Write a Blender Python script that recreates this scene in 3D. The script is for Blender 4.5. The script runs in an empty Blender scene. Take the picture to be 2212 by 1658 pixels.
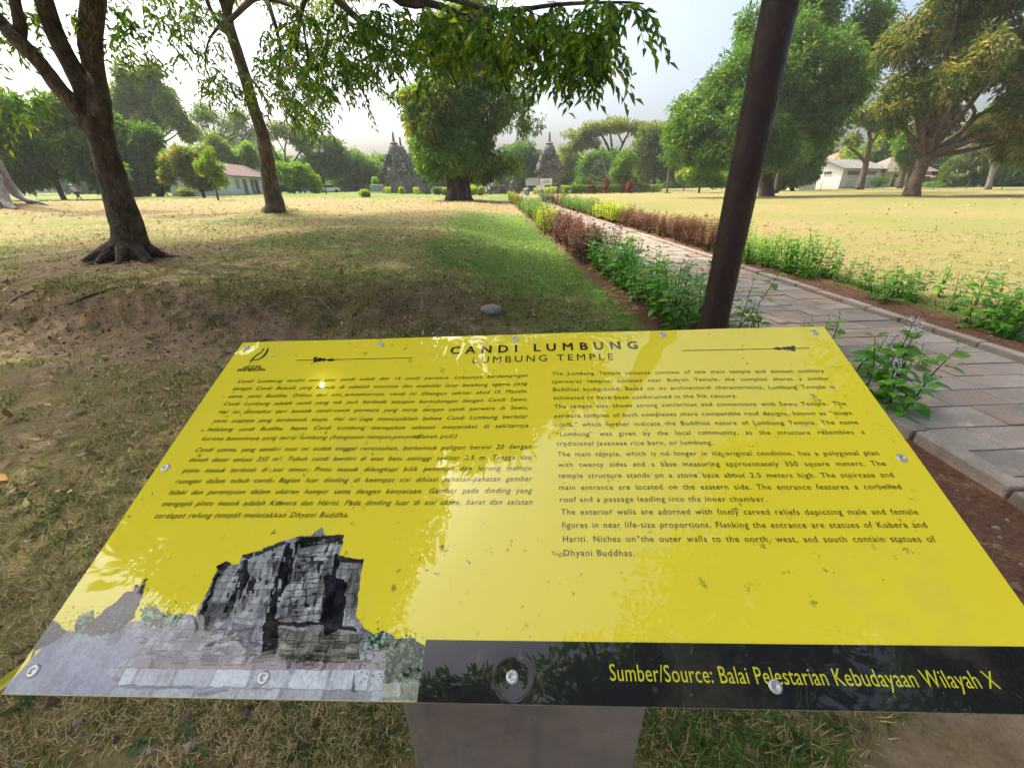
import bpy, bmesh, math, random
import numpy as np
from mathutils import Vector, Matrix
scene = bpy.context.scene
COL = scene.collection
RAD = math.radians
# ------------------------------------------------------------------ camera, world, sun, exposure
F_PX, CX, CY, PITCH, ROLL, S = 412.0, 512.0, 383.5, 25.7, -0.82, 1024 / 2211.0
CAM_H = 1.6
cam_data = bpy.data.cameras.new("camera"); cam = bpy.data.objects.new("camera", cam_data); COL.objects.link(cam)
cam_data.sensor_width = 36.0; cam_data.lens = 36.0 * F_PX / 1024.0
cam_data.clip_start = 0.02; cam_data.clip_end = 3000.0
cam.location = (0, 0, CAM_H)
RM = Matrix.Rotation(RAD(90 - PITCH), 3, 'X') @ Matrix.Rotation(RAD(ROLL), 3, 'Z')
cam.rotation_euler = RM.to_euler()
scene.camera = cam
SUN = Vector((-0.476, 0.327, 0.816)).normalized()
world = bpy.data.worlds.new("World"); scene.world = world; world.use_nodes = True
wn = world.node_tree; bg = wn.nodes["Background"]
sky = wn.nodes.new("ShaderNodeTexSky"); sky.sky_type = 'NISHITA'; sky.sun_disc = False
sky.sun_elevation = math.asin(SUN.z); sky.sun_rotation = math.atan2(SUN.x, SUN.y)
sky.air_density = .7; sky.dust_density = 9.5; sky.ozone_density = 1.8; sky.altitude = 100
wn.links.new(sky.outputs[0], bg.inputs[0]); bg.inputs[1].default_value = 0.145
sd = bpy.data.lights.new("sun", 'SUN'); sd.energy = 1.75; sd.angle = RAD(0.5); sd.color = (1.0, 0.93, 0.82)
so = bpy.data.objects.new("sun", sd); COL.objects.link(so); so.location = (0, 0, 60)
so.rotation_euler = SUN.to_track_quat('Z', 'Y').to_euler()
scene.view_settings.view_transform = 'Standard'; scene.view_settings.look = 'None'
scene.view_settings.gamma = 1.0; scene.view_settings.exposure = 1.57
scene.view_settings.use_white_balance = True; scene.view_settings.white_balance_temperature = 6600; scene.view_settings.white_balance_tint = 5
scene.render.engine = 'CYCLES'
scene.cycles.max_bounces = 8; scene.cycles.transmission_bounces = 6; scene.cycles.volume_bounces = 1
scene.cycles.transparent_max_bounces = 8
scene.cycles.use_denoising = True

# ------------------------------------------------------------------ helpers: geometry of the view (used once, to survey the photo into metres)
Rn = np.array(RM); ON = np.array([0, 0, CAM_H])
def ray(px, py):
    return Rn @ np.array([(px * S - CX) / F_PX, -(py * S - CY) / F_PX, -1.0])
def at(px, py, Y):
    d = ray(px, py); return ON + d * (Y / d[1])
def depth(p):
    return -(Rn.T @ (np.array(p) - ON))[2]
def wid(w, p, hor=False):            # photo width -> metres at point p (hor: undo the wide lens's sideways stretch)
    q = Rn.T @ (np.array(p) - ON); return w * S / F_PX * -q[2] / (math.sqrt(1 + (q[0] / q[2]) ** 2) if hor else 1.)
rng = np.random.default_rng(7)
def sstep(a, b, x):
    t = np.clip((x - a) / (b - a), 0, 1); return t * t * (3 - 2 * t)
def _hash(ix, iy, seed):
    h = (ix.astype(np.int64) * 374761393 + iy.astype(np.int64) * 668265263 + seed * 1442695041) & 0xffffffff
    h = ((h ^ (h >> 13)) * 1274126177) & 0xffffffff
    return ((h ^ (h >> 16)) & 0xffff) / 65535.0
def vnoise(x, y, seed=0):
    x = np.asarray(x, float); y = np.asarray(y, float)
    ix = np.floor(x); iy = np.floor(y); fx = x - ix; fy = y - iy
    fx = fx * fx * (3 - 2 * fx); fy = fy * fy * (3 - 2 * fy)
    a = _hash(ix, iy, seed); b = _hash(ix + 1, iy, seed); c = _hash(ix, iy + 1, seed); d = _hash(ix + 1, iy + 1, seed)
    return (a * (1 - fx) + b * fx) * (1 - fy) + (c * (1 - fx) + d * fx) * fy
def fbm(x, y, seed=0, o=4):
    s = 0; a = .5; t = 0
    for i in range(o):
        s = s + a * vnoise(x * 2 ** i, y * 2 ** i, seed + i); t += a; a *= .5
    return s / t

# ------------------------------------------------------------------ helpers: meshes
class MB:
    def __init__(s): s.v = []; s.t = []; s.q = []; s.c = []; s.n = 0
    def add(s, v, tris=None, quads=None, tint=0.5):
        v = np.asarray(v, float).reshape(-1, 3); k = len(v)
        s.v.append(v)
        if tris is not None and len(tris): s.t.append(np.asarray(tris, np.int64).reshape(-1, 3) + s.n)
        if quads is not None and len(quads): s.q.append(np.asarray(quads, np.int64).reshape(-1, 4) + s.n)
        s.c.append(np.broadcast_to(np.asarray(tint, float), (k,)) if np.ndim(tint) < 2 else np.asarray(tint, float))
        s.n += k
    def box(s, c, size, rz=0, tint=.5, jit=0):
        x, y, z = np.array(size) / 2
        v = np.array([[-x,-y,-z],[x,-y,-z],[x,y,-z],[-x,y,-z],[-x,-y,z],[x,-y,z],[x,y,z],[-x,y,z]])
        if jit: v = v + rng.uniform(-jit, jit, v.shape)
        cs, sn = math.cos(rz), math.sin(rz)
        v = v @ np.array([[cs, sn, 0], [-sn, cs, 0], [0, 0, 1]]) + np.array(c)
        s.add(v, quads=[[0,3,2,1],[4,5,6,7],[0,1,5,4],[1,2,6,5],[2,3,7,6],[3,0,4,7]], tint=tint)
    def tube(s, pts, rad, sides=8, rough=0, tint=.5, cap=True, smooth_n=0, lobes=0, seed=0):
        pts = np.asarray(pts, float); rad = np.asarray(rad, float)
        if smooth_n: pts, rad = resample(pts, rad, smooth_n)
        n = len(pts)
        tan = np.gradient(pts, axis=0); tan /= np.linalg.norm(tan, axis=1)[:, None] + 1e-9
        up = np.array([0, 0, 1.]) if abs(tan[0][2]) < .9 else np.array([0, 1., 0])
        a = np.cross(up, tan[0]); a /= np.linalg.norm(a)
        V = []
        th = np.linspace(0, 2 * math.pi, sides, endpoint=False)
        for i in range(n):
            a = a - tan[i] * (a @ tan[i]); a /= np.linalg.norm(a) + 1e-9
            b = np.cross(tan[i], a)
            r = np.full(sides, rad[i])
            if rough: r = r * (1 + rough * (fbm(np.cos(th) * 1.7 + 9 + seed, np.sin(th) * 1.7 + i * .45 + seed * 3.1, 11) - .5) * 2)
            if lobes: r = r * (1 + lobes * np.abs(np.sin(th * 2.5 + i * .06)) * sstep(.55, 0., i / n))
            V.append(pts[i] + np.outer(np.cos(th) * r, a) + np.outer(np.sin(th) * r, b))
        V = np.concatenate(V); Q = []
        k = np.arange(sides); k2 = (k + 1) % sides
        for i in range(n - 1):
            Q.append(np.stack([i * sides + k, i * sides + k2, (i + 1) * sides + k2, (i + 1) * sides + k], 1))
        T = []
        if cap:
            V = np.concatenate([V, pts[:1], pts[-1:]])
            T = np.concatenate([np.stack([np.full(sides, n * sides), k2, k], 1),
                                np.stack([np.full(sides, n * sides + 1), (n - 1) * sides + k, (n - 1) * sides + k2], 1)])
        s.add(V, tris=T, quads=np.concatenate(Q), tint=tint)
    def lathe(s, prof, c=(0, 0, 0), sides=12, tint=.5):
        prof = np.array(prof, float); th = np.linspace(0, 2 * math.pi, sides, endpoint=False)
        V = np.concatenate([np.stack([np.cos(th) * r, np.sin(th) * r, np.full(sides, z)], 1) for r, z in prof]) + np.array(c)
        k = np.arange(sides); k2 = (k + 1) % sides
        Q = np.concatenate([np.stack([i * sides + k, i * sides + k2, (i + 1) * sides + k2, (i + 1) * sides + k], 1) for i in range(len(prof) - 1)])
        s.add(V, quads=Q, tint=tint)
    def leaves(s, p, d, nrm, L, W, tint, kind=4, droop=.25):
        p = np.asarray(p, float); n = len(p)
        if not n: return
        d = d / (np.linalg.norm(d, axis=1)[:, None] + 1e-9)
        side = np.cross(d, nrm); side /= np.linalg.norm(side, axis=1)[:, None] + 1e-9
        up = np.cross(side, d)
        L = np.broadcast_to(L, (n,))[:, None]; W = np.broadcast_to(W, (n,))[:, None] / 2
        tint = np.broadcast_to(tint, (n,))
        b = np.arange(n)[:, None]
        if kind == 3:                                        # blade
            V = np.stack([p - side * W, p + side * W, p + d * L - up * L * droop], 1)
            s.add(V.reshape(-1, 3), tris=b * 3 + np.array([[0, 1, 2]]), tint=np.repeat(tint, 3)); return
        if kind == 4:
            V = np.stack([p, p + d * L * .45 + side * W + up * W * .35, p + d * L - up * L * droop, p + d * L * .45 - side * W + up * W * .35], 1)
            s.add(V.reshape(-1, 3), tris=np.concatenate([b * 4 + np.array([[0, 1, 2]]), b * 4 + np.array([[0, 2, 3]])]), tint=np.repeat(tint, 4)); return
        m1 = p + d * L * .33 + up * L * .02; m2 = p + d * L * .68 - up * L * droop * .35
        V = np.stack([p, m1 + side * W * .92 + up * W * .3, m2 + side * W * .78 + up * W * .22, p + d * L - up * L * droop,
                      m2 - side * W * .78 + up * W * .22, m1 - side * W * .92 + up * W * .3, m1, m2], 1)
        o = b * 8
        T = np.concatenate([o + np.array([[0, 1, 6]]), o + np.array([[0, 6, 5]]), o + np.array([[2, 3, 7]]), o + np.array([[7, 3, 4]])])
        Q = np.concatenate([o + np.array([[1, 2, 7, 6]]), o + np.array([[6, 7, 4, 5]])])
        s.add(V.reshape(-1, 3), tris=T, quads=Q, tint=np.repeat(tint, 8))
    def build(s, name, mat, parent=None, smooth=False, attr='tint'):
        me = bpy.data.meshes.new(name)
        v = np.concatenate(s.v) if s.v else np.zeros((0, 3))
        t = np.concatenate(s.t) if s.t else np.zeros((0, 3), np.int64)
        q = np.concatenate(s.q) if s.q else np.zeros((0, 4), np.int64)
        if parent is not None: v = v - np.array(parent.get('_o', (0, 0, 0)))
        me.vertices.add(len(v)); me.vertices.foreach_set('co', v.astype(np.float32).ravel())
        li = np.concatenate([t.ravel(), q.ravel()]).astype(np.int32)
        me.loops.add(len(li)); me.loops.foreach_set('vertex_index', li)
        st = np.concatenate([np.arange(len(t)) * 3, len(t) * 3 + np.arange(len(q)) * 4]).astype(np.int32)
        me.polygons.add(len(st)); me.polygons.foreach_set('loop_start', st)
        me.polygons.foreach_set('use_smooth', np.full(len(st), bool(smooth)))
        c = np.concatenate([x if x.ndim == 1 else x for x in s.c])
        if c.ndim == 1:
            a = me.attributes.new(attr, 'FLOAT', 'POINT'); a.data.foreach_set('value', c.astype(np.float32))
        else:
            if c.shape[1] == 3: c = np.concatenate([c, np.ones((len(c), 1))], 1)
            a = me.attributes.new(attr, 'FLOAT_COLOR', 'POINT'); a.data.foreach_set('color', c.astype(np.float32).ravel())
        me.materials.append(mat); me.update(calc_edges=True); me.validate()
        o = bpy.data.objects.new(name, me); COL.objects.link(o)
        if parent is not None: o.parent = parent
        return o
def resample(pts, rad, n):
    pts = np.asarray(pts, float); rad = np.asarray(rad, float)
    P = np.concatenate([2 * pts[:1] - pts[1:2], pts, 2 * pts[-1:] - pts[-2:-1]])
    out = []; ro = []
    for i in range(len(pts) - 1):
        for k in range(n):
            t = k / n; a, b, c, d = P[i:i + 4]
            out.append(.5 * (2 * b + (c - a) * t + (2 * a - 5 * b + 4 * c - d) * t * t + (3 * b - a - 3 * c + d) * t ** 3))
            u = t * t * (3 - 2 * t); ro.append(rad[i] * (1 - u) + rad[i + 1] * u)
    out.append(pts[-1]); ro.append(rad[-1])
    return np.array(out), np.array(ro)
def tag(o, label=None, cat=None, group=None, kind=None):
    if label: o['label'] = label
    if cat: o['category'] = cat
    if group: o['group'] = group
    if kind: o['kind'] = kind
    return o
def thing(name, loc, label, cat, group=None):
    o = bpy.data.objects.new(name, None); COL.objects.link(o); o.location = loc
    o['_o'] = tuple(float(x) for x in loc); o.empty_display_size = .2
    return tag(o, label, cat, group)
def copy_tree(o, parent=None):
    c = o.copy(); COL.objects.link(c)
    if parent is not None: c.parent = parent
    for ch in list(o.children): copy_tree(ch, c)
    return c

# ------------------------------------------------------------------ materials
class NT:
    def __init__(s, name):
        s.m = bpy.data.materials.new(name); s.m.use_nodes = True; s.t = s.m.node_tree
        s.b = s.t.nodes['Principled BSDF']; s.out = s.t.nodes['Material Output']
    def n(s, typ, **kw):
        x = s.t.nodes.new(typ)
        for k, v in kw.items():
            if k in x.inputs.keys(): x.inputs[k].default_value = v
            else: setattr(x, k, v)
        return x
    def l(s, a, b): s.t.links.new(a, b)
    def noise(s, scale, detail=4, rough=.55, vec=None):
        x = s.n('ShaderNodeTexNoise'); x.inputs['Scale'].default_value = scale; x.inputs['Detail'].default_value = detail; x.inputs['Roughness'].default_value = rough
        if vec is not None: s.l(vec, x.inputs['Vector'])
        return x.outputs['Fac']
    def coord(s, scale=None):
        c = s.n('ShaderNodeTexCoord').outputs['Object']
        if scale is None: return c
        m = s.n('ShaderNodeMapping'); m.inputs['Scale'].default_value = scale; s.l(c, m.inputs['Vector']); return m.outputs[0]
    def ramp(s, fac, stops):
        r = s.n('ShaderNodeValToRGB'); e = r.color_ramp.elements
        while len(e) < len(stops): e.new(.5)
        for el, (p, c) in zip(e, stops): el.position = p; el.color = (*c, 1) if len(c) == 3 else c
        s.l(fac, r.inputs[0]); return r.outputs[0]
    def mix(s, fac, a, b, mode='MIX'):
        x = s.n('ShaderNodeMix'); x.data_type = 'RGBA'; x.blend_type = mode
        for sock, val in ((x.inputs[0], fac), (x.inputs[6], a), (x.inputs[7], b)):
            if hasattr(val, 'is_linked'): s.l(val, sock)
            elif isinstance(val, (tuple, list)): sock.default_value = (*val, 1) if len(val) == 3 else val
            else: sock.default_value = val
        return x.outputs[2]
    def math(s, op, a, b=0.):
        x = s.n('ShaderNodeMath'); x.operation = op
        for sock, val in ((x.inputs[0], a), (x.inputs[1], b)):
            if hasattr(val, 'is_linked'): s.l(val, sock)
            else: sock.default_value = val
        return x.outputs[0]
    def bump(s, h, strength=.4, dist=.02):
        b = s.n('ShaderNodeBump'); b.inputs['Strength'].default_value = strength; b.inputs['Distance'].default_value = dist
        s.l(h, b.inputs['Height']); s.l(b.outputs[0], s.b.inputs['Normal']); return b
    def set(s, **kw):
        for k, v in kw.items():
            sock = s.b.inputs[k.replace('_', ' ')]
            if hasattr(v, 'is_linked'): s.l(v, sock)
            else: sock.default_value = (*v, 1) if isinstance(v, tuple) and len(v) == 3 else v
        return s.m
def m_plain(name, col, rough=.6, var=.25, scale=6, metal=0., bump=.15, stretch=(1, 1, 1)):
    t = NT(name); c = t.coord(stretch); nz = t.noise(scale, 5, .6, c)
    lo = tuple(x * (1 - var) for x in col); hi = tuple(min(1, x * (1 + var)) for x in col)
    t.set(Base_Color=t.ramp(nz, [(.3, lo), (.7, hi)]), Roughness=rough, Metallic=metal)
    if bump: t.bump(t.noise(scale * 5, 4, .6, c), bump, .01)
    return t.m
def m_leaf(name, stops, trans=.38, rough=.45, tmul=(1.5, 1.55, .7), spec=.35):
    t = NT(name)
    a = t.n('ShaderNodeAttribute', attribute_name='tint')
    col = t.ramp(a.outputs['Fac'], stops)
    oi = t.n('ShaderNodeObjectInfo')
    hs = t.n('ShaderNodeHueSaturation'); t.l(col, hs.inputs['Color'])
    v = t.n('ShaderNodeMapRange'); t.l(oi.outputs['Random'], v.inputs[0]); v.inputs[3].default_value = .82; v.inputs[4].default_value = 1.2
    t.l(v.outputs[0], hs.inputs['Value'])
    t.set(Base_Color=hs.outputs[0], Roughness=rough); t.b.inputs['Specular IOR Level'].default_value = spec
    tr = t.n('ShaderNodeBsdfTranslucent'); t.l(t.mix(1., hs.outputs[0], tmul, 'MULTIPLY'), tr.inputs[0])
    mx = t.n('ShaderNodeMixShader'); mx.inputs[0].default_value = trans
    t.l(t.b.outputs[0], mx.inputs[1]); t.l(tr.outputs[0], mx.inputs[2]); t.l(mx.outputs[0], t.out.inputs[0])
    return t.m
def m_bark(name, lo, mid, hi, scale=6, stretch=(1, 1, .25), bump=.9, dist=.03):
    t = NT(name); c = t.coord(stretch)
    n1 = t.noise(scale, 6, .65, c); n2 = t.noise(scale * .25, 3, .5, t.coord())
    vo = t.n('ShaderNodeTexVoronoi'); vo.inputs['Scale'].default_value = scale * 1.6; t.l(c, vo.inputs['Vector'])
    h = t.math('ADD', n1, t.math('MULTIPLY', vo.outputs['Distance'], .5))
    col = t.ramp(n1, [(.3, lo), (.5, mid), (.72, hi)])
    crk = t.n('ShaderNodeTexVoronoi'); crk.feature = 'DISTANCE_TO_EDGE'; crk.inputs['Scale'].default_value = scale * 1.1; wv = t.n('ShaderNodeVectorMath'); wv.operation = 'MULTIPLY_ADD'; t.l(t.n('ShaderNodeTexNoise', Scale=scale * .8).outputs['Color'], wv.inputs[0]); wv.inputs[1].default_value = (.6,) * 3; t.l(c, wv.inputs[2]); t.l(wv.outputs[0], crk.inputs['Vector'])
    col = t.mix(t.ramp(crk.outputs['Distance'], [(0., (.4,) * 3), (.10, (0, 0, 0))]), col, lo)
    h = t.math('ADD', h, t.ramp(crk.outputs['Distance'], [(0., (0, 0, 0)), (.15, (.3,) * 3)]))
    col = t.mix(t.ramp(t.noise(scale * 9, 3, .7, c), [(.4, (.5,) * 3), (.65, (0, 0, 0))]), col, lo)
    col = t.mix(t.ramp(n2, [(.5, (0, 0, 0)), (.68, (.35, .35, .35))]), col, hi)
    t.set(Base_Color=col, Roughness=.88); t.bump(h, bump, dist); return t.m
M = {}
LG = lambda *a: a
M['leaf_dark'] = m_leaf('leaf_dark', [(0, (0.03, 0.083, 0.021)), (0.5, (0.068, 0.158, 0.033)), (1, (0.165, 0.27, 0.053))], .42)
M['leaf_mid'] = m_leaf('leaf_mid', [(0, (0.047, 0.115, 0.022)), (0.5, (0.108, 0.209, 0.035)), (1, (0.243, 0.317, 0.047))], .48)
M['leaf_fig'] = m_leaf('leaf_fig', [(0, (0.031, 0.084, 0.017)), (0.45, (0.084, 0.182, 0.028)), (0.8, (0.238, 0.294, 0.034)), (1, (0.504, 0.392, 0.028))], .5)
M['leaf_bright'] = m_leaf('leaf_bright', [(0, (.06, .14, .018)), (.5, (.13, .23, .024)), (1, (.28, .34, .04))], .5)
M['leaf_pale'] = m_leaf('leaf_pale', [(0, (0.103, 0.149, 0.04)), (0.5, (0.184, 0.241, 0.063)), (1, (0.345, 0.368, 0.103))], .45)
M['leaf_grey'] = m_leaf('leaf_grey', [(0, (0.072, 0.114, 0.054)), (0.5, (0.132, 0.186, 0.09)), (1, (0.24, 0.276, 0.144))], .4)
M['leaf_mango'] = m_leaf('leaf_mango', [(0, (.035, .09, .018)), (.5, (.085, .17, .03)), (.9, (.19, .28, .045)), (1, (.38, .32, .05))], .4, .3, spec=.6)
M['leaf_rust'] = m_leaf('leaf_rust', [(0, (0.05, 0.1, 0.022)), (0.45, (0.125, 0.181, 0.037)), (0.62, (0.225, 0.213, 0.056)), (0.8, (0.475, 0.312, 0.15)), (1, (0.6, 0.413, 0.213))], .4)
M['leaf_redbrown'] = m_leaf('leaf_redbrown', [(0, (.05, .022, .014)), (.5, (.125, .055, .028)), (.85, (.21, .105, .045)), (1, (.14, .15, .03))], .4, .4, (1.5, 1., .6))
M['leaf_red'] = m_leaf('leaf_red', [(0, (.08, .02, .02)), (.6, (.2, .045, .045)), (1, (.36, .13, .09))], .35, .4, (1.4, .9, .8))
M['leaf_shrub'] = m_leaf('leaf_shrub', [(0, (0.056, 0.188, 0.022)), (0.5, (0.125, 0.338, 0.037)), (0.9, (0.25, 0.475, 0.056)), (1, (0.6, 0.525, 0.05))], .48, .35, (1.5, 1.5, .5))
M['leaf_yellow'] = m_leaf('leaf_yellow', [(0, (.10, .20, .02)), (.5, (.30, .38, .03)), (1, (.58, .52, .04))], .42)
M['leaf_hedge'] = m_leaf('leaf_hedge', [(0, (.05, .12, .02)), (.5, (.11, .22, .03)), (1, (.25, .33, .05))], .35)
M['leaf_column'] = m_leaf('leaf_column', [(0, (.03, .085, .014)), (.5, (.085, .19, .026)), (.9, (.2, .32, .04)), (1, (.3, .32, .04))], .48)
M['petal'] = m_leaf('petal', [(0, (.55, .5, .55)), (1, (.8, .78, .8))], .3, .6, (1, 1, 1))
M['stem'] = m_plain('stem', (.075, .06, .03), .8, .3, 20)
M['bark_brown'] = m_bark('bark_brown', (.04, .026, .017), (.15, .098, .064), (.32, .23, .165), 9, (1, 1, .35), 1.4, .05)
M['bark_dark'] = m_bark('bark_dark', (.02, .015, .012), (.055, .04, .03), (.12, .09, .07), 5)
M['bark_pale'] = m_bark('bark_pale', (.12, .105, .09), (.25, .22, .19), (.38, .34, .30), 3, bump=.5)
M['bark_fig'] = m_bark('bark_fig', (.02, .015, .012), (.09, .06, .045), (.23, .17, .14), 3, (1, 1, .08), 1., .08)
# ------------------------------------------------------------------ terrain
def XR(y): return 4.98 - .0371 * y           # right edge of the path
def XL(y): return XR(y) - 2.05
T1 = np.array([-7.1, 8.15]); T2 = np.array([-11.4, 21.6]); TB = np.array([-6.3, 56.0]); TF = np.array([-33.5, 33.0])
def gz(x, y, detail=True):
    x = np.asarray(x, float); y = np.asarray(y, float)
    yc = np.clip(y, -20, 80)
    s = sstep(XL(yc) - 1.5, XL(yc) - 3.9 - .05 * np.clip(yc, 0, 60), x)
    yb = 5.15 + .22 * np.sin(x * .8 + .5) + .35 * (fbm(x * .7, x * 0 + 3.1, 5) - .5)
    b = sstep(yb - .6, yb + .6, y + .35 * (fbm(x * 2.2, y * 2.2, 6) - .5))
    pl = .45 + .28 * sstep(20, 70, y) * sstep(-5, -35, x) - .40 * sstep(24, 62, y) * sstep(-30, -4, x)
    z = s * b * pl
    for c, h, r in ((T1, .10, 1.0), (T2, .38, 1.5), (TB, .35, 5.0), (TF, .5, 5.0)):
        z = z + h * np.exp(-((x - c[0]) ** 2 + (y - c[1]) ** 2) / (r * r))
    z = z + .25 * sstep(60, 120, y) * sstep(40, 100, x)
    if detail:
        off = sstep(XL(yc) - .05, XL(yc) - .25, x) + sstep(XR(yc) + .12, XR(yc) + .3, x)
        bed = off * (1 - sstep(XL(yc) - 1.25, XL(yc) - 1.0, x) * 0)
        d = np.hypot(x, y)
        bankm = s * np.exp(-((y - yb) / .55) ** 2)
        z = z + np.clip(off, 0, 1) * (.05 * (fbm(x * 1.1, y * 1.1, 1) - .5) + .028 * (fbm(x * 6, y * 6, 2, 3) - .5) * (1 + 3.5 * bankm) + .05 * bankm * (fbm(x * 2.3, y * 4.6, 8, 3) - .5)) * sstep(60, 20, d)
        z = z - .03 * (sstep(XL(yc) - .02, XL(yc) + .04, x) * sstep(XR(yc) + .02, XR(yc) - .04, x))
    return z
def ground(px, py):
    d = ray(px, py); d = d / np.linalg.norm(d); t0 = .3
    ts = np.geomspace(.4, 600, 1500); P = ON + ts[:, None] * d
    below = P[:, 2] < gz(P[:, 0], P[:, 1], False)
    if not below.any(): return P[-1]
    i = int(np.argmax(below)); a, b = ts[max(i - 1, 0)], ts[i]
    for _ in range(30):
        m = (a + b) / 2; p = ON + m * d
        if p[2] < gz(p[0], p[1], False): b = m
        else: a = m
    return ON + b * d
def G(x, y): return np.array([x, y, float(gz(x, y))])
def masks(x, y):
    """how green, how much bed soil, how much bare earth"""
    yc = np.clip(y, -20, 80); xl = XL(yc); xr = XR(yc)
    n1 = fbm(x * .55, y * .55, 21); n2 = fbm(x * .18, y * .18, 22)
    green = .42 + .8 * (n1 - .5)
    gp = sstep(xl - 4.5 - .06 * yc, xl - 1.6, x) * sstep(6, 9, y) * sstep(34, 24, y) * (x < xl)
    green = green + 1.0 * gp + .35 * sstep(-2.5, .8, x) * (x < xl) * sstep(2.5, 5, y)
    right = (x > xr + .5)
    green = np.where(right, .40 + .35 * (n2 - .5) + .3 * sstep(xr + 2.0, xr + .9, x) * sstep(13, 9, y), green)
    far = sstep(20, 30, y) * (x < xl)
    green = np.where(x < xl, green * (1 - .75 * far * sstep(60, 40, y)) + .25 * sstep(48, 62, y), green)
    soil = np.clip(sstep(xl - 1.18, xl - 1.0, x + .25 * (n1 - .5)) * (x < xl + .1) + sstep(xr + 1.12, xr + .95, x + .3 * (n1 - .5)) * (x > xr - .05), 0, 1)
    soil = soil * sstep(70, 60, y)
    yb = 5.15 + .22 * np.sin(x * .8 + .5)
    bank = np.exp(-((y - yb + .02) / .46) ** 2) * sstep(xl - 2.0, xl - 3.4, x)
    trail = np.exp(-((y - 3.4 + .25 * x) / .55) ** 2) * sstep(-.8, -1.8, x) * .75
    bare = np.clip(.26 + (.3 * bank) + trail + 1.1 * (fbm(x * 1.1, y * 1.1, 31) - .52) - .8 * gp, 0, 1)
    t1 = np.exp(-((x - T1[0]) ** 2 + (y - T1[1]) ** 2) / 2.6); bare = np.clip(bare + .7 * t1, 0, 1)
    bare = np.where(right, .12 * n1, bare)
    near = sstep(1.5, .6, y) * sstep(.2, .9, x); bare = np.clip(bare + .5 * near, 0, 1)
    green = green - .3 * sstep(1.9, .9, y) * sstep(.9, .2, x)
    soil = np.clip(soil + (.3 * bank), 0, 1)
    return np.clip(green, 0, 1), soil, bare * (1 - sstep(18, 30, y) * .6)
def axis(lo, hi, fine, n, pw=3.2):
    u = np.linspace(-1, 1, n); a = np.sign(u) * (np.abs(u) ** pw)
    a = np.where(a < 0, a * -lo, a * hi); k = fine * u * n / 2
    return np.unique(np.round(k * (1 - np.abs(u) ** 2) + a, 4))
gx = axis(-400, 400, .045, 560); gy = axis(-60, 395, .045, 620) + 4.5
X, Y_ = np.meshgrid(gx, gy); Z = gz(X, Y_)
gm = MB(); g_, s_, b_ = masks(X.ravel(), Y_.ravel())
ny, nx = X.shape; I = np.arange(ny * nx).reshape(ny, nx)
gm.add(np.stack([X.ravel(), Y_.ravel(), Z.ravel()], 1),
       quads=np.stack([I[:-1, :-1].ravel(), I[:-1, 1:].ravel(), I[1:, 1:].ravel(), I[1:, :-1].ravel()], 1), tint=np.stack([g_, s_, b_], 1))
t = NT('ground'); c = t.coord()
at_ = t.n('ShaderNodeAttribute', attribute_name='cover'); sp = t.n('ShaderNodeSeparateColor'); t.l(at_.outputs['Color'], sp.inputs[0])
nf = t.noise(45, 6, .7, c); nm = t.noise(5, 6, .65, c); nl = t.noise(.35, 4, .6, c); nff = t.noise(150, 3, .7, c)
gfac = t.math('ADD', sp.outputs[0], t.math('MULTIPLY', t.math('SUBTRACT', nm, .5), .9))
dry = t.ramp(nf, [(.3, (.13, .09, .044)), (.5, (.26, .186, .088)), (.72, (.39, .29, .15))])
dry = t.mix(t.ramp(nl, [(.38, (0, 0, 0)), (.66, (1, 1, 1))]), dry, t.ramp(nf, [(.3, (.13, .115, .04)), (.7, (.32, .27, .10))]))
grn = t.ramp(nf, [(.3, (.045, .085, .012)), (.55, (.10, .19, .022)), (.75, (.20, .31, .04))])
col = t.mix(t.ramp(gfac, [(.3, (0, 0, 0)), (.75, (1, 1, 1))]), dry, grn)
spk = t.ramp(t.noise(9, 6, .75, c), [(.55, (0, 0, 0)), (.68, (.7, .7, .7))]); col = t.mix(spk, col, (.10, .085, .028)); col = t.mix(t.ramp(t.noise(2.2, 5, .65, c), [(.45, (0, 0, 0)), (.7, (.4, .4, .4))]), col, (.20, .17, .06))
earth = t.ramp(t.math('ADD', t.math('MULTIPLY', nm, .6), t.math('MULTIPLY', nf, .4)), [(.3, (.125, .082, .047)), (.5, (.275, .192, .118)), (.7, (.44, .325, .215))])
bf = t.math('ADD', sp.outputs[2], t.math('MULTIPLY', t.math('SUBTRACT', nm, .5), 1.3))
col = t.mix(t.ramp(bf, [(.35, (0, 0, 0)), (.62, (1, 1, 1))]), col, earth)
soilc = t.ramp(nf, [(.3, (.075, .034, .02)), (.55, (.17, .088, .054)), (.78, (.30, .17, .11))])
col = t.mix(sp.outputs[1], col, soilc)
t.set(Base_Color=col, Roughness=.95); t.b.inputs['Specular IOR Level'].default_value = .15
t.bump(t.math('ADD', t.math('MULTIPLY', nf, .7), t.math('MULTIPLY', nff, .4)), .8, .03)
tag(gm.build('ground', t.m, smooth=True, attr='cover'), 'dry patchy lawn and bare earth of the park', 'ground', kind='structure')

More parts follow.
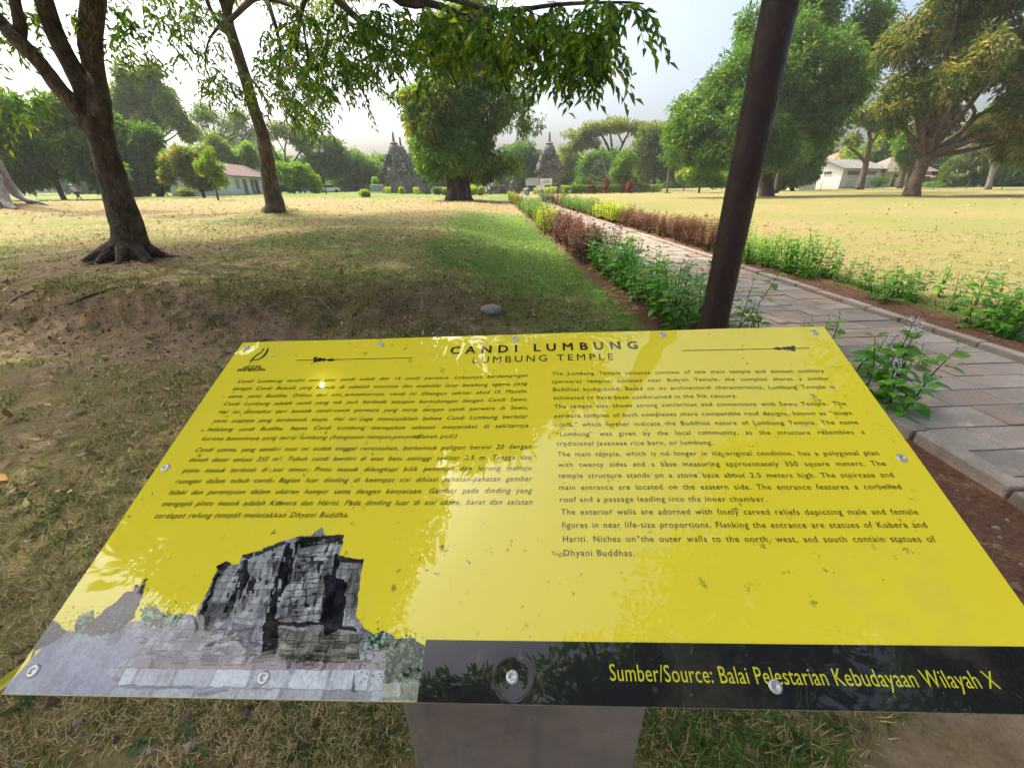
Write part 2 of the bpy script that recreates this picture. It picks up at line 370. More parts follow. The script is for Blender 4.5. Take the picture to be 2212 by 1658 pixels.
# ------------------------------------------------------------------ path: slabs, kerbs
pb = MB()
base = []
ys = np.linspace(-2, 88, 60)
for y in ys: base += [[XL(y) - .06, y, -.004], [XR(y) + .06, y, -.004]]
k = np.arange(len(ys) - 1) * 2
m_soil = m_plain('joint_soil', (.022, .015, .011), .95, .4, 12)
pj = MB(); pj.add(base, quads=np.stack([k, k + 1, k + 3, k + 2], 1)); tag(pj.build('path_bed', m_soil), 'sandy joints under the paved path', 'path bed', kind='structure')
y = -1.5; row = 0
while y < 86:
    h = (.27 if y < 30 else .5) * rng.uniform(.93, 1.07)
    ncol = 4; cuts = np.concatenate([[0], np.sort((np.arange(1, ncol) + rng.uniform(-.28, .28, ncol - 1) + (.5 if row % 2 else 0) * .5) / ncol), [1]])
    for i in range(ncol):
        g2 = .003 + rng.uniform(0, .009) * rng.random()
        zz = .018 + rng.uniform(-.005, .005); sk = .16
        def cr(u, yy): return [XL(yy) + 2.05 * u + 0, yy + sk * (u - .5) * .6, 0]
        u0 = cuts[i] + .5 * g2 / 2.05; u1 = cuts[i + 1] - .5 * g2 / 2.05; y0 = y + g2; y1 = y + h - g2
        dg = rng.uniform(-.05, .05)
        q = np.array([cr(u0, y0), cr(u1, y0), cr(min(u1 + (dg if i < ncol - 1 else 0) * 0, 1), y1), cr(u0, y1)])
        q[:, 2] += zz + rng.uniform(-.003, .003, 4)
        cen = q.mean(0); top = cen + (q - cen) * .985; lo = q.copy(); lo[:, 2] -= .05; mid = q.copy(); mid[:, 2] -= .004
        pb.add(np.concatenate([top, mid, lo]), quads=[[0, 1, 2, 3]] + [[4 + a, 4 + (a + 1) % 4, (a + 1) % 4, a] for a in range(4)] + [[8 + a, 8 + (a + 1) % 4, 4 + (a + 1) % 4, 4 + a] for a in range(4)],
               tint=rng.uniform(0, 1))
    y += h; row += 1
t = NT('paving'); c = t.coord(); a = t.n('ShaderNodeAttribute', attribute_name='tint')
n1 = t.noise(3, 6, .65, c); n2 = t.noise(60, 5, .7, c); n3 = t.noise(.9, 4, .6, c)
f = t.math('ADD', t.math('MULTIPLY', a.outputs['Fac'], .45), t.math('MULTIPLY', n1, .6))
col = t.ramp(f, [(.2, (.175, .145, .118)), (.5, (.27, .228, .19)), (.85, (.38, .325, .275))])
col = t.mix(t.ramp(n3, [(.47, (0, 0, 0)), (.64, (.75, .75, .75))]), col, (.36, .235, .155))
col = t.mix(t.ramp(t.noise(1.7, 6, .7, c), [(.5, (0, 0, 0)), (.7, (.6, .6, .6))]), col, (.12, .10, .085))
col = t.mix(t.ramp(n2, [(.33, (.55, .55, .55)), (.5, (0, 0, 0))]), col, (.12, .09, .07))
t.set(Base_Color=col, Roughness=.8); t.bump(n2, .35, .008); M['paving'] = t.m
tag(pb.build('path', M['paving']), 'path of worn grey-brown stone slabs', 'path', kind='structure')
for side in (0, 1):
    kb = MB(); y = -1.5
    while y < 84:
        L = rng.uniform(.42, .62) if y < 40 else 1.2
        yy = y + L / 2; x = (XR(yy) + .075) if side else (XL(yy) - .075)
        kb.box((x + rng.uniform(-.008, .008), yy, .008 + rng.uniform(-.008, .006)), (.125, L - .014, .13), .037 + rng.uniform(-.012, .012), rng.uniform(0, 1), .006); y += L
    o = tag(kb.build('kerb', M['paving']), 'low stone kerb along the %s edge of the path' % ('right' if side else 'left'), 'kerb', kind='structure')
    bv = o.modifiers.new('b', 'BEVEL'); bv.width = .012; bv.segments = 2

# ------------------------------------------------------------------ information board
BW = 1.4
Cn = [(524, 739), (1779, 703), (2380, 1544), (3, 1497)]
D = np.array([ray(*c) for c in Cn]); A = np.array([D[0], -D[1], D[2], -D[3]]).T
tt = np.linalg.svd(A)[2][-1]; tt = tt / tt[0]; Pn = D * tt[:, None]
kS = BW / np.linalg.norm(Pn[1] - Pn[0]); Pn = Pn * kS + ON
TL, E1, E2 = Pn[0], Pn[1] - Pn[0], Pn[3] - Pn[0]
BH = np.linalg.norm(E2); E1 = E1 / BW; E2 = E2 / BH; NN = np.cross(E2, E1); NN /= np.linalg.norm(NN)
def uv(px, py):
    d = ray(px, py); tq = ((TL - ON) @ NN) / (d @ NN); p = ON + d * tq - TL
    return np.linalg.lstsq(np.stack([E1, E2], 1), p, rcond=None)[0]
RIV = [uv(*p) for p in ((532, 751), (822, 743), (1113, 732), (1431, 722), (1759, 716), (358, 1009), (1947, 988), (72, 1447), (570, 1462), (1106, 1460), (1675, 1480), (2290, 1500))]
def warp(u, v):
    w = .0011 * np.sin(u * 7.1 + 1) * np.sin(v * 6 + .4) + .0005 * np.sin(u * 17 + v * 9) + .0016 * np.exp(-((u - .67) / .16) ** 2 - (v / .05) ** 2)
    w = w + .0014 * (fbm(u * 6, v * 6, 61, 3) - .5)
    for r in RIV:
        d2 = (u - r[0]) ** 2 + (v - r[1]) ** 2
        w = w - .0011 * np.exp(-d2 / .0005) + .0006 * np.exp(-d2 / .0022)
    return w
def onboard(u, v, h=0.):
    u = np.asarray(u, float); v = np.asarray(v, float)
    return TL + u[..., None] * E1 + v[..., None] * E2 + (warp(u, v) + h)[..., None] * NN
foot = TL + E1 * BW / 2 + E2 * BH * .5; foot[2] = float(gz(foot[0], foot[1], False))
sign = thing('information_board', foot, 'big tilted yellow board with black text and a printed temple photo, on a grey post', 'information board')
def gloss(name, col_stops=None, base=None, attr=None, dirt=True):
    t = NT(name); c = t.coord()
    if attr:
        a = t.n('ShaderNodeAttribute', attribute_name=attr); bc = a.outputs['Color']
    else:
        rgb = t.n('ShaderNodeRGB'); rgb.outputs[0].default_value = (*base, 1); bc = rgb.outputs[0]
    if dirt:
        d1 = t.noise(55, 3, .6, c); d2 = t.noise(9, 5, .7, c)
        f = t.math('MULTIPLY', t.ramp(d1, [(.64, (0, 0, 0)), (.70, (1, 1, 1))]), t.ramp(d2, [(.46, (0, 0, 0)), (.6, (.8, .8, .8))]))
        bc = t.mix(f, bc, (.16, .11, .05))
        sm = t.ramp(t.noise(4, 5, .65, c), [(.55, (0, 0, 0)), (.75, (.16, .16, .16))]); bc = t.mix(sm, bc, (.45, .40, .25))
    t.set(Base_Color=bc, Roughness=t.ramp(t.noise(7, 5, .7, c), [(.4, (.012,) * 3), (.75, (.03,) * 3)]), IOR=1.56)
    t.b.inputs['Specular IOR Level'].default_value = .5
    return t.m
M['board_yellow'] = gloss('board_yellow', base=(.89, .735, .045))
M['print_black'] = gloss('print_black', base=(.022, .022, .02), dirt=False)
M['print_yellow'] = gloss('print_yellow', base=(.66, .62, .04), dirt=False)
M['print_band'] = gloss('print_band', base=(.018, .018, .02))
M['print_photo'] = gloss('print_photo', attr='ink', dirt=False)
def sheet(mb, u0, u1, v0, v1, nu, nv, h):
    U, V = np.meshgrid(np.linspace(u0, u1, nu), np.linspace(v0, v1, nv))
    I = np.arange(nu * nv).reshape(nv, nu)
    mb.add(onboard(U.ravel(), V.ravel(), h), quads=np.stack([I[:-1, :-1].ravel(), I[1:, :-1].ravel(), I[1:, 1:].ravel(), I[:-1, 1:].ravel()], 1))
mb = MB(); sheet(mb, 0, BW, 0, BH, 321, 161, 0.)
mb.build('panel', M['board_yellow'], sign, True)
M['alu'] = m_plain('aluminium', (.55, .55, .53), .4, .1, 30, .8, .05)
t = NT('grey_post'); c = t.coord(); n1 = t.noise(3.5, 6, .7, c); n2 = t.noise(28, 5, .75, c); n3 = t.noise(5, 4, .6, t.coord((3, 3, .5)))
col = t.ramp(n1, [(.3, (.15, .122, .10)), (.55, (.23, .19, .155)), (.75, (.31, .265, .225))])
col = t.mix(t.ramp(n3, [(.55, (0, 0, 0)), (.75, (.6,) * 3)]), col, (.10, .08, .065)); col = t.mix(t.ramp(n2, [(.64, (0, 0, 0)), (.70, (.7,) * 3)]), col, (.08, .06, .045))
t.set(Base_Color=col, Roughness=.75); t.bump(n2, .3, .006); M['grey_steel'] = t.m
eb = MB()                                    # backing board with its bare edge
for (u0, v0, u1, v1) in ((0, 0, BW, 0), (BW, 0, BW, BH), (BW, BH, 0, BH), (0, BH, 0, 0)):
    n = 80; uu = np.linspace(u0, u1, n); vv = np.linspace(v0, v1, n)
    k = np.arange(n - 1); eb.add(np.concatenate([onboard(uu, vv, -.0001), onboard(uu, vv, -.009)]), quads=np.stack([k, k + n, k + n + 1, k + 1], 1))
cq = onboard(np.array([0, BW, BW, 0]), np.array([0, 0, BH, BH]), -.011); eb.add(cq, quads=[[0, 1, 2, 3]])
eb.build('backing_board', M['alu'], sign)
# post: vertical box column
pt = MB(); yf = (TL + E2 * BH)[1] + .075
xl_, xr_ = at(868, 1518, yf)[0], at(1400, 1518, yf)[0]
zt = (TL + E2 * BH + E1 * BW * .5)[2]
pv = []
for z0 in (0, 1):
    for (x, yy) in ((xl_, yf), (xr_, yf), (xr_, yf + .16), (xl_, yf + .16)):
        zz = float(gz(x, yy, False)) - .06
        if z0: zz = TL[2] + (((np.array([x, yy, 0]) - TL)[:2] @ np.linalg.inv(np.stack([E1[:2], E2[:2]])))[1]) * E2[2] + (x - TL[0]) * E1[2] - .02
        pv.append([x, yy, zz])
pt.add(pv, quads=[[0, 1, 5, 4], [1, 2, 6, 5], [2, 3, 7, 6], [3, 0, 4, 7], [4, 5, 6, 7]])
o = pt.build('post', M['grey_steel'], sign); bv = o.modifiers.new('b', 'BEVEL'); bv.width = .006; bv.segments = 2
# rivets
rv = None
for r in RIV:
    if rv is None:
        m_ = MB(); m_.lathe([(.0085, -.001), (.0085, .0006), (.0072, .0018), (.0042, .0026), (.0036, .0012), (.0012, .0008), (.0001, .0007)], sides=20)
        rv = m_.build('rivet', M['alu'], None, True); rv.parent = sign
        oo = rv
    else:
        oo = rv.copy(); COL.objects.link(oo); oo.parent = sign
    p = onboard(np.array(r[0]), np.array(r[1]), .0005)
    oo.location = Vector(p) - Vector(foot); oo.rotation_mode = 'QUATERNION'; oo.rotation_quaternion = Vector(NN).to_track_quat('Z', 'Y')
# ---- lettering: measured lines -> positions on the board
def text_mesh(body, size, track=1., word=1., shear=0., bold=0., res=3):
    cu = bpy.data.curves.new('t', 'FONT'); cu.body = body; cu.size = size; cu.space_character = track; cu.space_word = word
    cu.shear = shear; cu.offset = bold; cu.resolution_u = res
    o = bpy.data.objects.new('t', cu); COL.objects.link(o)
    dg = bpy.context.evaluated_depsgraph_get(); dg.update(); me = o.evaluated_get(dg).to_mesh()
    v = np.empty(len(me.vertices) * 3); me.vertices.foreach_get('co', v); v = v.reshape(-1, 3)
    me.calc_loop_triangles(); tr = np.empty(len(me.loop_triangles) * 3, np.int32); me.loop_triangles.foreach_get('vertices', tr)
    o.evaluated_get(dg).to_mesh_clear(); bpy.data.objects.remove(o); bpy.data.curves.remove(cu)
    return v, tr.reshape(-1, 3)
def width_of(v): return v[:, 0].max() - v[:, 0].min()
def put_text(mb, body, p0, p1, size, track=1., shear=0., bold=0., fit='word', h=.0007):
    a, b = uv(*p0), uv(*p1); W = b[0] - a[0]
    if fit == 'word' and ' ' in body:
        w1 = width_of(text_mesh(body, size, track, 1., shear, bold)[0]); w2 = width_of(text_mesh(body, size, track, 2., shear, bold)[0])
        ws = max(.3, 1 + (W - w1) / max(w2 - w1, 1e-6)); v, tr = text_mesh(body, size, track, ws, shear, bold)
    elif fit == 'scale': v, tr = text_mesh(body, size, track, 1., shear, bold)
    else:
        w1 = width_of(text_mesh(body, size, 1., 1., shear, bold)[0]); w2 = width_of(text_mesh(body, size, 1.5, 1., shear, bold)[0])
        v, tr = text_mesh(body, size, 1 + .5 * (W - w1) / max(w2 - w1, 1e-6), 1., shear, bold)
    x0 = v[:, 0].min(); k = W / width_of(v)
    uu = a[0] + (v[:, 0] - x0) * k; vv = a[1] + (b[1] - a[1]) * ((uu - a[0]) / W) - v[:, 1]
    mb.add(onboard(uu, vv, h), tris=tr)
zA = lambda x, y: ((500 + x / 1.2289) / 1.8526, (1280 + y / 1.2289) / 1.8526)
zB = lambda x, y: ((2000 + x / 1.2289) / 1.8526, (1280 + y / 1.2289) / 1.8526)
LEFT = [("Candi Lumbung terdiri atas satu candi induk dan 16 candi perwara. Lokasinya berdampingan", 555, 310, 1978, 278),
 ("dengan Candi Bubrah yang berada di sebelah utaranya dan memiliki latar belakang agama yang", 530, 346, 1978, 318),
 ("sama, yaitu Buddha. Dilihat dari ciri arsitekturnya, candi ini dibangun sekitar abad IX Masehi.", 508, 384, 1978, 356),
 ("Candi Lumbung adalah candi yang tak jauh berbeda ataupun berhubungan dengan Candi Sewu.", 485, 421, 1978, 396),
 ("Hal ini diketahui dari bentuk candi-candi perwara yang mirip dengan candi perwara di Sewu,", 458, 461, 1980, 437),
 ("yaitu atapnya yang berbentuk stupa. Hal ini juga menunjukkan bahwa Candi Lumbung berlatar", 430, 504, 1981, 481),
 ("belakang candi Buddha. Nama Candi Lumbung merupakan sebutan masyarakat di sekitarnya", 404, 546, 1981, 526),
 ("karena bentuknya yang mirip lumbung (bangunan tempat penyimpanan padi)", 377, 592, 1630, 576),
 ("Candi utama, yang sendiri saat ini sudah tinggal reruntuhan, berbentuk poligon bersisi 20 dengan", 345, 647, 1998, 630),
 ("denah dasar seluas 350 m\u00b2. Tubuh candi berdiri di atas batu setinggi sekitar 2,5 m. Tangga dan", 315, 696, 1999, 682),
 ("pintu masuk terletak di sisi timur. Pintu masuk dilengkapi bilik penampil dan lorong menuju", 281, 748, 2000, 736),
 ("ruangan dalam tubuh candi. Bagian luar dinding di keempat sisi dihiasi pahatan-pahatan gambar", 246, 801, 2002, 789),
 ("lelaki dan perempuan dalam ukuran hampir sama dengan kenyataan. Gambar pada dinding yang", 213, 856, 2003, 847),
 ("mengapit pintu masuk adalah Kuwera dan Hariti. Pada dinding luar di sisi utara, barat dan selatan", 177, 912, 2003, 904),
 ("terdapat relung tempat meletakkan Dhyani Buddha.", 142, 972, 1098, 967)]
RIGHT = [("The Lumbung Temple complex consists of one main temple and sixteen ancillary", 256, 272, 1597, 254),
 ("(perwara) temples. Located near Bubrah Temple, the complex shares a similar", 258, 311, 1622, 291),
 ("Buddhist background. Based on its architectural characteristics, Lumbung Temple is", 261, 350, 1649, 332),
 ("estimated to have been constructed in the 9th century.", 263, 391, 1168, 381),
 ("The temple also shows strong similarities and connections with Sewu Temple. The", 268, 433, 1703, 415),
 ("perwara temples of both complexes share comparable roof designs, known as \u201cstupa", 268, 479, 1734, 462),
 ("roofs,\u201d which further indicate the Buddhist nature of Lumbung Temple. The name", 273, 523, 1764, 509),
 ("\u201cLumbung\u201d was given by the local community, as the structure resembles a", 277, 569, 1796, 558),
 ("traditional Javanese rice barn, or lumbung.", 278, 616, 1048, 612),
 ("The main temple, which is no longer in its original condition, has a polygonal plan", 283, 668, 1864, 663),
 ("with twenty sides and a base measuring approximately 350 square meters. The", 286, 720, 1898, 715),
 ("temple structure stands on a stone base about 2.5 meters high. The staircase and", 288, 774, 1937, 772),
 ("main entrance are located on the eastern side. The entrance features a corbelled", 291, 832, 1975, 830),
 ("roof and a passage leading into the inner chamber.", 295, 891, 1313, 891),
 ("The exterior walls are adorned with finely carved reliefs depicting male and female", 301, 953, 2058, 955),
 ("figures in near life-size proportions. Flanking the entrance are statues of Kubera and", 304, 1018, 2100, 1020),
 ("Hariti. Niches on the outer walls to the north, west, and south contain statues of", 310, 1087, 2145, 1090),
 ("Dhyani Buddhas.", 314, 1156, 663, 1158)]
pitch_v = (uv(*zB(314, 1156))[1] - uv(*zB(256, 272))[1]) / 17
for lines, zf, name, sh in ((LEFT, zA, 'indonesian_text', .25), (RIGHT, zB, 'english_text', 0.)):
    mb = MB()
    for (b, x0, y0, x1, y1) in lines: put_text(mb, b, zf(x0, y0), zf(x1, y1), pitch_v * .63, 1.11, sh, 0., 'word' if x1 > 1340 + 300 * (name[0] == 'i') else 'char')
    mb.build(name, M['print_black'], sign)
mb = MB()
for k_, dx in enumerate((-.8, -.25, .25, .8)): put_text(mb, "CANDI LUMBUNG", (972 + dx, 763 + (k_ % 2 - .5) * .8), (1377 + dx, 752 + (k_ % 2 - .5) * .8),   .034, 1.5, 0, 0., 'char', .0006 + k_ * .00006)
mb.build('title', M['print_black'], sign)
mb = MB(); put_text(mb, "LUMBUNG TEMPLE", (1020, 782.5), (1325, 776.5), .029, 1.3, 0, 0, 'char'); mb.build('subtitle', M['print_black'], sign)
BAND_V = uv(1700, 1389)[1]
mb = MB(); b0 = uv(918, 1395)[0]; sheet(mb, b0, BW, BAND_V, BH, 161, 31, .0005); mb.build('source_band', M['print_band'], sign, True)
mb = MB(); put_text(mb, "Sumber/Source: Balai Pelestarian Kebudayaan Wilayah X", (1318, 1468), (2160, 1486), .0265, 1.04, 0, 0., 'scale', .0011); mb.build('source_text', M['print_yellow'], sign)
def stroke(mb, pts, w, h=.0007, n=6):                # ink stroke through photo points, width in metres (start/mid/end)
    P = np.array([uv(*p) for p in pts]); w = np.broadcast_to(w, (len(P),)) if np.ndim(w) == 0 else np.interp(np.linspace(0, 1, len(P)), np.linspace(0, 1, len(w)), w)
    P3, W = resample(np.concatenate([P, np.zeros((len(P), 1))], 1), w, n); tn = np.gradient(P3[:, :2], axis=0); tn /= np.linalg.norm(tn, axis=1)[:, None] + 1e-9
    nn = np.stack([-tn[:, 1], tn[:, 0]], 1) * W[:, None] / 2; Aq = P3[:, :2] + nn; Bq = P3[:, :2] - nn; k = np.arange(len(P3) - 1); m = len(P3)
    mb.add(onboard(np.concatenate([Aq[:, 0], Bq[:, 0]]), np.concatenate([Aq[:, 1], Bq[:, 1]]), h), quads=np.stack([k, k + 1, k + 1 + m, k + m], 1))
def blob(mb, p, r, h=.0007, asp=1.):
    a = uv(*p); th = np.linspace(0, 2 * math.pi, 16, endpoint=False); k = np.arange(16)
    mb.add(onboard(np.append(a[0] + r * asp * np.cos(th), a[0]), np.append(a[1] + r * np.sin(th), a[1]), h), tris=np.stack([k, (k + 1) % 16, np.full(16, 16)], 1))
for pts, oc, s1 in ((((640, 777.5), (765, 775), (890, 772)), (690, 776), -1), (((1473, 757), (1610, 754), (1748, 750)), (1704, 751), 1)):
    mb = MB(); stroke(mb, pts, .0016)
    blob(mb, oc, .0062, asp=1.2); blob(mb, (oc[0] + 9 * s1, oc[1] - 3), .0045); blob(mb, (oc[0] + 9 * s1, oc[1] + 3), .0045); blob(mb, (oc[0] - 24 * s1, oc[1] + .5), .0042, asp=2.3); blob(mb, (oc[0] - 10 * s1, oc[1]), .005, asp=.8)
    mb.build('divider', M['print_black'], sign)
zL = lambda x, y: (x / 2.927, 377.8 + y / 2.927)
mb = MB()
stroke(mb, [zL(1577, 1200), zL(1600, 1162), zL(1630, 1135), zL(1655, 1122)], [.001, .005, .0035])
stroke(mb, [zL(1578, 1172), zL(1635, 1166), zL(1672, 1140), zL(1690, 1115), zL(1698, 1088)], [.0012, .005, .006, .001])
stroke(mb, [zL(1650, 1122), zL(1662, 1115)], [.004, .003]); blob(mb, zL(1665, 1104), .0032)
put_text(mb, "#SOCIAL", zL(1535, 1226), zL(1655, 1222), .0145, 1, 0, 0, 'char'); put_text(mb, "PRAMBANAN", zL(1498, 1244), zL(1674, 1240), .0145, 1, 0, 0, 'char')
mb.build('logo', M['print_black'], sign)
# ---- printed photo in the lower left corner (ink colours on a fine sheet)
zP = lambda x, y: (x / 2.049, 1079.6 + y / 2.049)
def inpoly(u, v, poly):
    r = np.zeros(u.shape, bool); n = len(poly)
    for i in range(n):
        (x0, y0), (x1, y1) = poly[i], poly[(i + 1) % n]
        cnd = (y0 > v) != (y1 > v)
        with np.errstate(divide='ignore', invalid='ignore'): r ^= cnd & (u < (x1 - x0) * (v - y0) / (y1 - y0 + 1e-12) + x0)
    return r
def zpoly(*p): return [tuple(uv(*zP(*q))) for q in p]
u1 = uv(*zP(1888, 800))[0]; v0 = uv(*zP(1425, 105))[1]
nu, nv = 620, 330
U, V = np.meshgrid(np.linspace(0.0, u1, nu), np.linspace(v0, BH - .0005, nv))
nzA = fbm(U * 60, V * 60, 71); nzB = fbm(U * 220, V * 220, 72, 3)
wob = (fbm(U * 90, V * 90, 73, 3) - .5) * .012; Uw = U + wob; Vw = V + (fbm(U * 90 + 50, V * 90, 74, 3) - .5) * .012
ink = np.zeros((nv, nu, 3)); alpha = np.zeros((nv, nu), bool)
def lay(poly, colr, rag=.3, var=.4, cour=None):
    u_ = U + wob * rag; v_ = V + (Vw - V) * rag
    m = inpoly(u_, v_, poly); k = (1 + var * (nzA - .5) * 2 + var * .6 * (nzB - .5) * 2)
    if cour:
        cw, ch = cour; rr = np.floor(v_ / ch + .15 * (nzA - .5)); cc = np.floor(u_ / cw + rr * .37); hs = _hash(cc, rr, 5)
        k = k * (.72 + .5 * hs); fr = (v_ / ch) % 1; fc = (u_ / cw + rr * .37) % 1; k = np.where((fr < .16) | (fc < .10), k * .62, k)
    ink[m] = (np.array(colr) * k[m][:, None]); alpha[m] = True
lay(zpoly((-40, 880), (0, 850), (240, 590), (250, 540), (290, 580), (420, 575), (560, 540), (720, 520), (760, 500), (860, 505), (1600, 545), (1640, 590), (1700, 570), (1750, 600), (1890, 640), (1890, 900), (-40, 900)), (.30, .30, .33), .6, .25, (.016, .012))  # pale stone base; sky reflection's lavender tint painted into this ink and the next
lay(zpoly((-40, 880), (250, 590), (560, 575), (640, 640), (480, 760), (520, 900), (-40, 900)), (.26, .27, .34), .3, .15)
lay(zpoly((235, 525), (300, 580), (260, 620), (160, 660), (120, 730), (150, 620)), (.03, .04, .03), .8, .5)
lay(zpoly((330, 590), (340, 520), (400, 480), (440, 520), (470, 480), (500, 520), (440, 590)), (.08, .13, .05), 1.5, .6)
lay(zpoly((610, 540), (620, 480), (680, 460), (740, 500), (770, 480), (800, 520), (720, 560)), (.12, .2, .12), 1.5, .6)
lay(zpoly((1600, 640), (1620, 590), (1690, 565), (1760, 590), (1800, 610), (1760, 680)), (.13, .2, .16), 1.5, .5)
lay(zpoly((365, 590), (385, 555), (500, 450), (560, 405), (590, 395), (586, 378), (612, 378), (640, 342), (651, 347), (630, 392), (626, 430), (600, 500), (560, 560), (440, 605)), (.055, .05, .055), .8, .6, (.012, .009))
lay(zpoly((855, 520), (960, 310), (955, 292), (1005, 267), (1032, 285), (1060, 277), (1075, 242), (1105, 235), (1260, 172), (1335, 157), (1375, 155), (1427, 112), (1437, 162), (1525, 150), (1512, 212), (1500, 246), (1608, 260), (1575, 510), (1600, 540), (1590, 600), (1600, 720), (600, 720), (650, 640), (740, 540)), (.36, .36, .355), .35, .3, (.016, .010))
lay(zpoly((620, 720), (660, 640), (760, 560), (900, 520), (1180, 560), (1180, 720)), (.27, .26, .28), .5, .35, (.022, .016))
lay(zpoly((1180, 560), (1590, 600), (1600, 720), (1180, 720)), (.22, .21, .17), .5, .45, (.024, .016))
for q in (((1330, 165), (1525, 150), (1515, 185), (1300, 245), (1290, 215)), ((1075, 242), (1260, 172), (1270, 190), (1090, 262)), ((955, 292), (1005, 267), (1032, 285), (975, 320)), ((1500, 246), (1608, 260), (1600, 285), (1495, 275))):
    lay(zpoly(*q), (.05, .047, .045), .7, .5, (.03, .004))
lay(zpoly((1310, 215), (1495, 180), (1420, 500), (1225, 510)), (.46, .465, .455), .2, .2, (.05, .02))
lay(zpoly((1320, 275), (1440, 262), (1395, 470), (1270, 480)), (.33, .33, .32), .3, .7, (.010, .016))
for q in (((1265, 190), (1332, 175), (1235, 500), (1222, 690), (1150, 700), (1180, 480)), ((1075, 262), (1095, 262), (1100, 340), (1030, 480), (985, 505), (1040, 380)), ((1440, 300), (1500, 200), (1490, 345), (1535, 360), (1520, 560), (1440, 600), (1415, 520)), ((870, 505), (960, 330), (975, 330), (900, 505))):
    lay(zpoly(*q), (.022, .023, .028), .9, .7)
lay(zpoly((1540, 285), (1595, 275), (1565, 500), (1530, 520)), (.24, .24, .23), .3, .3, (.012, .018))
lay(zpoly((1180, 535), (1420, 535), (1580, 570), (1580, 590), (1420, 552), (1180, 560)), (.04, .035, .035), .6, .4)
lay(zpoly((1115, 330), (1190, 300), (1110, 500), (1040, 500)), (.34, .32, .31), .5, .5, (.016, .010))
lay(zpoly((600, 700), (1700, 715), (1700, 752), (580, 740)), (.30, .24, .25), .3, .15, (.05, .02))
lay(zpoly((560, 742), (1700, 752), (1695, 840), (520, 810)), (.48, .52, .56), .3, .12, (.055, .05))
lay(zpoly((500, 812), (1695, 842), (1690, 900), (460, 900)), (.33, .35, .38), .5, .2, (.06, .03))
lay(zpoly((880, 835), (1000, 835), (1010, 850), (880, 860)), (.12, .13, .16), .6, .3); lay(zpoly((530, 812), (850, 822), (850, 835), (530, 830)), (.13, .14, .17), .4, .3)
lay(zpoly((1556, 850), (1565, 760), (1578, 850)), (.03, .05, .04), .5, .4)
for xx in (740, 930): lay(zpoly((xx, 742), (xx + 22, 742), (xx, 810), (xx - 22, 810)), (.38, .41, .46), .1, .1)
lay(zpoly((1700, 655), (1720, 620), (1800, 610), (1892, 640), (1892, 812), (1700, 806)), (.05, .09, .035), 1.5, 1.1)
lay(zpoly((1692, 808), (1892, 815), (1892, 900), (1690, 900)), (.42, .43, .33), .3, .25, (.03, .02))
fac_q = zpoly((1310, 215), (1495, 180), (1420, 500), (1225, 510)); fx = np.array(fac_q)
for k in range(300):                                          # carved relief of the facade
    a_, b_ = rng.random(2); o_ = fx[0] * (1 - a_) * (1 - b_) + fx[1] * a_ * (1 - b_) + fx[2] * a_ * b_ + fx[3] * (1 - a_) * b_
    if k % 3 == 0: o_ = o_ - np.array([rng.uniform(.03, .12), rng.uniform(-.02, .03)])
    w_, h_ = rng.uniform(.001, .0035), rng.uniform(.002, .012); sh = -.25
    g_ = rng.choice([.03, .06, .15, .34, .42]); q = [(o_[0] + (-w_) - sh * h_ * -1, o_[1] - h_), (o_[0] + w_ + sh * h_, o_[1] - h_), (o_[0] + w_ - sh * h_, o_[1] + h_), (o_[0] - w_ - sh * h_, o_[1] + h_)]
    u_ = U + wob * .3; m = inpoly(u_, V, q) & alpha & (ink[..., 1] < .4); ink[m] = g_ * (1 + .4 * (nzB[m] - .5)[:, None])
for k in range(9):                                            # mouldings
    y_ = 200 + k * 38 + rng.uniform(-8, 8); lay(zpoly((1330 - (y_ - 200) * .33, y_ + 6), (1500 - (y_ - 200) * .26, y_ - 14), (1500 - (y_ - 200) * .26, y_ - 11), (1330 - (y_ - 200) * .33, y_ + 10)), (.05, .05, .05), .2, .5)
stone = alpha & (np.abs(ink[..., 1] - ink[..., 0]) < .045)
st_ = fbm(U * 45, V * 30, 75, 5); vs_ = fbm(U * 150, V * 16, 76, 3)
k1 = sstep(.52, .68, st_) * .6; k2 = sstep(.56, .7, vs_) * .35
upper = sstep(uv(*zP(900, 700))[1], uv(*zP(900, 480))[1], V)
ink[stone] *= (1 - (k1 * (.35 + .65 * upper))[stone])[:, None]; ink[stone] *= (1 - (k2 * (.3 + .7 * upper))[stone])[:, None]
ink[stone] *= (.72 + .56 * fbm(U * 330, V * 330, 77, 2))[stone][:, None]
leafy = alpha & (ink[..., 1] > ink[..., 0] * 1.25) & (ink[..., 1] > ink[..., 2] * 1.05); lf = fbm(U * 260, V * 260, 78, 3)
ink[leafy] *= (.15 + 2.3 * sstep(.42, .68, lf))[leafy][:, None]
for k in range(70):                                           # loose blocks of the terrace
    o_ = uv(*zP(rng.uniform(640, 1580), rng.uniform(585, 715))); w_, h_ = rng.uniform(.004, .011), rng.uniform(.003, .006); m = inpoly(U + wob * .5, V, [(o_[0] - w_, o_[1] - h_), (o_[0] + w_, o_[1] - h_ * .8), (o_[0] + w_, o_[1] + h_), (o_[0] - w_, o_[1] + h_)]) & alpha
    ink[m] *= rng.choice([.55, .7, 1.25, 1.45]); m2 = m & ~np.roll(m, -2, 0); ink[m2] *= .4
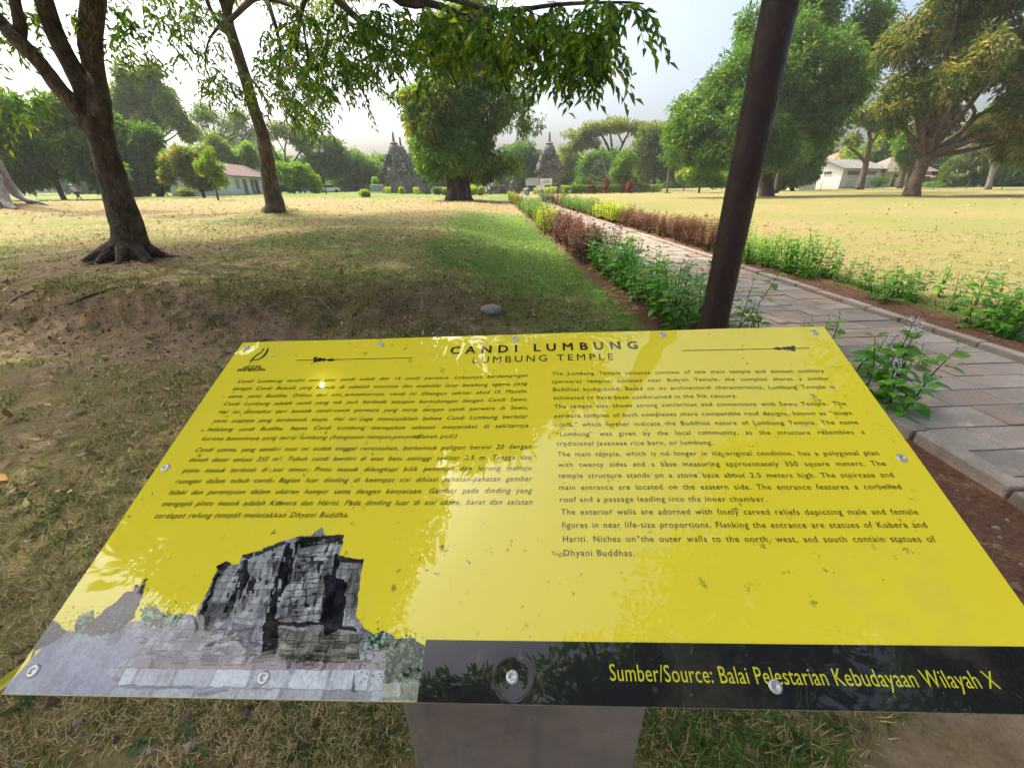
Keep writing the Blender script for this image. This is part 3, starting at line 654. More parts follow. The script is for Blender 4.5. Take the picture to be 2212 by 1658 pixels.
for k in range(500):                                          # leaf sprays over the shrubs
    o_ = uv(*zP(*[(rng.uniform(230, 560), rng.uniform(470, 590)), (rng.uniform(600, 800), rng.uniform(450, 560)), (rng.uniform(1600, 1890), rng.uniform(575, 800))][k % 3])); an_ = rng.uniform(0, 6.28); l_, w_ = rng.uniform(.003, .006), .0011; c_, s_2 = math.cos(an_), math.sin(an_)
    m = inpoly(U, V, [(o_[0], o_[1]), (o_[0] + c_ * l_ * .5 - s_2 * w_, o_[1] + s_2 * l_ * .5 + c_ * w_), (o_[0] + c_ * l_, o_[1] + s_2 * l_), (o_[0] + c_ * l_ * .5 + s_2 * w_, o_[1] + s_2 * l_ * .5 - c_ * w_)])
    if k % 3 < 2 or o_[0] > 0: ink[m] = np.array([(.03, .06, .02), (.12, .2, .07), (.2, .3, .14), (.02, .03, .02)][rng.integers(4)]); alpha |= m
ink = np.clip(ink, .004, .8)
fm = alpha[:-1, :-1] & alpha[1:, :-1] & alpha[:-1, 1:] & alpha[1:, 1:]; I = np.arange(nu * nv).reshape(nv, nu)
mb = MB(); mb.add(onboard(U.ravel(), V.ravel(), .0004), quads=np.stack([I[:-1, :-1][fm], I[1:, :-1][fm], I[1:, 1:][fm], I[:-1, 1:][fm]], 1), tint=ink.reshape(-1, 3))
mb.build('printed_photo', M['print_photo'], sign, True, attr='ink')

# ------------------------------------------------------------------ brown pole behind the board
t = NT('brown_paint'); c = t.coord(); n1 = t.noise(4, 5, .65, c); n2 = t.noise(22, 5, .75, c); n3 = t.noise(90, 3, .7, c)
col = t.ramp(n1, [(.3, (.020, .011, .009)), (.7, (.038, .022, .018))])
col = t.mix(t.ramp(n2, [(.60, (0, 0, 0)), (.66, (.8,) * 3)]), col, (.085, .05, .035))          # chipped, rusty patches
col = t.mix(t.ramp(n3, [(.68, (0, 0, 0)), (.72, (.7,) * 3)]), col, (.15, .13, .12))            # dust and splashes
t.set(Base_Color=col, Roughness=t.ramp(n2, [(.4, (.38,) * 3), (.7, (.75,) * 3)])); t.bump(t.math('ADD', n2, t.math('MULTIPLY', n1, .6)), .45, .008); M['brown_paint'] = t.m
pp = at(1539, 708, 1.5); pz = float(gz(pp[0], pp[1], False)); rp = wid(61, pp, True) / 2
M['brown_paint'].node_tree.nodes['Principled BSDF'].inputs['Specular IOR Level'].default_value = .3
po = thing('pole', (pp[0], pp[1], pz), 'thick dark brown metal pole standing right behind the yellow board', 'pole')
mb = MB(); mb.tube([(pp[0], pp[1], pz - .05 + i * .1) for i in range(48)], np.full(48, rp), 28, 0.012); mb.build('shaft', M['brown_paint'], po, True)
mb = MB(); mb.lathe([(rp * 2.2, 0), (rp * 2.2, .012), (rp * 1.06, .014), (rp * 1.03, .03)], (pp[0], pp[1], pz + .01), 20); mb.build('base_plate', M['brown_paint'], po)

# ------------------------------------------------------------------ trees
def crown(mb, blobs, ncl, per, L, W, droop=.3, fill=.45, gap=.35, tint0=.5, tvar=.5, kind=4, seed=0, hang=.25, spread=.55, hole=None):
    blobs = [(np.array(c, float), np.array(r, float)) for c, r in blobs]
    wts = np.array([r[0] * r[2] + r[0] * r[1] + r[1] * r[2] for _, r in blobs]); wts /= wts.sum()
    idx = rng.choice(len(blobs), ncl, p=wts)
    C0 = np.array([b[0] for b in blobs])[idx]; R0 = np.array([b[1] for b in blobs])[idx]
    d = rng.normal(size=(ncl, 3)); d /= np.linalg.norm(d, axis=1)[:, None]
    rr = fill + (1 - fill) * rng.random(ncl) ** .5
    lump = .55 + .9 * fbm(d[:, 0] * 2.2 + idx * 3.3 + seed, d[:, 1] * 2.2 + d[:, 2] * 2.7 + 40, 51, 3)
    P = C0 + d * R0 * (rr * lump)[:, None]
    keep = fbm(P[:, 0] * 1.3 / R0[:, 0] * 2 + 60, (P[:, 2] + P[:, 1] * .6) * 2.6 / R0[:, 2] + seed * 7 + 80, 52, 3) > gap
    P, d, R0 = P[keep], d[keep], R0[keep]; n = len(P)
    ctint = np.clip(tint0 + tvar * (fbm(P[:, 0] / R0[:, 0] * 2.5 + 30, P[:, 2] / R0[:, 2] * 2.5 + seed, 53, 3) - .5) * 2, 0, 1)
    PP = np.repeat(P, per, 0); dd = np.repeat(d, per, 0)
    q = rng.normal(size=PP.shape); q /= np.linalg.norm(q, axis=1)[:, None]
    ld = dd * .45 + q * .9 + np.array([0, 0, -hang])
    L_ = L * rng.uniform(.65, 1.25, len(PP)); ld /= np.linalg.norm(ld, axis=1)[:, None]
    PP = PP + q * (L * spread)
    if hole is not None:
        hp, hd, hr = hole; e = PP + ld * L_[:, None] * .5 - hp; k_ = np.linalg.norm(e - np.outer(e @ hd, hd), axis=1) > hr
        PP, ld, L_ = PP[k_], ld[k_], L_[k_]; tint_ = np.repeat(ctint, per)[k_]
    else: tint_ = np.repeat(ctint, per)
    nr = rng.normal(size=PP.shape) * .5 + np.array([0, 0, 1.])
    mb.leaves(PP, ld, nr, L_, W * L_ / L, np.clip(tint_ + rng.normal(0, .13, len(PP)), 0, 1), kind, droop)
def px_blobs(bl, Y):
    out = []
    for b in bl:
        px, py, rx, ry = b[:4]; dY = b[4] if len(b) > 4 else 0
        c = at(px, py, Y + dY); w = wid(1., c); wh = wid(1., c, True); out.append((c, (rx * wh, max(rx * wh, ry * w) * .85, ry * w)))
    return out
def lumpy(B, n=6, sz=.5, out=.62):
    R_ = []
    for c, r in B:
        r = np.array(r); R_.append((c, r * .58))
        for k in range(n):
            d = rng.normal(size=3); d /= np.linalg.norm(d); R_.append((np.array(c) + d * r * out * rng.uniform(.8, 1.25), r * sz * rng.uniform(.6, 1.15)))
    return R_
def px_line(pts, Y):
    P = []; Rr = []
    for p in pts:
        c = at(p[0], p[1], Y + (p[3] if len(p) > 3 else 0)); P.append(c); Rr.append(wid(p[2], c, True) / 2)
    return P, Rr
def px_tree(name, label, trunk, limbs, blobs, mat, bark='bark_dark', Y=None, ncl=1500, per=6, lpx=8, wr=.4, group=None, autolimb=True, cat='tree', extra=None, sides=8, rough=.1, **kw):
    b0 = ground(trunk[0][0], trunk[0][1]) if Y is None else at(trunk[0][0], trunk[0][1], Y)
    Y = b0[1]; b0 = np.array([b0[0], Y, float(gz(b0[0], Y, False))])
    o = thing(name, b0, label, cat, group)
    P, Rr = px_line(trunk, Y); P[0] = b0 - np.array([0, 0, .15])
    mb = MB(); mb.tube(P, Rr, sides, rough, smooth_n=4)
    for li in limbs:
        p_, r_ = px_line(li, Y); mb.tube(p_, r_, 6, rough, smooth_n=3)
    B = px_blobs(blobs, Y)
    if autolimb and len(P):
        top = P[-1]; rt = Rr[-1]
        for c, r in B:
            e = c + np.array([0, 0, r[2] * .2]); m = top * .45 + e * .55 + np.array([0, 0, -r[2] * .2])
            mb.tube([top, m, e], [rt * .7, rt * .4, rt * .12], 5, .1, smooth_n=3)
    mb.build('trunk', M[bark], o, True)
    cb = MB(); w = wid(1., at(trunk[-1][0], trunk[-1][1], Y)); crown(cb, lumpy(B, *((9, .55, .5) if name == 'mango_tree' else ())), ncl, per, lpx * w, lpx * w * wr, **kw)
    if extra: extra(cb, B, w)
    if cb.n: cb.build('crown', M[mat], o)
    return o
def sprays(mb, tw, anchors, L, W, nl=10, kind=4, droop=.35, tint0=.45, twig=.55):
    """drooping twigs: each a thin tube with alternate leaves"""
    for a in anchors:
        az = rng.uniform(0, 2 * math.pi); h = np.array([math.cos(az), math.sin(az), 0]); ln = twig * rng.uniform(.6, 1.4)
        s_ = np.linspace(0, 1, 5)[:, None]
        pts = a + h * ln * (s_ * .75) + np.array([0, 0, 1]) * ln * (.12 * s_ - .75 * s_ ** 2)
        tw.tube(pts, np.linspace(.006, .002, 5) * (L / .13), 3, cap=False)
        k = np.linspace(.12, 1, nl); base = np.stack([np.interp(k, s_[:, 0], pts[:, i]) for i in range(3)], 1)
        sd = np.where(np.arange(nl) % 2, 1, -1)[:, None] * np.cross(h, [0, 0, 1])
        d = sd * .7 + h * .5 + rng.normal(0, .35, (nl, 3)) + np.array([0, 0, -.55])
        nr = np.array([0, 0, 1.]) + rng.normal(0, .4, (nl, 3))
        mb.leaves(base, d, nr, L * rng.uniform(.6, 1.2, nl), W * rng.uniform(.8, 1.2, nl), np.clip(tint0 + rng.normal(0, .16, nl) + rng.normal(0, .12), 0, 1), kind, droop)
def ell_anchors(ells):
    out = []
    for px, py, rx, ry, Y, n in ells:
        for _ in range(n):
            r = math.sqrt(rng.random()); th = rng.uniform(0, 2 * math.pi)
            out.append(at(px + rx * r * math.cos(th), py + ry * r * math.sin(th), Y * rng.uniform(.9, 1.12)))
    return out
# --- the near leaning tree on the left, three limbs, roof of leaves overhead
k9 = lambda pts: [(x * .2931, y * .2931, w * .2931) + tuple(r) for x, y, w, *r in pts]
b0 = ground(288, 552); Y1 = b0[1]
tree = thing('leaning_tree', (b0[0], b0[1], float(gz(b0[0], b0[1], False))), 'near tree at left with thick brown trunk parting into three limbs', 'tree')
mb = MB()
P, Rr = px_line(k9([(985, 1905, 350), (970, 1830, 300), (930, 1640, 262), (830, 1315, 236), (745, 1020, 226), (700, 860, 225)]), Y1)
P[0] = b0 - np.array([0, 0, .2]); mb.tube(P, Rr, 22, .10, smooth_n=6, lobes=.16, seed=1); mb.build('trunk', M['bark_brown'], tree, True)
mb = MB()
for az, ln in ((-2.8, .6), (-2.1, .45), (-.5, .55), (-1.3, .4), (.3, .45), (1.6, .5), (2.6, .5)):
    h = np.array([math.cos(az), math.sin(az), 0]); pts = [b0 + h * Rr[1] * .6 + np.array([0, 0, .2])]
    for q_ in (.55, .8, 1.): p = b0 + h * (Rr[1] * .9 + ln * q_) + np.array([h[1], -h[0], 0]) * .15 * q_ * rng.normal(); p[2] = float(gz(p[0], p[1])) + .05 * (1 - q_) - .01; pts.append(p)
    mb.tube(pts, [.12, .08, .045, .015], 7, .2, smooth_n=4)
mb.build('roots', M['bark_brown'], tree, True)
limbs = [k9([(735, 960, 205), (660, 760, 190, .1), (560, 545, 175, .15), (430, 300, 168, .2), (320, 0, 175, .25), (250, -300, 150, .1), (150, -900, 110, 0), (0, -1500, 60, 0)]),
         k9([(745, 960, 190), (735, 760, 190, .1), (692, 520, 185, .35), (665, 300, 200, .4), (690, 0, 205, .4), (740, -300, 170, .3), (900, -900, 110, 0), (1100, -1400, 60, -.3)]),
         k9([(690, 980, 160), (560, 790, 165, -.05), (430, 640, 158, -.1), (300, 470, 150, -.15), (130, 295, 165, -.15), (20, 180, 150, -.1), (-200, -60, 130, -.2), (-700, -500, 80, -.5), (-1000, -900, 40, -1)]),
         k9([(140, 300, 120, -.1), (150, 190, 118, -.05), (110, 0, 108), (90, -300, 90, .2), (40, -900, 50, .3)])]
for li in limbs:
    p_, r_ = px_line(li, Y1); mb = MB(); mb.tube(p_, r_, 14, .12, smooth_n=5, seed=len(li)); mb.build('limb', M['bark_brown'], tree, True)
cb = MB(); tw = MB()
ov = [((-9, 10, 7.6), (3.2, 3.2, 1.3)), ((-5.2, 9.2, 7.3), (3, 2.8, 1.3)), ((-2.5, 10, 7.2), (2.8, 2.8, 1.4)), ((-12, 7, 7.6), (3, 3, 1.4)), ((-7, 13, 7.8), (3.4, 3, 1.3)), ((-3, 6.4, 7), (2.2, 2.2, 1.2)),
      ((.1, 8, 6.8), (2.4, 2.2, 1.3)), ((-6.4, 6, 7.6), (2.6, 2.5, 1.3)), ((-9, 4.2, 7.5), (2.6, 2.6, 1.3)), ((-.6, 5.2, 6.6), (1.7, 1.7, .9)), ((-14, 12, 8), (3, 3, 1.4)), ((1.9, 6.8, 6.4), (1.5, 1.5, 1)), ((0.2, 3.9, 6.9), (1.5, .9, .6))]
crown(cb, ov, 9000, 7, .17, .062, gap=.34, fill=.3, seed=3, spread=.7, hole=(onboard(*[np.array(q) for q in uv(697, 820)]), np.array(SUN), .065))
ov2 = [((-3.6, 3.2, 7.2), (1.9, 1.7, .9)), ((-5.6, 1.8, 7.3), (2.0, 1.9, .9)), ((-2.9, 1.2, 7.1), (1.2, 1.2, .7)), ((-3.5, -.1, 7.1), (1.5, 1.15, .5)), ((-5.4, .3, 7.2), (1.2, .9, .5)), ((.1, 2.75, 7), (1.15, .6, .3)), ((-1.75, 2.6, 7), (1.1, .8, .4)), ((-.75, 2.1, 7), (.8, .55, .3)), ((-5.3, 3.5, 7.3), (1.1, .8, .5))]
gl = onboard(*[np.array(q) for q in uv(697, 820)]); crown(cb, ov2, 11800, 7, .17, .062, gap=.15, fill=.0, seed=5, spread=.7, hole=(gl, np.array(SUN), .065))
ov3 = [((.4, 4.5, 6.9), (1.7, 1.2, .5)), ((.3, 6.2, 6.8), (1.9, 1.5, .7)), ((1.4, 7.8, 6.6), (1.6, 1.5, .7)), ((-5, 7.4, 7.4), (2.2, 1.8, .8)), ((-7.6, 6.9, 7.6), (2.2, 1.8, .8)), ((-2.6, 4.6, 7.2), (1.4, 1.2, .6)), ((-8.5, 14.5, 7.8), (3, 2.5, 1)), ((-4.5, 12, 7.6), (2.6, 2.2, .9)), ((-12, 11.5, 8), (2.6, 2.4, 1)), ((.2, 10.6, 7), (1.9, 2, .7))]
crown(cb, ov3, 9500, 7, .17, .062, gap=.16, fill=.1, seed=6, spread=.7, hole=(gl, np.array(SUN), .065))
nearL = [(1130, 50, 130, 50, 5.4, 52), (1230, 95, 90, 60, 5.1, 36), (1290, 115, 40, 34, 4.9, 13), (1215, 130, 80, 22, 5.3, 13), (1090, 95, 80, 45, 5.8, 20), (1345, 12, 45, 12, 4.6, 9), (1000, 50, 110, 50, 6, 55), (950, 100, 60, 40, 6.2, 16),
         (860, 60, 90, 60, 7, 50), (790, 110, 80, 50, 7.4, 36), (720, 50, 90, 50, 8, 45), (700, 150, 70, 40, 8, 22), (760, 190, 50, 30, 8, 10), (1270, 40, 80, 36, 4.9, 22)]
sprays(cb, tw, ell_anchors(nearL), .122, .042, 12, twig=.45)
sprays(cb, tw, ell_anchors([(40, 235, 60, 35, 10, 12), (290, 40, 60, 40, 9, 16), (270, 95, 40, 25, 9.5, 8), (320, 125, 26, 12, 9.5, 4), (20, 90, 40, 60, 9, 12), (110, 20, 80, 25, 9, 16), (230, 15, 40, 20, 9, 8)]), .15, .05, 10)
for li in ([(600, -220, 26, 8), (680, -60, 20, 8), (745, 15, 15, 7.8), (800, 60, 11, 7.5), (880, 95, 8, 7.2), (950, 125, 5, 6.6), (990, 190, 3, 6.2)], [(700, -250, 30, 7.5), (840, -18, 20, 6.6), (940, 10, 15, 6.2), (1010, 40, 11, 5.9), (1060, 100, 9, 5.6), (1095, 200, 4, 5.5)],
           [(840, -18, 14, 6.6), (960, -5, 11, 6), (1080, 30, 9, 5.5), (1180, 60, 7, 5.2), (1250, 85, 6, 5), (1300, 110, 4, 4.8), (1322, 150, 2.5, 4.8)], [(1080, 30, 10, 5.5), (1200, 10, 8, 5), (1340, 5, 5, 4.6), (1390, 8, 3, 4.5)],
           [(680, -60, 12, 8), (650, 30, 8, 8.2), (640, 110, 5, 8.5)], [(1180, 60, 7, 5.2), (1190, 110, 5, 5.2), (1180, 160, 2.5, 5.2)], [(700, -250, 30, 7.5), (380, -600, 60, 8), (200, -900, 60, 8.2)]):
    pts = [at(a, b, Yq) for a, b, w_, Yq in li]; tw.tube(pts, [wid(w_, p) / 2 for (a, b, w_, Yq), p in zip(li, pts)], 6, .15, smooth_n=4)
cb.build('crown', M['leaf_fig'], tree); tw.build('branches', M['bark_dark'], tree, True)
# --- second leaning tree
b0 = ground(590, 453); Y2 = b0[1]
kz = lambda pts: [(485.8 + x * .2931, y * .2931, w * .2931) + tuple(r) for x, y, w, *r in pts]
tree = thing('leaning_tree', (b0[0], b0[1], float(gz(b0[0], b0[1], False))), 'slim leaning tree with a bent bare trunk standing on a small mound of earth', 'tree')
mb = MB(); P, Rr = px_line(kz([(378, 1560, 175), (365, 1500, 132), (330, 1350, 112), (303, 1150, 106), (272, 970, 98), (212, 800, 98), (148, 560, 92), (90, 380, 92), (35, 210, 88), (15, 110, 100)]), Y2)
P[0] = b0 - np.array([0, 0, .2]); mb.tube(P, Rr, 16, .1, smooth_n=5, lobes=.22, seed=4); mb.build('trunk', M['bark_brown'], tree, True)
for li in ([(20, 130, 62), (-20, 0, 55), (-60, -200, 48), (-90, -500, 30)], [(18, 130, 60), (40, 0, 58), (90, -220, 45), (200, -500, 28)], [(35, 262, 50), (-60, 150, 40), (-110, 60, 34), (-145, -30, 30), (-200, -250, 20)]):
    p_, r_ = px_line(kz(li), Y2); mb = MB(); mb.tube(p_, r_, 10, .1, smooth_n=4); mb.build('limb', M['bark_brown'], tree, True)
cb = MB(); tw = MB()
crown(cb, [((-11, 21, 10.5), (4.5, 4, 1.6)), ((-7, 20, 10.3), (3.5, 3, 1.4)), ((-14, 22, 10), (3.5, 3.5, 1.5)), ((-9, 25, 10.6), (4, 3, 1.5))], 2600, 7, .24, .085, gap=.3, fill=.3, spread=.7)
sprays(cb, tw, ell_anchors([(465, 175, 50, 32, 19, 26), (440, 110, 45, 40, 19, 12), (430, 30, 50, 40, 19, 12), (625, 70, 55, 60, 17, 40), (605, 160, 65, 50, 18, 34), (660, 205, 40, 40, 17, 18), (625, 215, 40, 32, 18, 14), (628, 250, 26, 18, 18, 7), (680, 245, 20, 18, 17, 6), (650, 130, 55, 50, 17, 26), (400, 30, 50, 30, 19, 16)]), .26, .075, 11, twig=1.1)
for li in ([(495, 45, 10, 20), (560, -10, 14, 18), (590, 40, 9, 17), (605, 110, 6, 17), (600, 180, 3, 17)], [(560, -10, 12, 18), (640, 20, 8, 17), (660, 90, 5, 17), (670, 190, 3, 17)], [(478, 50, 7, 20), (450, 90, 4, 19), (445, 150, 3, 19), (470, 185, 2, 19)], [(520, 150, 6, 21), (560, 190, 4, 19), (585, 245, 2, 18)]):
    pts = [at(a, b, Yq) for a, b, w_, Yq in li]; tw.tube(pts, [wid(w_, p) / 2 for (a, b, w_, Yq), p in zip(li, pts)], 5, .15, smooth_n=4)
cb.build('crown', M['leaf_fig'], tree); tw.build('branches', M['bark_dark'], tree, True)
# --- tree behind the viewer whose leaves are mirrored in the board
tree = thing('shade_tree', G(6.8, -4.2), 'leafy tree behind the viewer, seen only mirrored in the right of the yellow board', 'tree')
mb = MB(); mb.tube([(6.8, -4.2, -.1), (6.6, -3.9, 2.5), (5.6, -3, 4.6), (4.6, -1.8, 6.2)], [.34, .26, .2, .1], 12, .1, smooth_n=4)
for e in ((4.6, .1, 7), (6.3, -2, 7.2), (2.3, -2.6, 7), (5.6, 1.9, 7)): mb.tube([(5.6, -3, 4.6), (5.2, -1.8, 6), e], [.15, .09, .03], 8, .1, smooth_n=3)
mb.build('trunk', M['bark_brown'], tree, True)
cb = MB(); crown(cb, [((4.9, .2, 7), (2., 1.9, .9)), ((6.3, -2, 7.2), (2.2, 2.2, 1)), ((2.0, -2.6, 7), (2.0, 1.5, .9)), ((6.3, 2.2, 7.1), (1.8, 1.5, .9)), ((0.9, -3.4, 7), (1.6, 1.4, .8)), ((.9, -1.75, 7), (1.5, .75, .5)), ((2.5, -.7, 7), (1.3, .9, .6)), ((-1.2, -2.4, 7), (1.2, .7, .5)), ((3.7, .7, 7), (1.2, .9, .6)), ((-1.25, -1.85, 7), (.9, .5, .4))], 8200, 7, .17, .062, gap=.26, fill=.2, spread=.7); cb.build('crown', M['leaf_fig'], tree)
# --- pale buttressed trunk at the far left edge
b0 = ground(10, 440); YF = b0[1]
tree = thing('buttressed_tree', (b0[0], b0[1], float(gz(b0[0], b0[1], False))), 'huge pale grey trunk with spreading buttress roots at the far left edge', 'tree')
P, Rr = px_line([(-45, 450, 150), (-40, 410, 110), (-48, 360, 92), (-60, 290, 84), (-75, 150, 80), (-90, -60, 70)], YF); P[0] = P[0] - np.array([0, 0, 1.])
mb = MB(); mb.tube(P, Rr, 20, .14, smooth_n=5, lobes=.25, seed=8); mb.build('trunk', M['bark_pale'], tree, True)
for li in ([(-10, 345, 30), (10, 385, 30), (32, 414, 26), (58, 432, 17, -.3), (88, 444, 9, -.6), (108, 449, 4, -.8)], [(-12, 380, 40, -1), (0, 415, 34, -1.6), (14, 434, 24, -2.2), (34, 446, 10, -2.8)], [(-20, 370, 40, -1), (-18, 420, 34, -2), (-10, 445, 20, -3)]):
    p_, r_ = px_line(li, YF)
    for i in (-1, -2):
        p_[i] = np.array([p_[i][0], p_[i][1], float(gz(p_[i][0], p_[i][1], False)) + (.0 if i == -1 else .15)])
    mb = MB(); mb.tube(p_, r_, 10, .15, smooth_n=5); mb.build('root', M['bark_pale'], tree, True)
cb = MB(); crown(cb, px_blobs([(-120, -160, 200, 80), (40, -180, 160, 60, -4), (-60, -60, 90, 40, 2)], YF), 1500, 6, .4, .15, gap=.35); cb.build('crown', M['leaf_mid'], tree)
# --- the fig with its column of leaves and curtain of aerial roots
b0 = ground(990, 431); YB = b0[1]
tree = thing('strangler_fig', (b0[0], b0[1], float(gz(b0[0], b0[1], False))), 'great fig wrapped in a dense column of leaves above a bundle of aerial roots', 'tree')
w = wid(1., at(990, 400, YB))
mb = MB(); P, Rr = px_line([(990, 434, 50), (988, 405, 44), (984, 375, 44), (985, 330, 46), (992, 280, 34)], YB); mb.tube(P, Rr, 18, .2, smooth_n=4); mb.build('trunk', M['bark_fig'], tree, True)
mb = MB()
for k in range(34):
    a = 2 * math.pi * k / 34 + rng.uniform(-.08, .08); rt = rng.uniform(19, 24) * w; rb = rng.uniform(20, 25) * w
    c0 = at(985 + rng.uniform(-2, 2), 368, YB); c1 = at(990, 402, YB); c2 = at(990 + rng.uniform(-2, 2), 433, YB)
    h = np.array([math.cos(a), math.sin(a), 0]); p2 = c2 + h * rb * 1.12; p2[2] = float(gz(p2[0], p2[1], False)) - .05
    p3 = p2 + h * rng.uniform(1.5, 4) * w * 2; p3[2] = float(gz(p3[0], p3[1], False)) - .1
    r0 = rng.uniform(1.6, 3.4) * w
    mb.tube([c0 + h * rt, c1 + h * rb * .93, p2 + np.array([0, 0, .35]), p3], [r0, r0, r0 * 1.1, r0 * .8], 7, .15, smooth_n=4, seed=k)
mb.build('aerial_roots', M['bark_fig'], tree, True)
mb = MB()
for li in ([(992, 290, 12), (1000, 180, 9), (996, 60, 7), (990, -80, 5)], [(1010, 300, 10), (1035, 200, 7), (1058, 90, 5), (1080, -40, 4)], [(1000, 290, 9), (1018, 200, 8), (1015, 80, 6), (1020, -80, 4)], [(1020, 280, 8), (1060, 210, 5), (1110, 150, 4), (1160, 110, 2)], [(1010, 260, 7), (1080, 225, 4), (1140, 205, 2)], [(975, 290, 9), (950, 190, 6), (925, 110, 4), (910, 20, 2)]):
    p_, r_ = px_line(li, YB); mb.tube(p_, r_, 7, .1, smooth_n=4)
mb.build('limbs', M['bark_pale'], tree, True)
cb = MB()
crown(cb, lumpy(px_blobs([(985, 300, 84, 66), (978, 340, 72, 36, -2), (1022, 325, 46, 48, 1), (940, 260, 50, 52, -1), (985, 225, 60, 56), (1045, 285, 28, 40), (985, 160, 56, 50)], YB)), 5600, 7, 9.5 * w, 3.6 * w, gap=.31, fill=.5, tint0=.52, tvar=.7, seed=9, hang=.7, spread=.85)
cb.build('crown', M['leaf_column'], tree); cb = MB()
crown(cb, lumpy(px_blobs([(915, 215, 58, 42, -2), (900, 250, 42, 50, -2), (945, 190, 45, 30, -2), (925, 290, 35, 40, -3)], YB)), 1100, 7, 9.5 * w, 3.4 * w, gap=.3, fill=.3, tint0=.62, tvar=.4, hang=.6)
crown(cb, lumpy(px_blobs([(1010, 120, 75, 70), (1000, 40, 110, 60), (960, 110, 60, 60), (1070, 150, 50, 60), (1030, 200, 50, 40)], YB)), 1500, 6, 8 * w, 2.8 * w, gap=.42, fill=.1, tint0=.5, seed=11, hang=.6)
crown(cb, px_blobs([(975, 190, 30, 34), (1005, 150, 26, 40), (960, 130, 30, 36), (1035, 190, 24, 36), (995, 90, 34, 40), (950, 70, 30, 30), (1045, 110, 22, 36), (1010, 30, 40, 30), (905, 330, 16, 22, -2), (1072, 345, 14, 26), (935, 370, 20, 14), (1050, 375, 16, 16), (1075, 245, 16, 26)], YB), 2300, 6, 9 * w, 3.2 * w, gap=.33, fill=.2, tint0=.5, tvar=.6, seed=15, hang=.8, spread=.9)
crown(cb, lumpy(px_blobs([(1110, 200, 55, 40), (1135, 255, 42, 40), (1080, 250, 40, 45), (1160, 285, 12, 14), (1100, 355, 35, 30, -1), (850, 200, 40, 20, -2), (1065, 380, 25, 22)], YB)), 1000, 6, 7.5 * w, 2.4 * w, gap=.42, fill=.1, tint0=.55, seed=12, hang=.7)
cb.build('crown', M['leaf_fig'], tree)

# --- the two big trees on the right lawn
def mango_extra(tone, n, seed):
    def f(cb, B, w): crown(cb, B, n, 7, 9 * w, 2.2 * w, fill=.93, tint0=tone, tvar=.1, gap=.5, seed=seed)
    return f
px_tree('mango_tree', 'big dark glossy mango tree on the lawn, its crown passing behind the brown pole', [(1655, 421, 40), (1654, 400, 34), (1655, 360, 30), (1668, 310, 28)], [],
        [(1500, 290, 72, 58, -2), (1560, 215, 80, 60), (1620, 150, 85, 60, -1), (1545, 330, 70, 34, -3), (1640, 285, 90, 62, -2), (1700, 200, 95, 80), (1780, 150, 95, 75), (1760, 260, 80, 62), (1830, 200, 62, 70, 2), (1650, 90, 70, 45, 3), (1480, 230, 30, 24), (1600, 260, 60, 60, -4), (1690, 320, 60, 40, -3), (1610, 60, 30, 28, 4), (1740, 90, 60, 60)],
        'leaf_mango', Y=56, ncl=9000, per=8, lpx=10, wr=.26, gap=.27, fill=.62, tint0=.47, tvar=.6, hang=.35, seed=21, spread=.7)
px_tree('mango_tree', 'light green mango tree rising behind the big dark mango, cut off at the top', [(1676, 412, 14), (1690, 350, 13), (1750, 200, 12)], [],
        [(1760, 60, 75, 60), (1830, 90, 80, 70), (1880, 60, 60, 70), (1720, 20, 50, 40), (1800, -40, 120, 60), (1860, 160, 60, 60)], 'leaf_bright', Y=70, ncl=3600, per=7, lpx=9, wr=.3, gap=.27, fill=.6, tint0=.3, tvar=.35, hang=.35, seed=23)
px_tree('flowering_mango', 'broad mango with rusty flower heads and a low forked trunk, at the right edge', [(1966, 426, 46), (1974, 395, 37), (1990, 360, 33), (1998, 335, 33)],
        [[(1996, 345, 28), (2030, 320, 22), (2075, 285, 18), (2110, 250, 15), (2160, 232, 12), (2260, 200, 8)], [(1992, 345, 22), (1990, 310, 19), (1992, 270, 16), (2000, 220, 12), (2040, 120, 8)], [(2075, 285, 15), (2105, 240, 10), (2080, 190, 8), (2140, 60, 6)], [(1985, 330, 10), (1960, 290, 7), (1920, 250, 5)]],
        [(1980, 200, 90, 70), (2080, 150, 110, 80, -2), (2180, 120, 110, 90), (2050, 60, 110, 70, 2), (1960, 90, 70, 60, 1), (2180, 10, 120, 60), (2240, 240, 110, 90, -3), (1930, 240, 60, 40), (2120, 280, 60, 36, 3), (2200, 300, 70, 50), (2040, 250, 60, 45, 3), (2080, -40, 120, 60)],
        'leaf_rust', bark='bark_brown', Y=48, ncl=7600, per=7, lpx=11, wr=.28, gap=.35, fill=.35, tint0=.42, tvar=.6, hang=.3, seed=25, sides=14, autolimb=True)

# --- trees further off, each with its own outline
DEEP = 'trees along the edge of the park'
px_tree('round_tree', 'broad dark bushy tree over the running person, with a leaning thin trunk', [(142, 436, 14), (130, 412, 14), (118, 380, 14)], [], [(60, 300, 100, 65), (150, 310, 90, 60), (30, 250, 70, 45), (120, 250, 70, 40), (190, 350, 70, 45), (80, 370, 80, 40), (230, 380, 50, 34), (0, 350, 60, 50)], 'leaf_mid', Y=58, ncl=4200, lpx=12, gap=.25, fill=.6, tint0=.42, tvar=.5, seed=31, per=7)
px_tree('round_tree', 'dark rounded tree with a stout trunk, seen right of the near leaning trunk', [(345, 423, 18), (344, 405, 16), (335, 385, 16)], [], [(290, 340, 60, 55), (250, 300, 60, 45), (330, 380, 36, 34), (280, 400, 50, 24), (310, 300, 40, 34)], 'leaf_dark', Y=72, ncl=2400, lpx=11, gap=.22, fill=.6, tint0=.62, tvar=.4, seed=32, per=7)
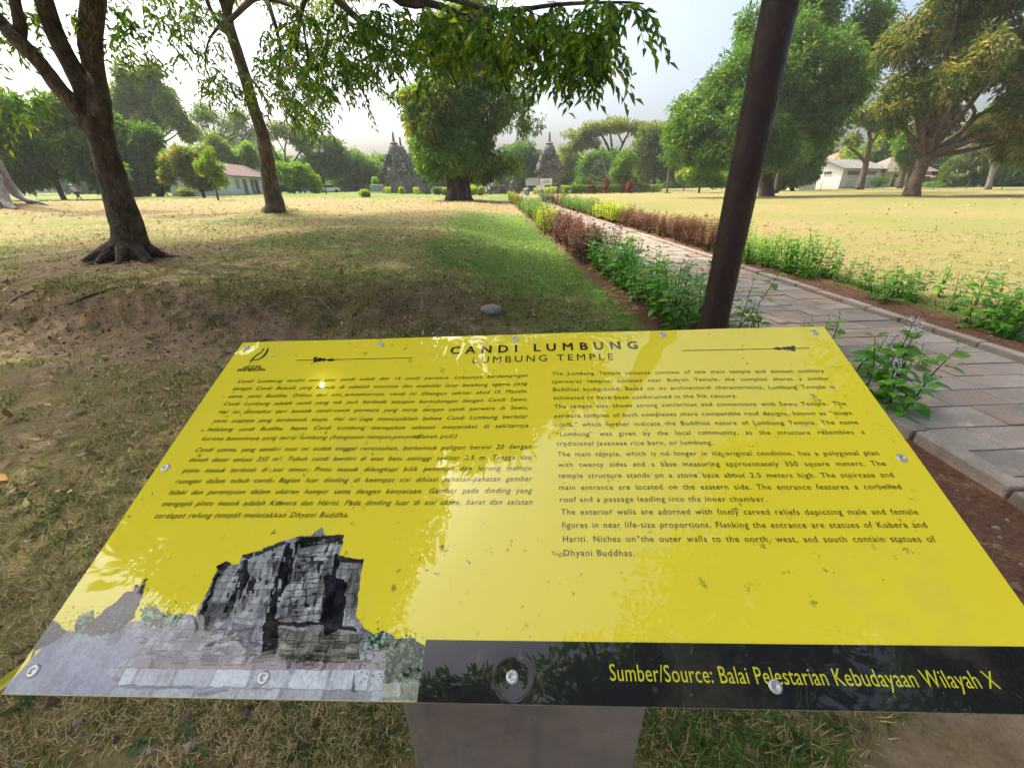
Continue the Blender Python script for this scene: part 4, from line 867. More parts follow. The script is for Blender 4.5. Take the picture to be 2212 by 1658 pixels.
px_tree('tall_tree', 'tallest hazy green tree on the left, airy crown over many thin limbs', [(320, 420, 14), (322, 360, 12), (322, 320, 10)], [[(322, 330, 7), (300, 280, 5), (270, 230, 3)], [(322, 330, 7), (335, 280, 5), (350, 220, 3)], [(322, 320, 6), (318, 260, 4), (310, 190, 2)], [(322, 320, 6), (360, 290, 4), (390, 260, 2)], [(330, 350, 5), (300, 310, 3), (285, 290, 2)]],
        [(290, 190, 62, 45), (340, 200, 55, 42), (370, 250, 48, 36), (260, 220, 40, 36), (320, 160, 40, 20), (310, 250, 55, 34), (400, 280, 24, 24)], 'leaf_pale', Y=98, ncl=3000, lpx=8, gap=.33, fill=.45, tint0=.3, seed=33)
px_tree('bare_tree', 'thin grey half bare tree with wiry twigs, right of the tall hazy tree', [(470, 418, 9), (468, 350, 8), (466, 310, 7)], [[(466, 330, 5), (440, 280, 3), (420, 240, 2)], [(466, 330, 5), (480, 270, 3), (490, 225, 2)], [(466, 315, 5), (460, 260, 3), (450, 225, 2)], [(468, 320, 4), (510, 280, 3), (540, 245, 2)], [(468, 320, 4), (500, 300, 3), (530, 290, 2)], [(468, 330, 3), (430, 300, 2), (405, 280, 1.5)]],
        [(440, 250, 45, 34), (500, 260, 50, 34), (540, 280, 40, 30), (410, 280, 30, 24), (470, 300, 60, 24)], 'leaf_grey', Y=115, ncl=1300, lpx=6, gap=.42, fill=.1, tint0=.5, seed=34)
px_tree('mango_tree', 'young mango with pinkish new leaves at the corner of the white house', [(442, 427, 8), (437, 412, 7), (432, 403, 6)], [], [(395, 352, 38, 28), (425, 378, 40, 22), (368, 354, 24, 20), (363, 380, 16, 14), (450, 388, 28, 17), (405, 335, 24, 12)], 'leaf_rust', Y=60, ncl=1700, lpx=8, gap=.25, fill=.55, tint0=.4, tvar=.55, seed=35)
px_tree('young_tree', 'slender young yellow-green tree on a thin bent stem before the white house', [(474, 440, 5), (466, 408, 4.5), (459, 375, 4), (456, 350, 3)], [[(460, 385, 2.5), (445, 365, 2), (435, 355, 1)], [(459, 375, 2.5), (475, 360, 2), (485, 350, 1)]], [(452, 346, 28, 19), (436, 358, 24, 15), (468, 362, 22, 16), (474, 388, 20, 16), (450, 330, 16, 10)], 'leaf_bright', bark='bark_brown', Y=48, ncl=360, lpx=7, gap=.42, fill=.1, tint0=.55, seed=36)
px_tree('round_tree', 'round yellowish tree peeping over the roof of the white house', [(470, 415, 6), (468, 360, 6), (465, 330, 5)], [], [(466, 318, 32, 22), (445, 330, 24, 20), (485, 335, 24, 20)], 'leaf_pale', Y=92, ncl=900, lpx=7, gap=.25, fill=.6, tint0=.35, seed=37)
px_tree('vine_tree', 'narrow dark green upright tree just left of the second trunk', [(550, 415, 6), (546, 360, 6), (540, 335, 5)], [], [(539, 325, 13, 17), (546, 345, 15, 18), (520, 345, 26, 14), (500, 350, 20, 12)], 'leaf_mid', Y=94, ncl=700, lpx=7, gap=.22, fill=.6, tint0=.6, seed=38)
px_tree('umbrella_tree', 'spreading grey-green tree with bare twisting limbs, right of the bent trunk', [(625, 420, 8), (622, 390, 7), (622, 365, 6)], [[(622, 380, 5), (600, 340, 4), (580, 300, 2.5)], [(622, 375, 5), (640, 340, 4), (660, 310, 2.5)], [(622, 375, 5), (615, 330, 4), (620, 290, 2.5)], [(600, 340, 3), (590, 345, 2), (575, 340, 1.5)], [(640, 340, 3), (655, 350, 2), (670, 345, 1.5)], [(615, 330, 3), (600, 300, 2), (595, 280, 1.5)]],
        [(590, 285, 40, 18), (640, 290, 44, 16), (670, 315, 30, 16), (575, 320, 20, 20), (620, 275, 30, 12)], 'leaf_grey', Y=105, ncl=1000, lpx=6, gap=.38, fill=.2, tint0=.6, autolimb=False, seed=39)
px_tree('round_tree', 'dense dark domed tree rising behind the twin lamp post', [(700, 418, 8), (698, 370, 8), (695, 340, 7)], [], [(675, 305, 36, 28), (700, 330, 40, 34), (650, 300, 22, 20), (715, 350, 34, 34), (680, 370, 50, 30), (735, 345, 20, 18)], 'leaf_dark', Y=112, ncl=2200, lpx=7, gap=.2, fill=.6, tint0=.6, seed=40)
px_tree('round_tree', 'mid green rounded tree between the twin lamp post and the left shrines', [(765, 418, 7), (764, 385, 7), (762, 370, 6)], [], [(765, 370, 40, 32), (735, 380, 34, 28), (795, 365, 30, 30), (760, 395, 50, 20)], 'leaf_mid', Y=118, ncl=2000, lpx=7, gap=.2, fill=.6, tint0=.45, seed=41)
px_tree('round_tree', 'light green tree touching the left side of the nearest left shrine', [(820, 416, 7), (820, 380, 6), (818, 365, 6)], [], [(815, 350, 26, 22), (835, 365, 22, 24), (800, 360, 20, 20), (825, 385, 30, 24)], 'leaf_mid', Y=125, ncl=1300, lpx=7, gap=.2, fill=.6, tint0=.65, seed=42)
px_tree('small_tree', 'low bright green spreading tree left of the twin lamp post', [(637, 422, 6), (635, 410, 5), (640, 398, 5)], [[(636, 410, 3), (620, 398, 2), (608, 392, 1.5)], [(636, 410, 3), (655, 400, 2), (668, 395, 1.5)]], [(620, 376, 26, 16), (655, 378, 26, 18), (676, 388, 14, 20), (640, 365, 22, 10), (642, 390, 34, 12)], 'leaf_bright', Y=82, ncl=1000, lpx=7, gap=.3, fill=.4, tint0=.45, seed=43)
px_tree('round_tree', 'blue-green hazy tree filling the gap between the fig and the right shrine', [(1125, 415, 8), (1125, 370, 8), (1125, 350, 7)], [], [(1120, 330, 34, 28), (1145, 360, 34, 34), (1100, 360, 32, 36), (1130, 390, 45, 24)], 'leaf_dark', Y=130, ncl=2000, lpx=7, gap=.2, fill=.6, tint0=.55, seed=44)
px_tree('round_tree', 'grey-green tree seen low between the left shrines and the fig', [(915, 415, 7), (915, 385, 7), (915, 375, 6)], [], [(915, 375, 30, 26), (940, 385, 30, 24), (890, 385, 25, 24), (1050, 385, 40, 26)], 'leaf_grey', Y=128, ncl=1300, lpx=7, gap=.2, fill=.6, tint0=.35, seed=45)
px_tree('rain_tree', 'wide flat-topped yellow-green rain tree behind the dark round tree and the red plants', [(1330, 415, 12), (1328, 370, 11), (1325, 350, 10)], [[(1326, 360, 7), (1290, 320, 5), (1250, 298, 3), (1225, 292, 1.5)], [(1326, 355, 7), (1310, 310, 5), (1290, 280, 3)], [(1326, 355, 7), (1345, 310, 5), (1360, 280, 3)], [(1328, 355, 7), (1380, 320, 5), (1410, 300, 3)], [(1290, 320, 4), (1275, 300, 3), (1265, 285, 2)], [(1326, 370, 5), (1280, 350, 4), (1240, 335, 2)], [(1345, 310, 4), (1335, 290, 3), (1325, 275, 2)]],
        [(1250, 292, 36, 10), (1290, 280, 46, 12), (1340, 274, 50, 13), (1390, 282, 46, 14), (1240, 318, 30, 10), (1230, 345, 26, 12), (1265, 310, 32, 8), (1215, 362, 20, 12), (1250, 365, 30, 14)], 'leaf_pale', Y=128, ncl=2600, lpx=6, gap=.3, fill=.3, tint0=.62, tvar=.3, autolimb=False, seed=46)
px_tree('round_tree', 'dark green dome-shaped tree under the flat-topped rain tree', [(1290, 412, 8), (1290, 380, 8), (1290, 365, 7)], [], [(1300, 345, 34, 26), (1270, 370, 30, 30), (1325, 365, 34, 34), (1290, 390, 50, 22), (1255, 392, 18, 18)], 'leaf_mid', Y=112, ncl=2200, lpx=7, gap=.2, fill=.6, tint0=.3, seed=47)
px_tree('bare_shrub_tree', 'small leafless grey tree with fanned branches left of the round topiary', [(1312, 413, 5), (1316, 395, 4), (1316, 385, 4)],
        [[(1316, 388, 2.6), (1300, 370, 2), (1280, 352, 1.2)], [(1316, 388, 2.6), (1306, 362, 2), (1298, 340, 1.2)], [(1316, 385, 2.6), (1318, 360, 2), (1322, 334, 1.2)], [(1316, 392, 2.4), (1292, 384, 2), (1270, 374, 1.2)], [(1318, 385, 2.4), (1330, 360, 1.8), (1338, 345, 1)], [(1316, 394, 2), (1290, 394, 1.6), (1268, 388, 1)], [(1300, 370, 1.6), (1290, 366, 1.2), (1276, 364, .8)], [(1320, 398, 2.6), (1330, 385, 2), (1338, 372, 1)], [(1306, 362, 1.4), (1300, 352, 1), (1288, 340, .8)], [(1318, 360, 1.4), (1312, 348, 1), (1310, 336, .8)]], [(1300, 360, 28, 20)], 'leaf_grey', bark='bark_pale', Y=100, ncl=12, lpx=3, autolimb=False)
px_tree('topiary_tree', 'bright green ball-shaped tree on a short stem behind the clipped hedge', [(1343, 414, 9), (1344, 395, 8), (1346, 380, 7)], [], [(1346, 355, 26, 26), (1340, 368, 22, 20), (1354, 345, 18, 16), (1346, 388, 16, 14)], 'leaf_hedge', Y=90, ncl=1700, lpx=6, gap=.15, fill=.7, tint0=.5, tvar=.4, seed=48)
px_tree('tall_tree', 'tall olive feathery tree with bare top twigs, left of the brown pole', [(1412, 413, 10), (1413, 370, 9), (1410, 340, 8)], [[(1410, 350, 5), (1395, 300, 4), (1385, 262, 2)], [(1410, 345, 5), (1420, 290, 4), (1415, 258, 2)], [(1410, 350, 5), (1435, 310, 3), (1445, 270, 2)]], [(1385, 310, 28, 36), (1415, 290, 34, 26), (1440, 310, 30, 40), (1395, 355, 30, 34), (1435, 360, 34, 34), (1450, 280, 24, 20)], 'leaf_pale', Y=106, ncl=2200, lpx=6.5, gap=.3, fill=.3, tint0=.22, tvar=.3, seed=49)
px_tree('bare_tree', 'lone wispy twig top sticking out above the rain tree', [(1326, 414, 7), (1322, 330, 6), (1318, 285, 4), (1317, 252, 2)], [[(1318, 275, 2), (1308, 265, 1.5), (1306, 258, 1)], [(1318, 272, 2), (1326, 264, 1.4), (1330, 257, 1)], [(1318, 280, 2), (1330, 274, 1.4), (1338, 268, 1)]], [(1308, 266, 8, 7), (1328, 270, 8, 5), (1317, 256, 6, 5)], 'leaf_grey', Y=140, ncl=60, lpx=4, autolimb=False, seed=50)
px_tree('small_tree', 'yellow-green sapling with a pale stem right of the tall wooden post', [(1476, 413, 3), (1477, 400, 3), (1479, 388, 2.5)], [], [(1480, 375, 14, 12), (1470, 380, 9, 8), (1488, 382, 9, 8)], 'leaf_pale', bark='bark_pale', Y=98, ncl=380, lpx=6, gap=.3, fill=.3, tint0=.6, seed=51)
px_tree('small_tree', 'small leafy tree on a dark stem below the big mango crown, nearer the lawn', [(1509, 416, 5), (1512, 395, 4), (1514, 380, 4)], [], [(1512, 365, 26, 20), (1540, 378, 26, 18), (1495, 375, 18, 12), (1560, 388, 24, 14), (1520, 385, 24, 12)], 'leaf_bright', Y=80, ncl=1000, lpx=7, gap=.28, fill=.4, tint0=.45, seed=52)
px_tree('small_tree', 'bushy green tree between the brown pole and the big mango trunk', [(1600, 412, 7), (1600, 395, 6), (1598, 385, 5)], [], [(1590, 370, 36, 24), (1620, 360, 34, 26), (1575, 385, 26, 14), (1630, 385, 26, 18)], 'leaf_mid', Y=92, ncl=1400, lpx=8, gap=.24, fill=.5, tint0=.6, seed=53)
px_tree('round_tree', 'green tree leaning over the gable of the white house at right', [(1712, 410, 10), (1710, 390, 9), (1708, 370, 8)], [], [(1710, 345, 50, 36), (1750, 335, 44, 36), (1680, 370, 34, 30), (1745, 375, 34, 20), (1715, 390, 30, 14)], 'leaf_mid', Y=84, ncl=2000, lpx=9, gap=.22, fill=.55, tint0=.5, seed=54)
px_tree('forked_tree', 'bare-stemmed tree with raised forked limbs before the long white house', [(1856, 405, 22), (1866, 370, 15), (1874, 330, 13), (1880, 300, 12)], [[(1880, 302, 9), (1876, 275, 8), (1885, 235, 5)], [(1880, 310, 7), (1900, 285, 5), (1925, 262, 3)], [(1868, 350, 8), (1850, 330, 7), (1832, 318, 4)], [(1895, 292, 4), (1905, 270, 3), (1910, 240, 2)]], [(1890, 255, 30, 20), (1915, 245, 30, 20), (1860, 250, 26, 18), (1840, 300, 20, 14)], 'leaf_pale', bark='bark_brown', Y=86, ncl=500, lpx=9, gap=.36, fill=.2, tint0=.35, autolimb=False, seed=55)
px_tree('round_tree', 'light green feathery tree behind the two white houses at right', [(1900, 400, 10), (1905, 360, 9), (1910, 330, 8)], [], [(1905, 320, 55, 42), (1870, 345, 40, 34), (1940, 330, 45, 40), (1830, 350, 40, 34), (1900, 365, 60, 24)], 'leaf_bright', Y=122, ncl=2200, lpx=8, gap=.25, fill=.4, tint0=.6, seed=56)
px_tree('round_tree', 'pair of brown stems with green tops beside the cream house', [(1943, 404, 16), (1950, 370, 13), (1955, 340, 11)], [[(1958, 404, 10), (1966, 370, 8), (1975, 340, 6)]], [(1955, 310, 40, 34), (1985, 320, 40, 34)], 'leaf_mid', bark='bark_brown', Y=90, ncl=900, lpx=9, gap=.28, fill=.3, tint0=.6, seed=57)
px_tree('pale_tree', 'ghostly white forked trunk near the wire fence at the right edge', [(2135, 404, 18), (2142, 375, 15), (2148, 340, 13), (2152, 315, 11)], [[(2145, 350, 10), (2130, 335, 6), (2112, 325, 4)], [(2140, 385, 12), (2155, 350, 11), (2162, 325, 9), (2170, 280, 6)]], [(2150, 270, 60, 34), (2190, 290, 50, 34)], 'leaf_dark', bark='bark_pale', Y=72, ncl=900, lpx=10, gap=.28, fill=.4, tint0=.6, seed=58)
px_tree('vine_tree', 'tree wrapped in hanging olive creepers between the carport and white trunk', [(2058, 404, 14), (2066, 370, 12), (2074, 340, 10)], [], [(2080, 350, 34, 34), (2110, 370, 34, 34), (2050, 375, 24, 30), (2160, 375, 40, 30), (2110, 330, 40, 24)], 'leaf_pale', bark='bark_pale', Y=92, ncl=1800, lpx=9, gap=.22, fill=.5, tint0=.12, tvar=.2, hang=1.2, seed=59)
px_tree('round_tree', 'dark green tree closing the view at the right edge behind white trunk', [(2230, 402, 16), (2228, 370, 14), (2225, 340, 12)], [], [(2200, 350, 50, 40), (2250, 330, 60, 60), (2215, 390, 40, 16)], 'leaf_dark', Y=88, ncl=1500, lpx=10, gap=.2, fill=.5, tint0=.5, seed=60)
px_tree('round_tree', 'dark tree in the shade behind the carport roof', [(2010, 400, 14), (2012, 375, 12), (2010, 360, 10)], [], [(2015, 345, 40, 26), (2040, 360, 34, 26), (1990, 355, 30, 26)], 'leaf_dark', Y=112, ncl=1300, lpx=9, gap=.2, fill=.5, tint0=.5, seed=61)
# the far wood that closes the horizon
wb = MB(); blobs = []
for px in np.arange(-260, 2500, 26):
    Yq = rng.uniform(150, 185); hh = 372 + 22 * (fbm(px / 130., 0 * px + 3, 91) - .5) * 2 - (18 if px < 620 else 0); c = at(px, hh + 14, Yq); w = wid(1., c); blobs.append((c, (26 * w, 16 * w, rng.uniform(20, 30) * w)))
crown(wb, blobs, 12000, 6, 3.0, 1.3, gap=.12, fill=.4, tint0=.45, tvar=.4, seed=70)
tag(wb.build('far_woodland', M['leaf_mid']), 'distant wood of mixed trees closing the horizon', 'wood', kind='stuff')

# ------------------------------------------------------------------ shrines and buildings
t = NT('temple_stone'); c = t.coord(); a = t.n('ShaderNodeAttribute', attribute_name='tint')
n1 = t.noise(1.1, 6, .65, c); n2 = t.noise(7, 5, .65, c)
f = t.math('ADD', t.math('MULTIPLY', a.outputs['Fac'], .55), t.math('MULTIPLY', n1, .55))
col = t.ramp(f, [(.2, (.04, .037, .036)), (.5, (.125, .115, .107)), (.8, (.29, .265, .24))])
col = t.mix(t.ramp(n2, [(.5, (0, 0, 0)), (.75, (.6, .6, .6))]), col, (.06, .065, .05))
t.set(Base_Color=col, Roughness=.92); t.bump(n2, .6, .05); M['temple_stone'] = t.m
def courses(mb, c, w, d, z0, z1, bw=.6, bh=.34, jit=.07, base_t=.5):
    """solid core with rows of separate, uneven facing blocks"""
    x, y = c; mb.box((x, y, (z0 + z1) / 2), (w * .96, d * .96, z1 - z0 - .01), 0, .2)
    nr = max(1, round((z1 - z0) / bh)); bh = (z1 - z0) / nr
    for r in range(nr):
        for ax, (sx, ln) in enumerate(((d / 2, w), (-d / 2, w), (w / 2, d), (-w / 2, d))):
            n = max(1, round(ln / bw)); b = ln / n; off = (r % 2) * .5 * b
            for k in range(n + (r % 2)):
                u0 = max(-ln / 2, -ln / 2 + k * b - off); u1 = min(ln / 2, -ln / 2 + (k + 1) * b - off)
                if u1 - u0 < .08: continue
                o_ = sx + math.copysign(rng.uniform(-jit, jit) * .6, sx); u = (u0 + u1) / 2; zc = z0 + (r + .5) * bh; tn = np.clip(base_t + rng.normal(0, .25), 0, 1)
                if ax < 2: mb.box((x + u, y + o_, zc), (u1 - u0 - .02, .3, bh - .02), 0, tn, .015)
                else: mb.box((x + o_, y + u, zc), (.3, u1 - u0 - .02, bh - .02), 0, tn, .015)
def bell(mb, c, r, z, hgt, sides=16, tint=.45):
    p = [(1.12, 0), (1.12, .07), (1.0, .09), (.98, .3), (.99, .5), (.93, .68), (.78, .84), (.5, .96), (.3, 1.0)]
    mb.lathe([(r * a, z + hgt * b) for a, b in p], (c[0], c[1], 0), sides, tint)
def spire(mb, c, r, z, hgt, tint=.55):
    p = [(.9, 0), (1.15, .08), (1.2, .14), (.75, .18), (.45, .24), (.36, .5), (.26, .92), (.14, 1.), (.001, 1.02)]
    mb.lathe([(r * a, z + hgt * b) for a, b in p], (c[0], c[1], 0), 10, tint)
def shrine(label, c, s, group):
    g0 = float(gz(c[0], c[1], False)); o = thing('stone_shrine', (c[0], c[1], g0), label, 'shrine', group); z = g0 - .3
    mb = MB(); courses(mb, c, 5.6 * s, 5.6 * s, z, g0 + .45 * s); courses(mb, c, 5.1 * s, 5.1 * s, g0 + .45 * s, g0 + .9 * s, jit=.05); mb.build('plinth', M['temple_stone'], o)
    mb = MB(); courses(mb, c, 4.3 * s, 4.3 * s, g0 + .9 * s, g0 + 3.4 * s)
    for sx in (-1, 1):
        for sy in (-1, 1): mb.box((c[0] + sx * 2.0 * s, c[1] + sy * 2.0 * s, g0 + 2.15 * s), (.55 * s, .55 * s, 2.5 * s), 0, .45)
    for (dx, dy) in ((0, -1), (1, 0), (-1, 0), (0, 1)):
        for q in (-.75, .75): mb.box((c[0] + dx * 2.22 * s + dy * q * s, c[1] + dy * 2.22 * s + dx * q * s, g0 + 2.1 * s), (.3 * s, .3 * s, 2.3 * s), 0, .55)
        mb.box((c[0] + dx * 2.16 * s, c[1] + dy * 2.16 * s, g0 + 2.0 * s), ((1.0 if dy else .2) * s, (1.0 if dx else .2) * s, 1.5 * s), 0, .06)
    mb.build('body', M['temple_stone'], o)
    mb = MB(); courses(mb, c, 4.5 * s, 4.5 * s, g0 + 3.4 * s, g0 + 3.7 * s, jit=.1); courses(mb, c, 5.3 * s, 5.3 * s, g0 + 3.7 * s, g0 + 4.0 * s, .5, .3, .14, .35); courses(mb, c, 4.4 * s, 4.4 * s, g0 + 4.0 * s, g0 + 4.25 * s, .6, .3, .1); mb.build('cornice', M['temple_stone'], o)
    mb = MB(); courses(mb, c, 3.5 * s, 3.5 * s, g0 + 4.25 * s, g0 + 5.3 * s, .5, .3, .1); courses(mb, c, 4.15 * s, 4.15 * s, g0 + 5.3 * s, g0 + 5.65 * s, .5, .3, .16, .35)
    courses(mb, c, 2.8 * s, 2.8 * s, g0 + 5.65 * s, g0 + 6.4 * s, .5, .3, .1); courses(mb, c, 3.3 * s, 3.3 * s, g0 + 6.4 * s, g0 + 6.65 * s, .5, .3, .15, .35); mb.build('roof_tiers', M['temple_stone'], o)
    k = None
    for lev, (rad, zz, rr) in enumerate(((1.98, 4.25, .5), (1.55, 5.65, .42))):
        for dx, dy in ((-1, -1), (1, -1), (1, 1), (-1, 1), (0, -1), (1, 0), (-1, 0), (0, 1)):
            if lev and dx * dy == 0 and False: continue
            m_ = MB(); cc = (c[0] + dx * rad * s, c[1] + dy * rad * s); bell(m_, cc, rr * s, g0 + zz * s, rr * 2.1 * s, 10, .4 + rng.uniform(-.15, .2)); m_.build('corner_stupa', M['temple_stone'], o)
    mb = MB(); bell(mb, c, 1.25 * s, g0 + 6.65 * s, 1.75 * s)
    for k in range(14):
        an = 2 * math.pi * k / 14; mb.box((c[0] + math.cos(an) * 1.3 * s, c[1] + math.sin(an) * 1.3 * s, g0 + 6.95 * s), (.3, .3, .55), an, rng.uniform(.2, .7), .03)
    mb.build('dome', M['temple_stone'], o)
    o.scale = (.95, .95, 1.04)
    mb = MB(); spire(mb, c, .68 * s, g0 + 8.3 * s, 2.1 * s); mb.build('spire', M['temple_stone'], o)
    return o
zz5 = lambda x, y: (782.7 + x / 4.554, 242.9 + y / 4.554)
zz6 = lambda x, y: (1106.5 + x / 5.1225, 242.9 + y / 5.1225)
SH = 'carved grey stone shrines with bell roofs'
a_ = at(*zz6(398, 800), 96); shrine('single grey stone shrine with pointed spire, right of the fig and behind notice boards', (a_[0], 96), 1.03, SH)
a_ = at(*zz5(350, 775), 92); shrine('nearest shrine of the left row, its bell dome and spire standing clear of the fig', (a_[0] + .3, 92), .98, SH)
a_ = at(*zz5(430, 775), 104); shrine('second shrine of the left row, its spire just right of the nearest', (a_[0] - .1, 104), 1.0, SH)
a_ = at(*zz5(500, 775), 117); shrine('third shrine of the left row, mostly hidden by the fig leaves', (a_[0] + .2, 117), .95, SH)
a_ = at(*zz5(1330, 790), 100); g0 = float(gz(a_[0], 100, False)); ca = (a_[0], 101.)
o = thing('ruined_temple', (ca[0], ca[1], g0), 'dark ruined main temple, a broken block on a stepped platform behind the fig', 'temple')
mb = MB(); courses(mb, ca, 9.5, 8, g0 - .3, g0 + 1.1, .8, .4, .1, .35); courses(mb, ca, 8, 6.5, g0 + 1.1, g0 + 2.2, .7, .36, .1, .35); mb.build('platform', M['temple_stone'], o)
mb = MB(); courses(mb, (ca[0] - .6, ca[1]), 5.2, 4.6, g0 + 2.2, g0 + 4.6, .7, .36, .14, .3); courses(mb, (ca[0] + .9, ca[1]), 2.2, 3.2, g0 + 4.6, g0 + 6.4, .6, .34, .16, .25); courses(mb, (ca[0] - 1.9, ca[1]), 1.6, 2.6, g0 + 4.6, g0 + 5.4, .6, .34, .16, .3); mb.build('broken_walls', M['temple_stone'], o)
# statue on the platform
sp_ = at(*zz5(1485, 700), 95); o = thing('guardian_statue', (sp_[0], 96, g0 + .9), 'dark squat stone statue at the right end of the ruined platform', 'statue')
mb = MB(); courses(mb, (sp_[0], 96.), 1.6, 1.3, g0 - .2, g0 + .95, .5, .35, .05, .3); mb.build('pedestal', M['temple_stone'], o)
mb = MB(); mb.lathe([(.55, .95), (.62, 1.2), (.5, 1.5), (.42, 1.9), (.5, 2.2), (.42, 2.45), (.2, 2.6), (.24, 2.75), (.27, 2.95), (.2, 3.15), (.08, 3.3), (.01, 3.4)], (sp_[0], 96, g0), 12, .25)
for q in (-1, 1): mb.tube([(sp_[0] + q * .45, 96, g0 + 2.3), (sp_[0] + q * .62, 95.8, g0 + 1.85), (sp_[0] + q * .35, 95.5, g0 + 1.55)], [.16, .14, .11], 7); mb.tube([(sp_[0] + q * .3, 96, g0 + 1.1), (sp_[0] + q * .6, 95.5, g0 + 1.35), (sp_[0] + q * .35, 95.4, g0 + .98)], [.2, .18, .13], 7)
mb.build('figure', M['temple_stone'], o, True)
# loose carved stones in front of the left shrines
STN = 'loose temple stones along the fence'
for i, (x, y, w_) in enumerate(((330, 812, 30), (450, 812, 26), (545, 800, 34), (645, 790, 44), (600, 815, 26), (270, 775, 24))):
    p = at(*zz5(x, y), 88); z = float(gz(p[0], 88, False)); ww = w_ / 4.554 * wid(1., p)
    o = thing('carved_stone', (p[0], 88, z), ['low grey stone block standing left of the fence gate', 'flat grey stone block in front of the left shrine', 'stone block beside the yellow shrub before the left shrine', 'tall broad stone pier right of the left shrine row', 'small grey block between shrub and stone pier', 'squat grey block at the corner of the left plinth'][i], 'stone', STN)
    mb = MB(); hh = ww * rng.uniform(.5, .8) if i != 3 else 1.7; courses(mb, (p[0], 88.), ww, ww * .8, z - .1, z + hh, .5, .3, .04, .45); mb.box((p[0], 88, z + hh + .08), (ww * 1.15, ww * .95, .16), 0, .5, .02); mb.build('block', M['temple_stone'], o)

def plaster(name, colr, grime=.5):
    t = NT(name); c = t.coord(); n1 = t.noise(1.2, 5, .65, c)
    sepz = t.n('ShaderNodeSeparateXYZ'); t.l(c, sepz.inputs[0])
    low = t.ramp(t.math('ADD', t.math('MULTIPLY', sepz.outputs[2], .9), t.math('MULTIPLY', n1, .8)), [(.35, (grime,) * 3), (1.0, (.08,) * 3)])
    t.set(Base_Color=t.mix(low, colr, tuple(x * .45 for x in (.8, .74, .62))), Roughness=.85); t.bump(t.noise(20, 3, .6, c), .1, .01); return t.m
M['plaster_white'] = plaster('plaster_white', (.68, .68, .66)); M['plaster_cream'] = plaster('plaster_cream', (.70, .64, .46), .3)
def roof_mat(name, a, b, sc=7):
    t = NT(name); c = t.coord(); w_ = t.n('ShaderNodeTexWave'); w_.inputs['Scale'].default_value = sc * .5; w_.inputs['Distortion'].default_value = .4; t.l(c, w_.inputs['Vector']); n1 = t.noise(1.2, 5, .7, c)
    t.set(Base_Color=t.ramp(n1, [(.35, a), (.68, b)]), Roughness=.85); t.bump(w_.outputs['Fac'], .5, .06); return t.m
M['roof_red'] = roof_mat('roof_red', (.105, .06, .05), (.18, .115, .10)); M['roof_grey'] = roof_mat('roof_grey', (.11, .10, .09), (.30, .29, .27)); M['roof_orange'] = roof_mat('roof_orange', (.26, .13, .085), (.36, .2, .14)); M['roof_brown'] = roof_mat('roof_brown', (.13, .10, .085), (.24, .2, .17))
M['door_grey'] = m_plain('door_grey', (.17, .16, .16), .7, .25, 8); M['door_red'] = m_plain('door_red', (.16, .05, .045), .7, .25, 8); M['wood'] = m_plain('wood', (.14, .085, .05), .8, .35, 6, 0, .3, (1, 1, .2)); M['dark'] = m_plain('dark', (.02, .02, .022), .5, .2)
M['black_metal'] = m_plain('black_metal', (.03, .03, .035), .5, .3, 5); M['green_metal'] = m_plain('green_metal', (.05, .14, .10), .5, .3, 5); M['white_paint'] = m_plain('white_paint', (.7, .7, .68), .6, .12, 3); M['grey_board'] = m_plain('grey_board', (.42, .42, .43), .5, .12, 2)
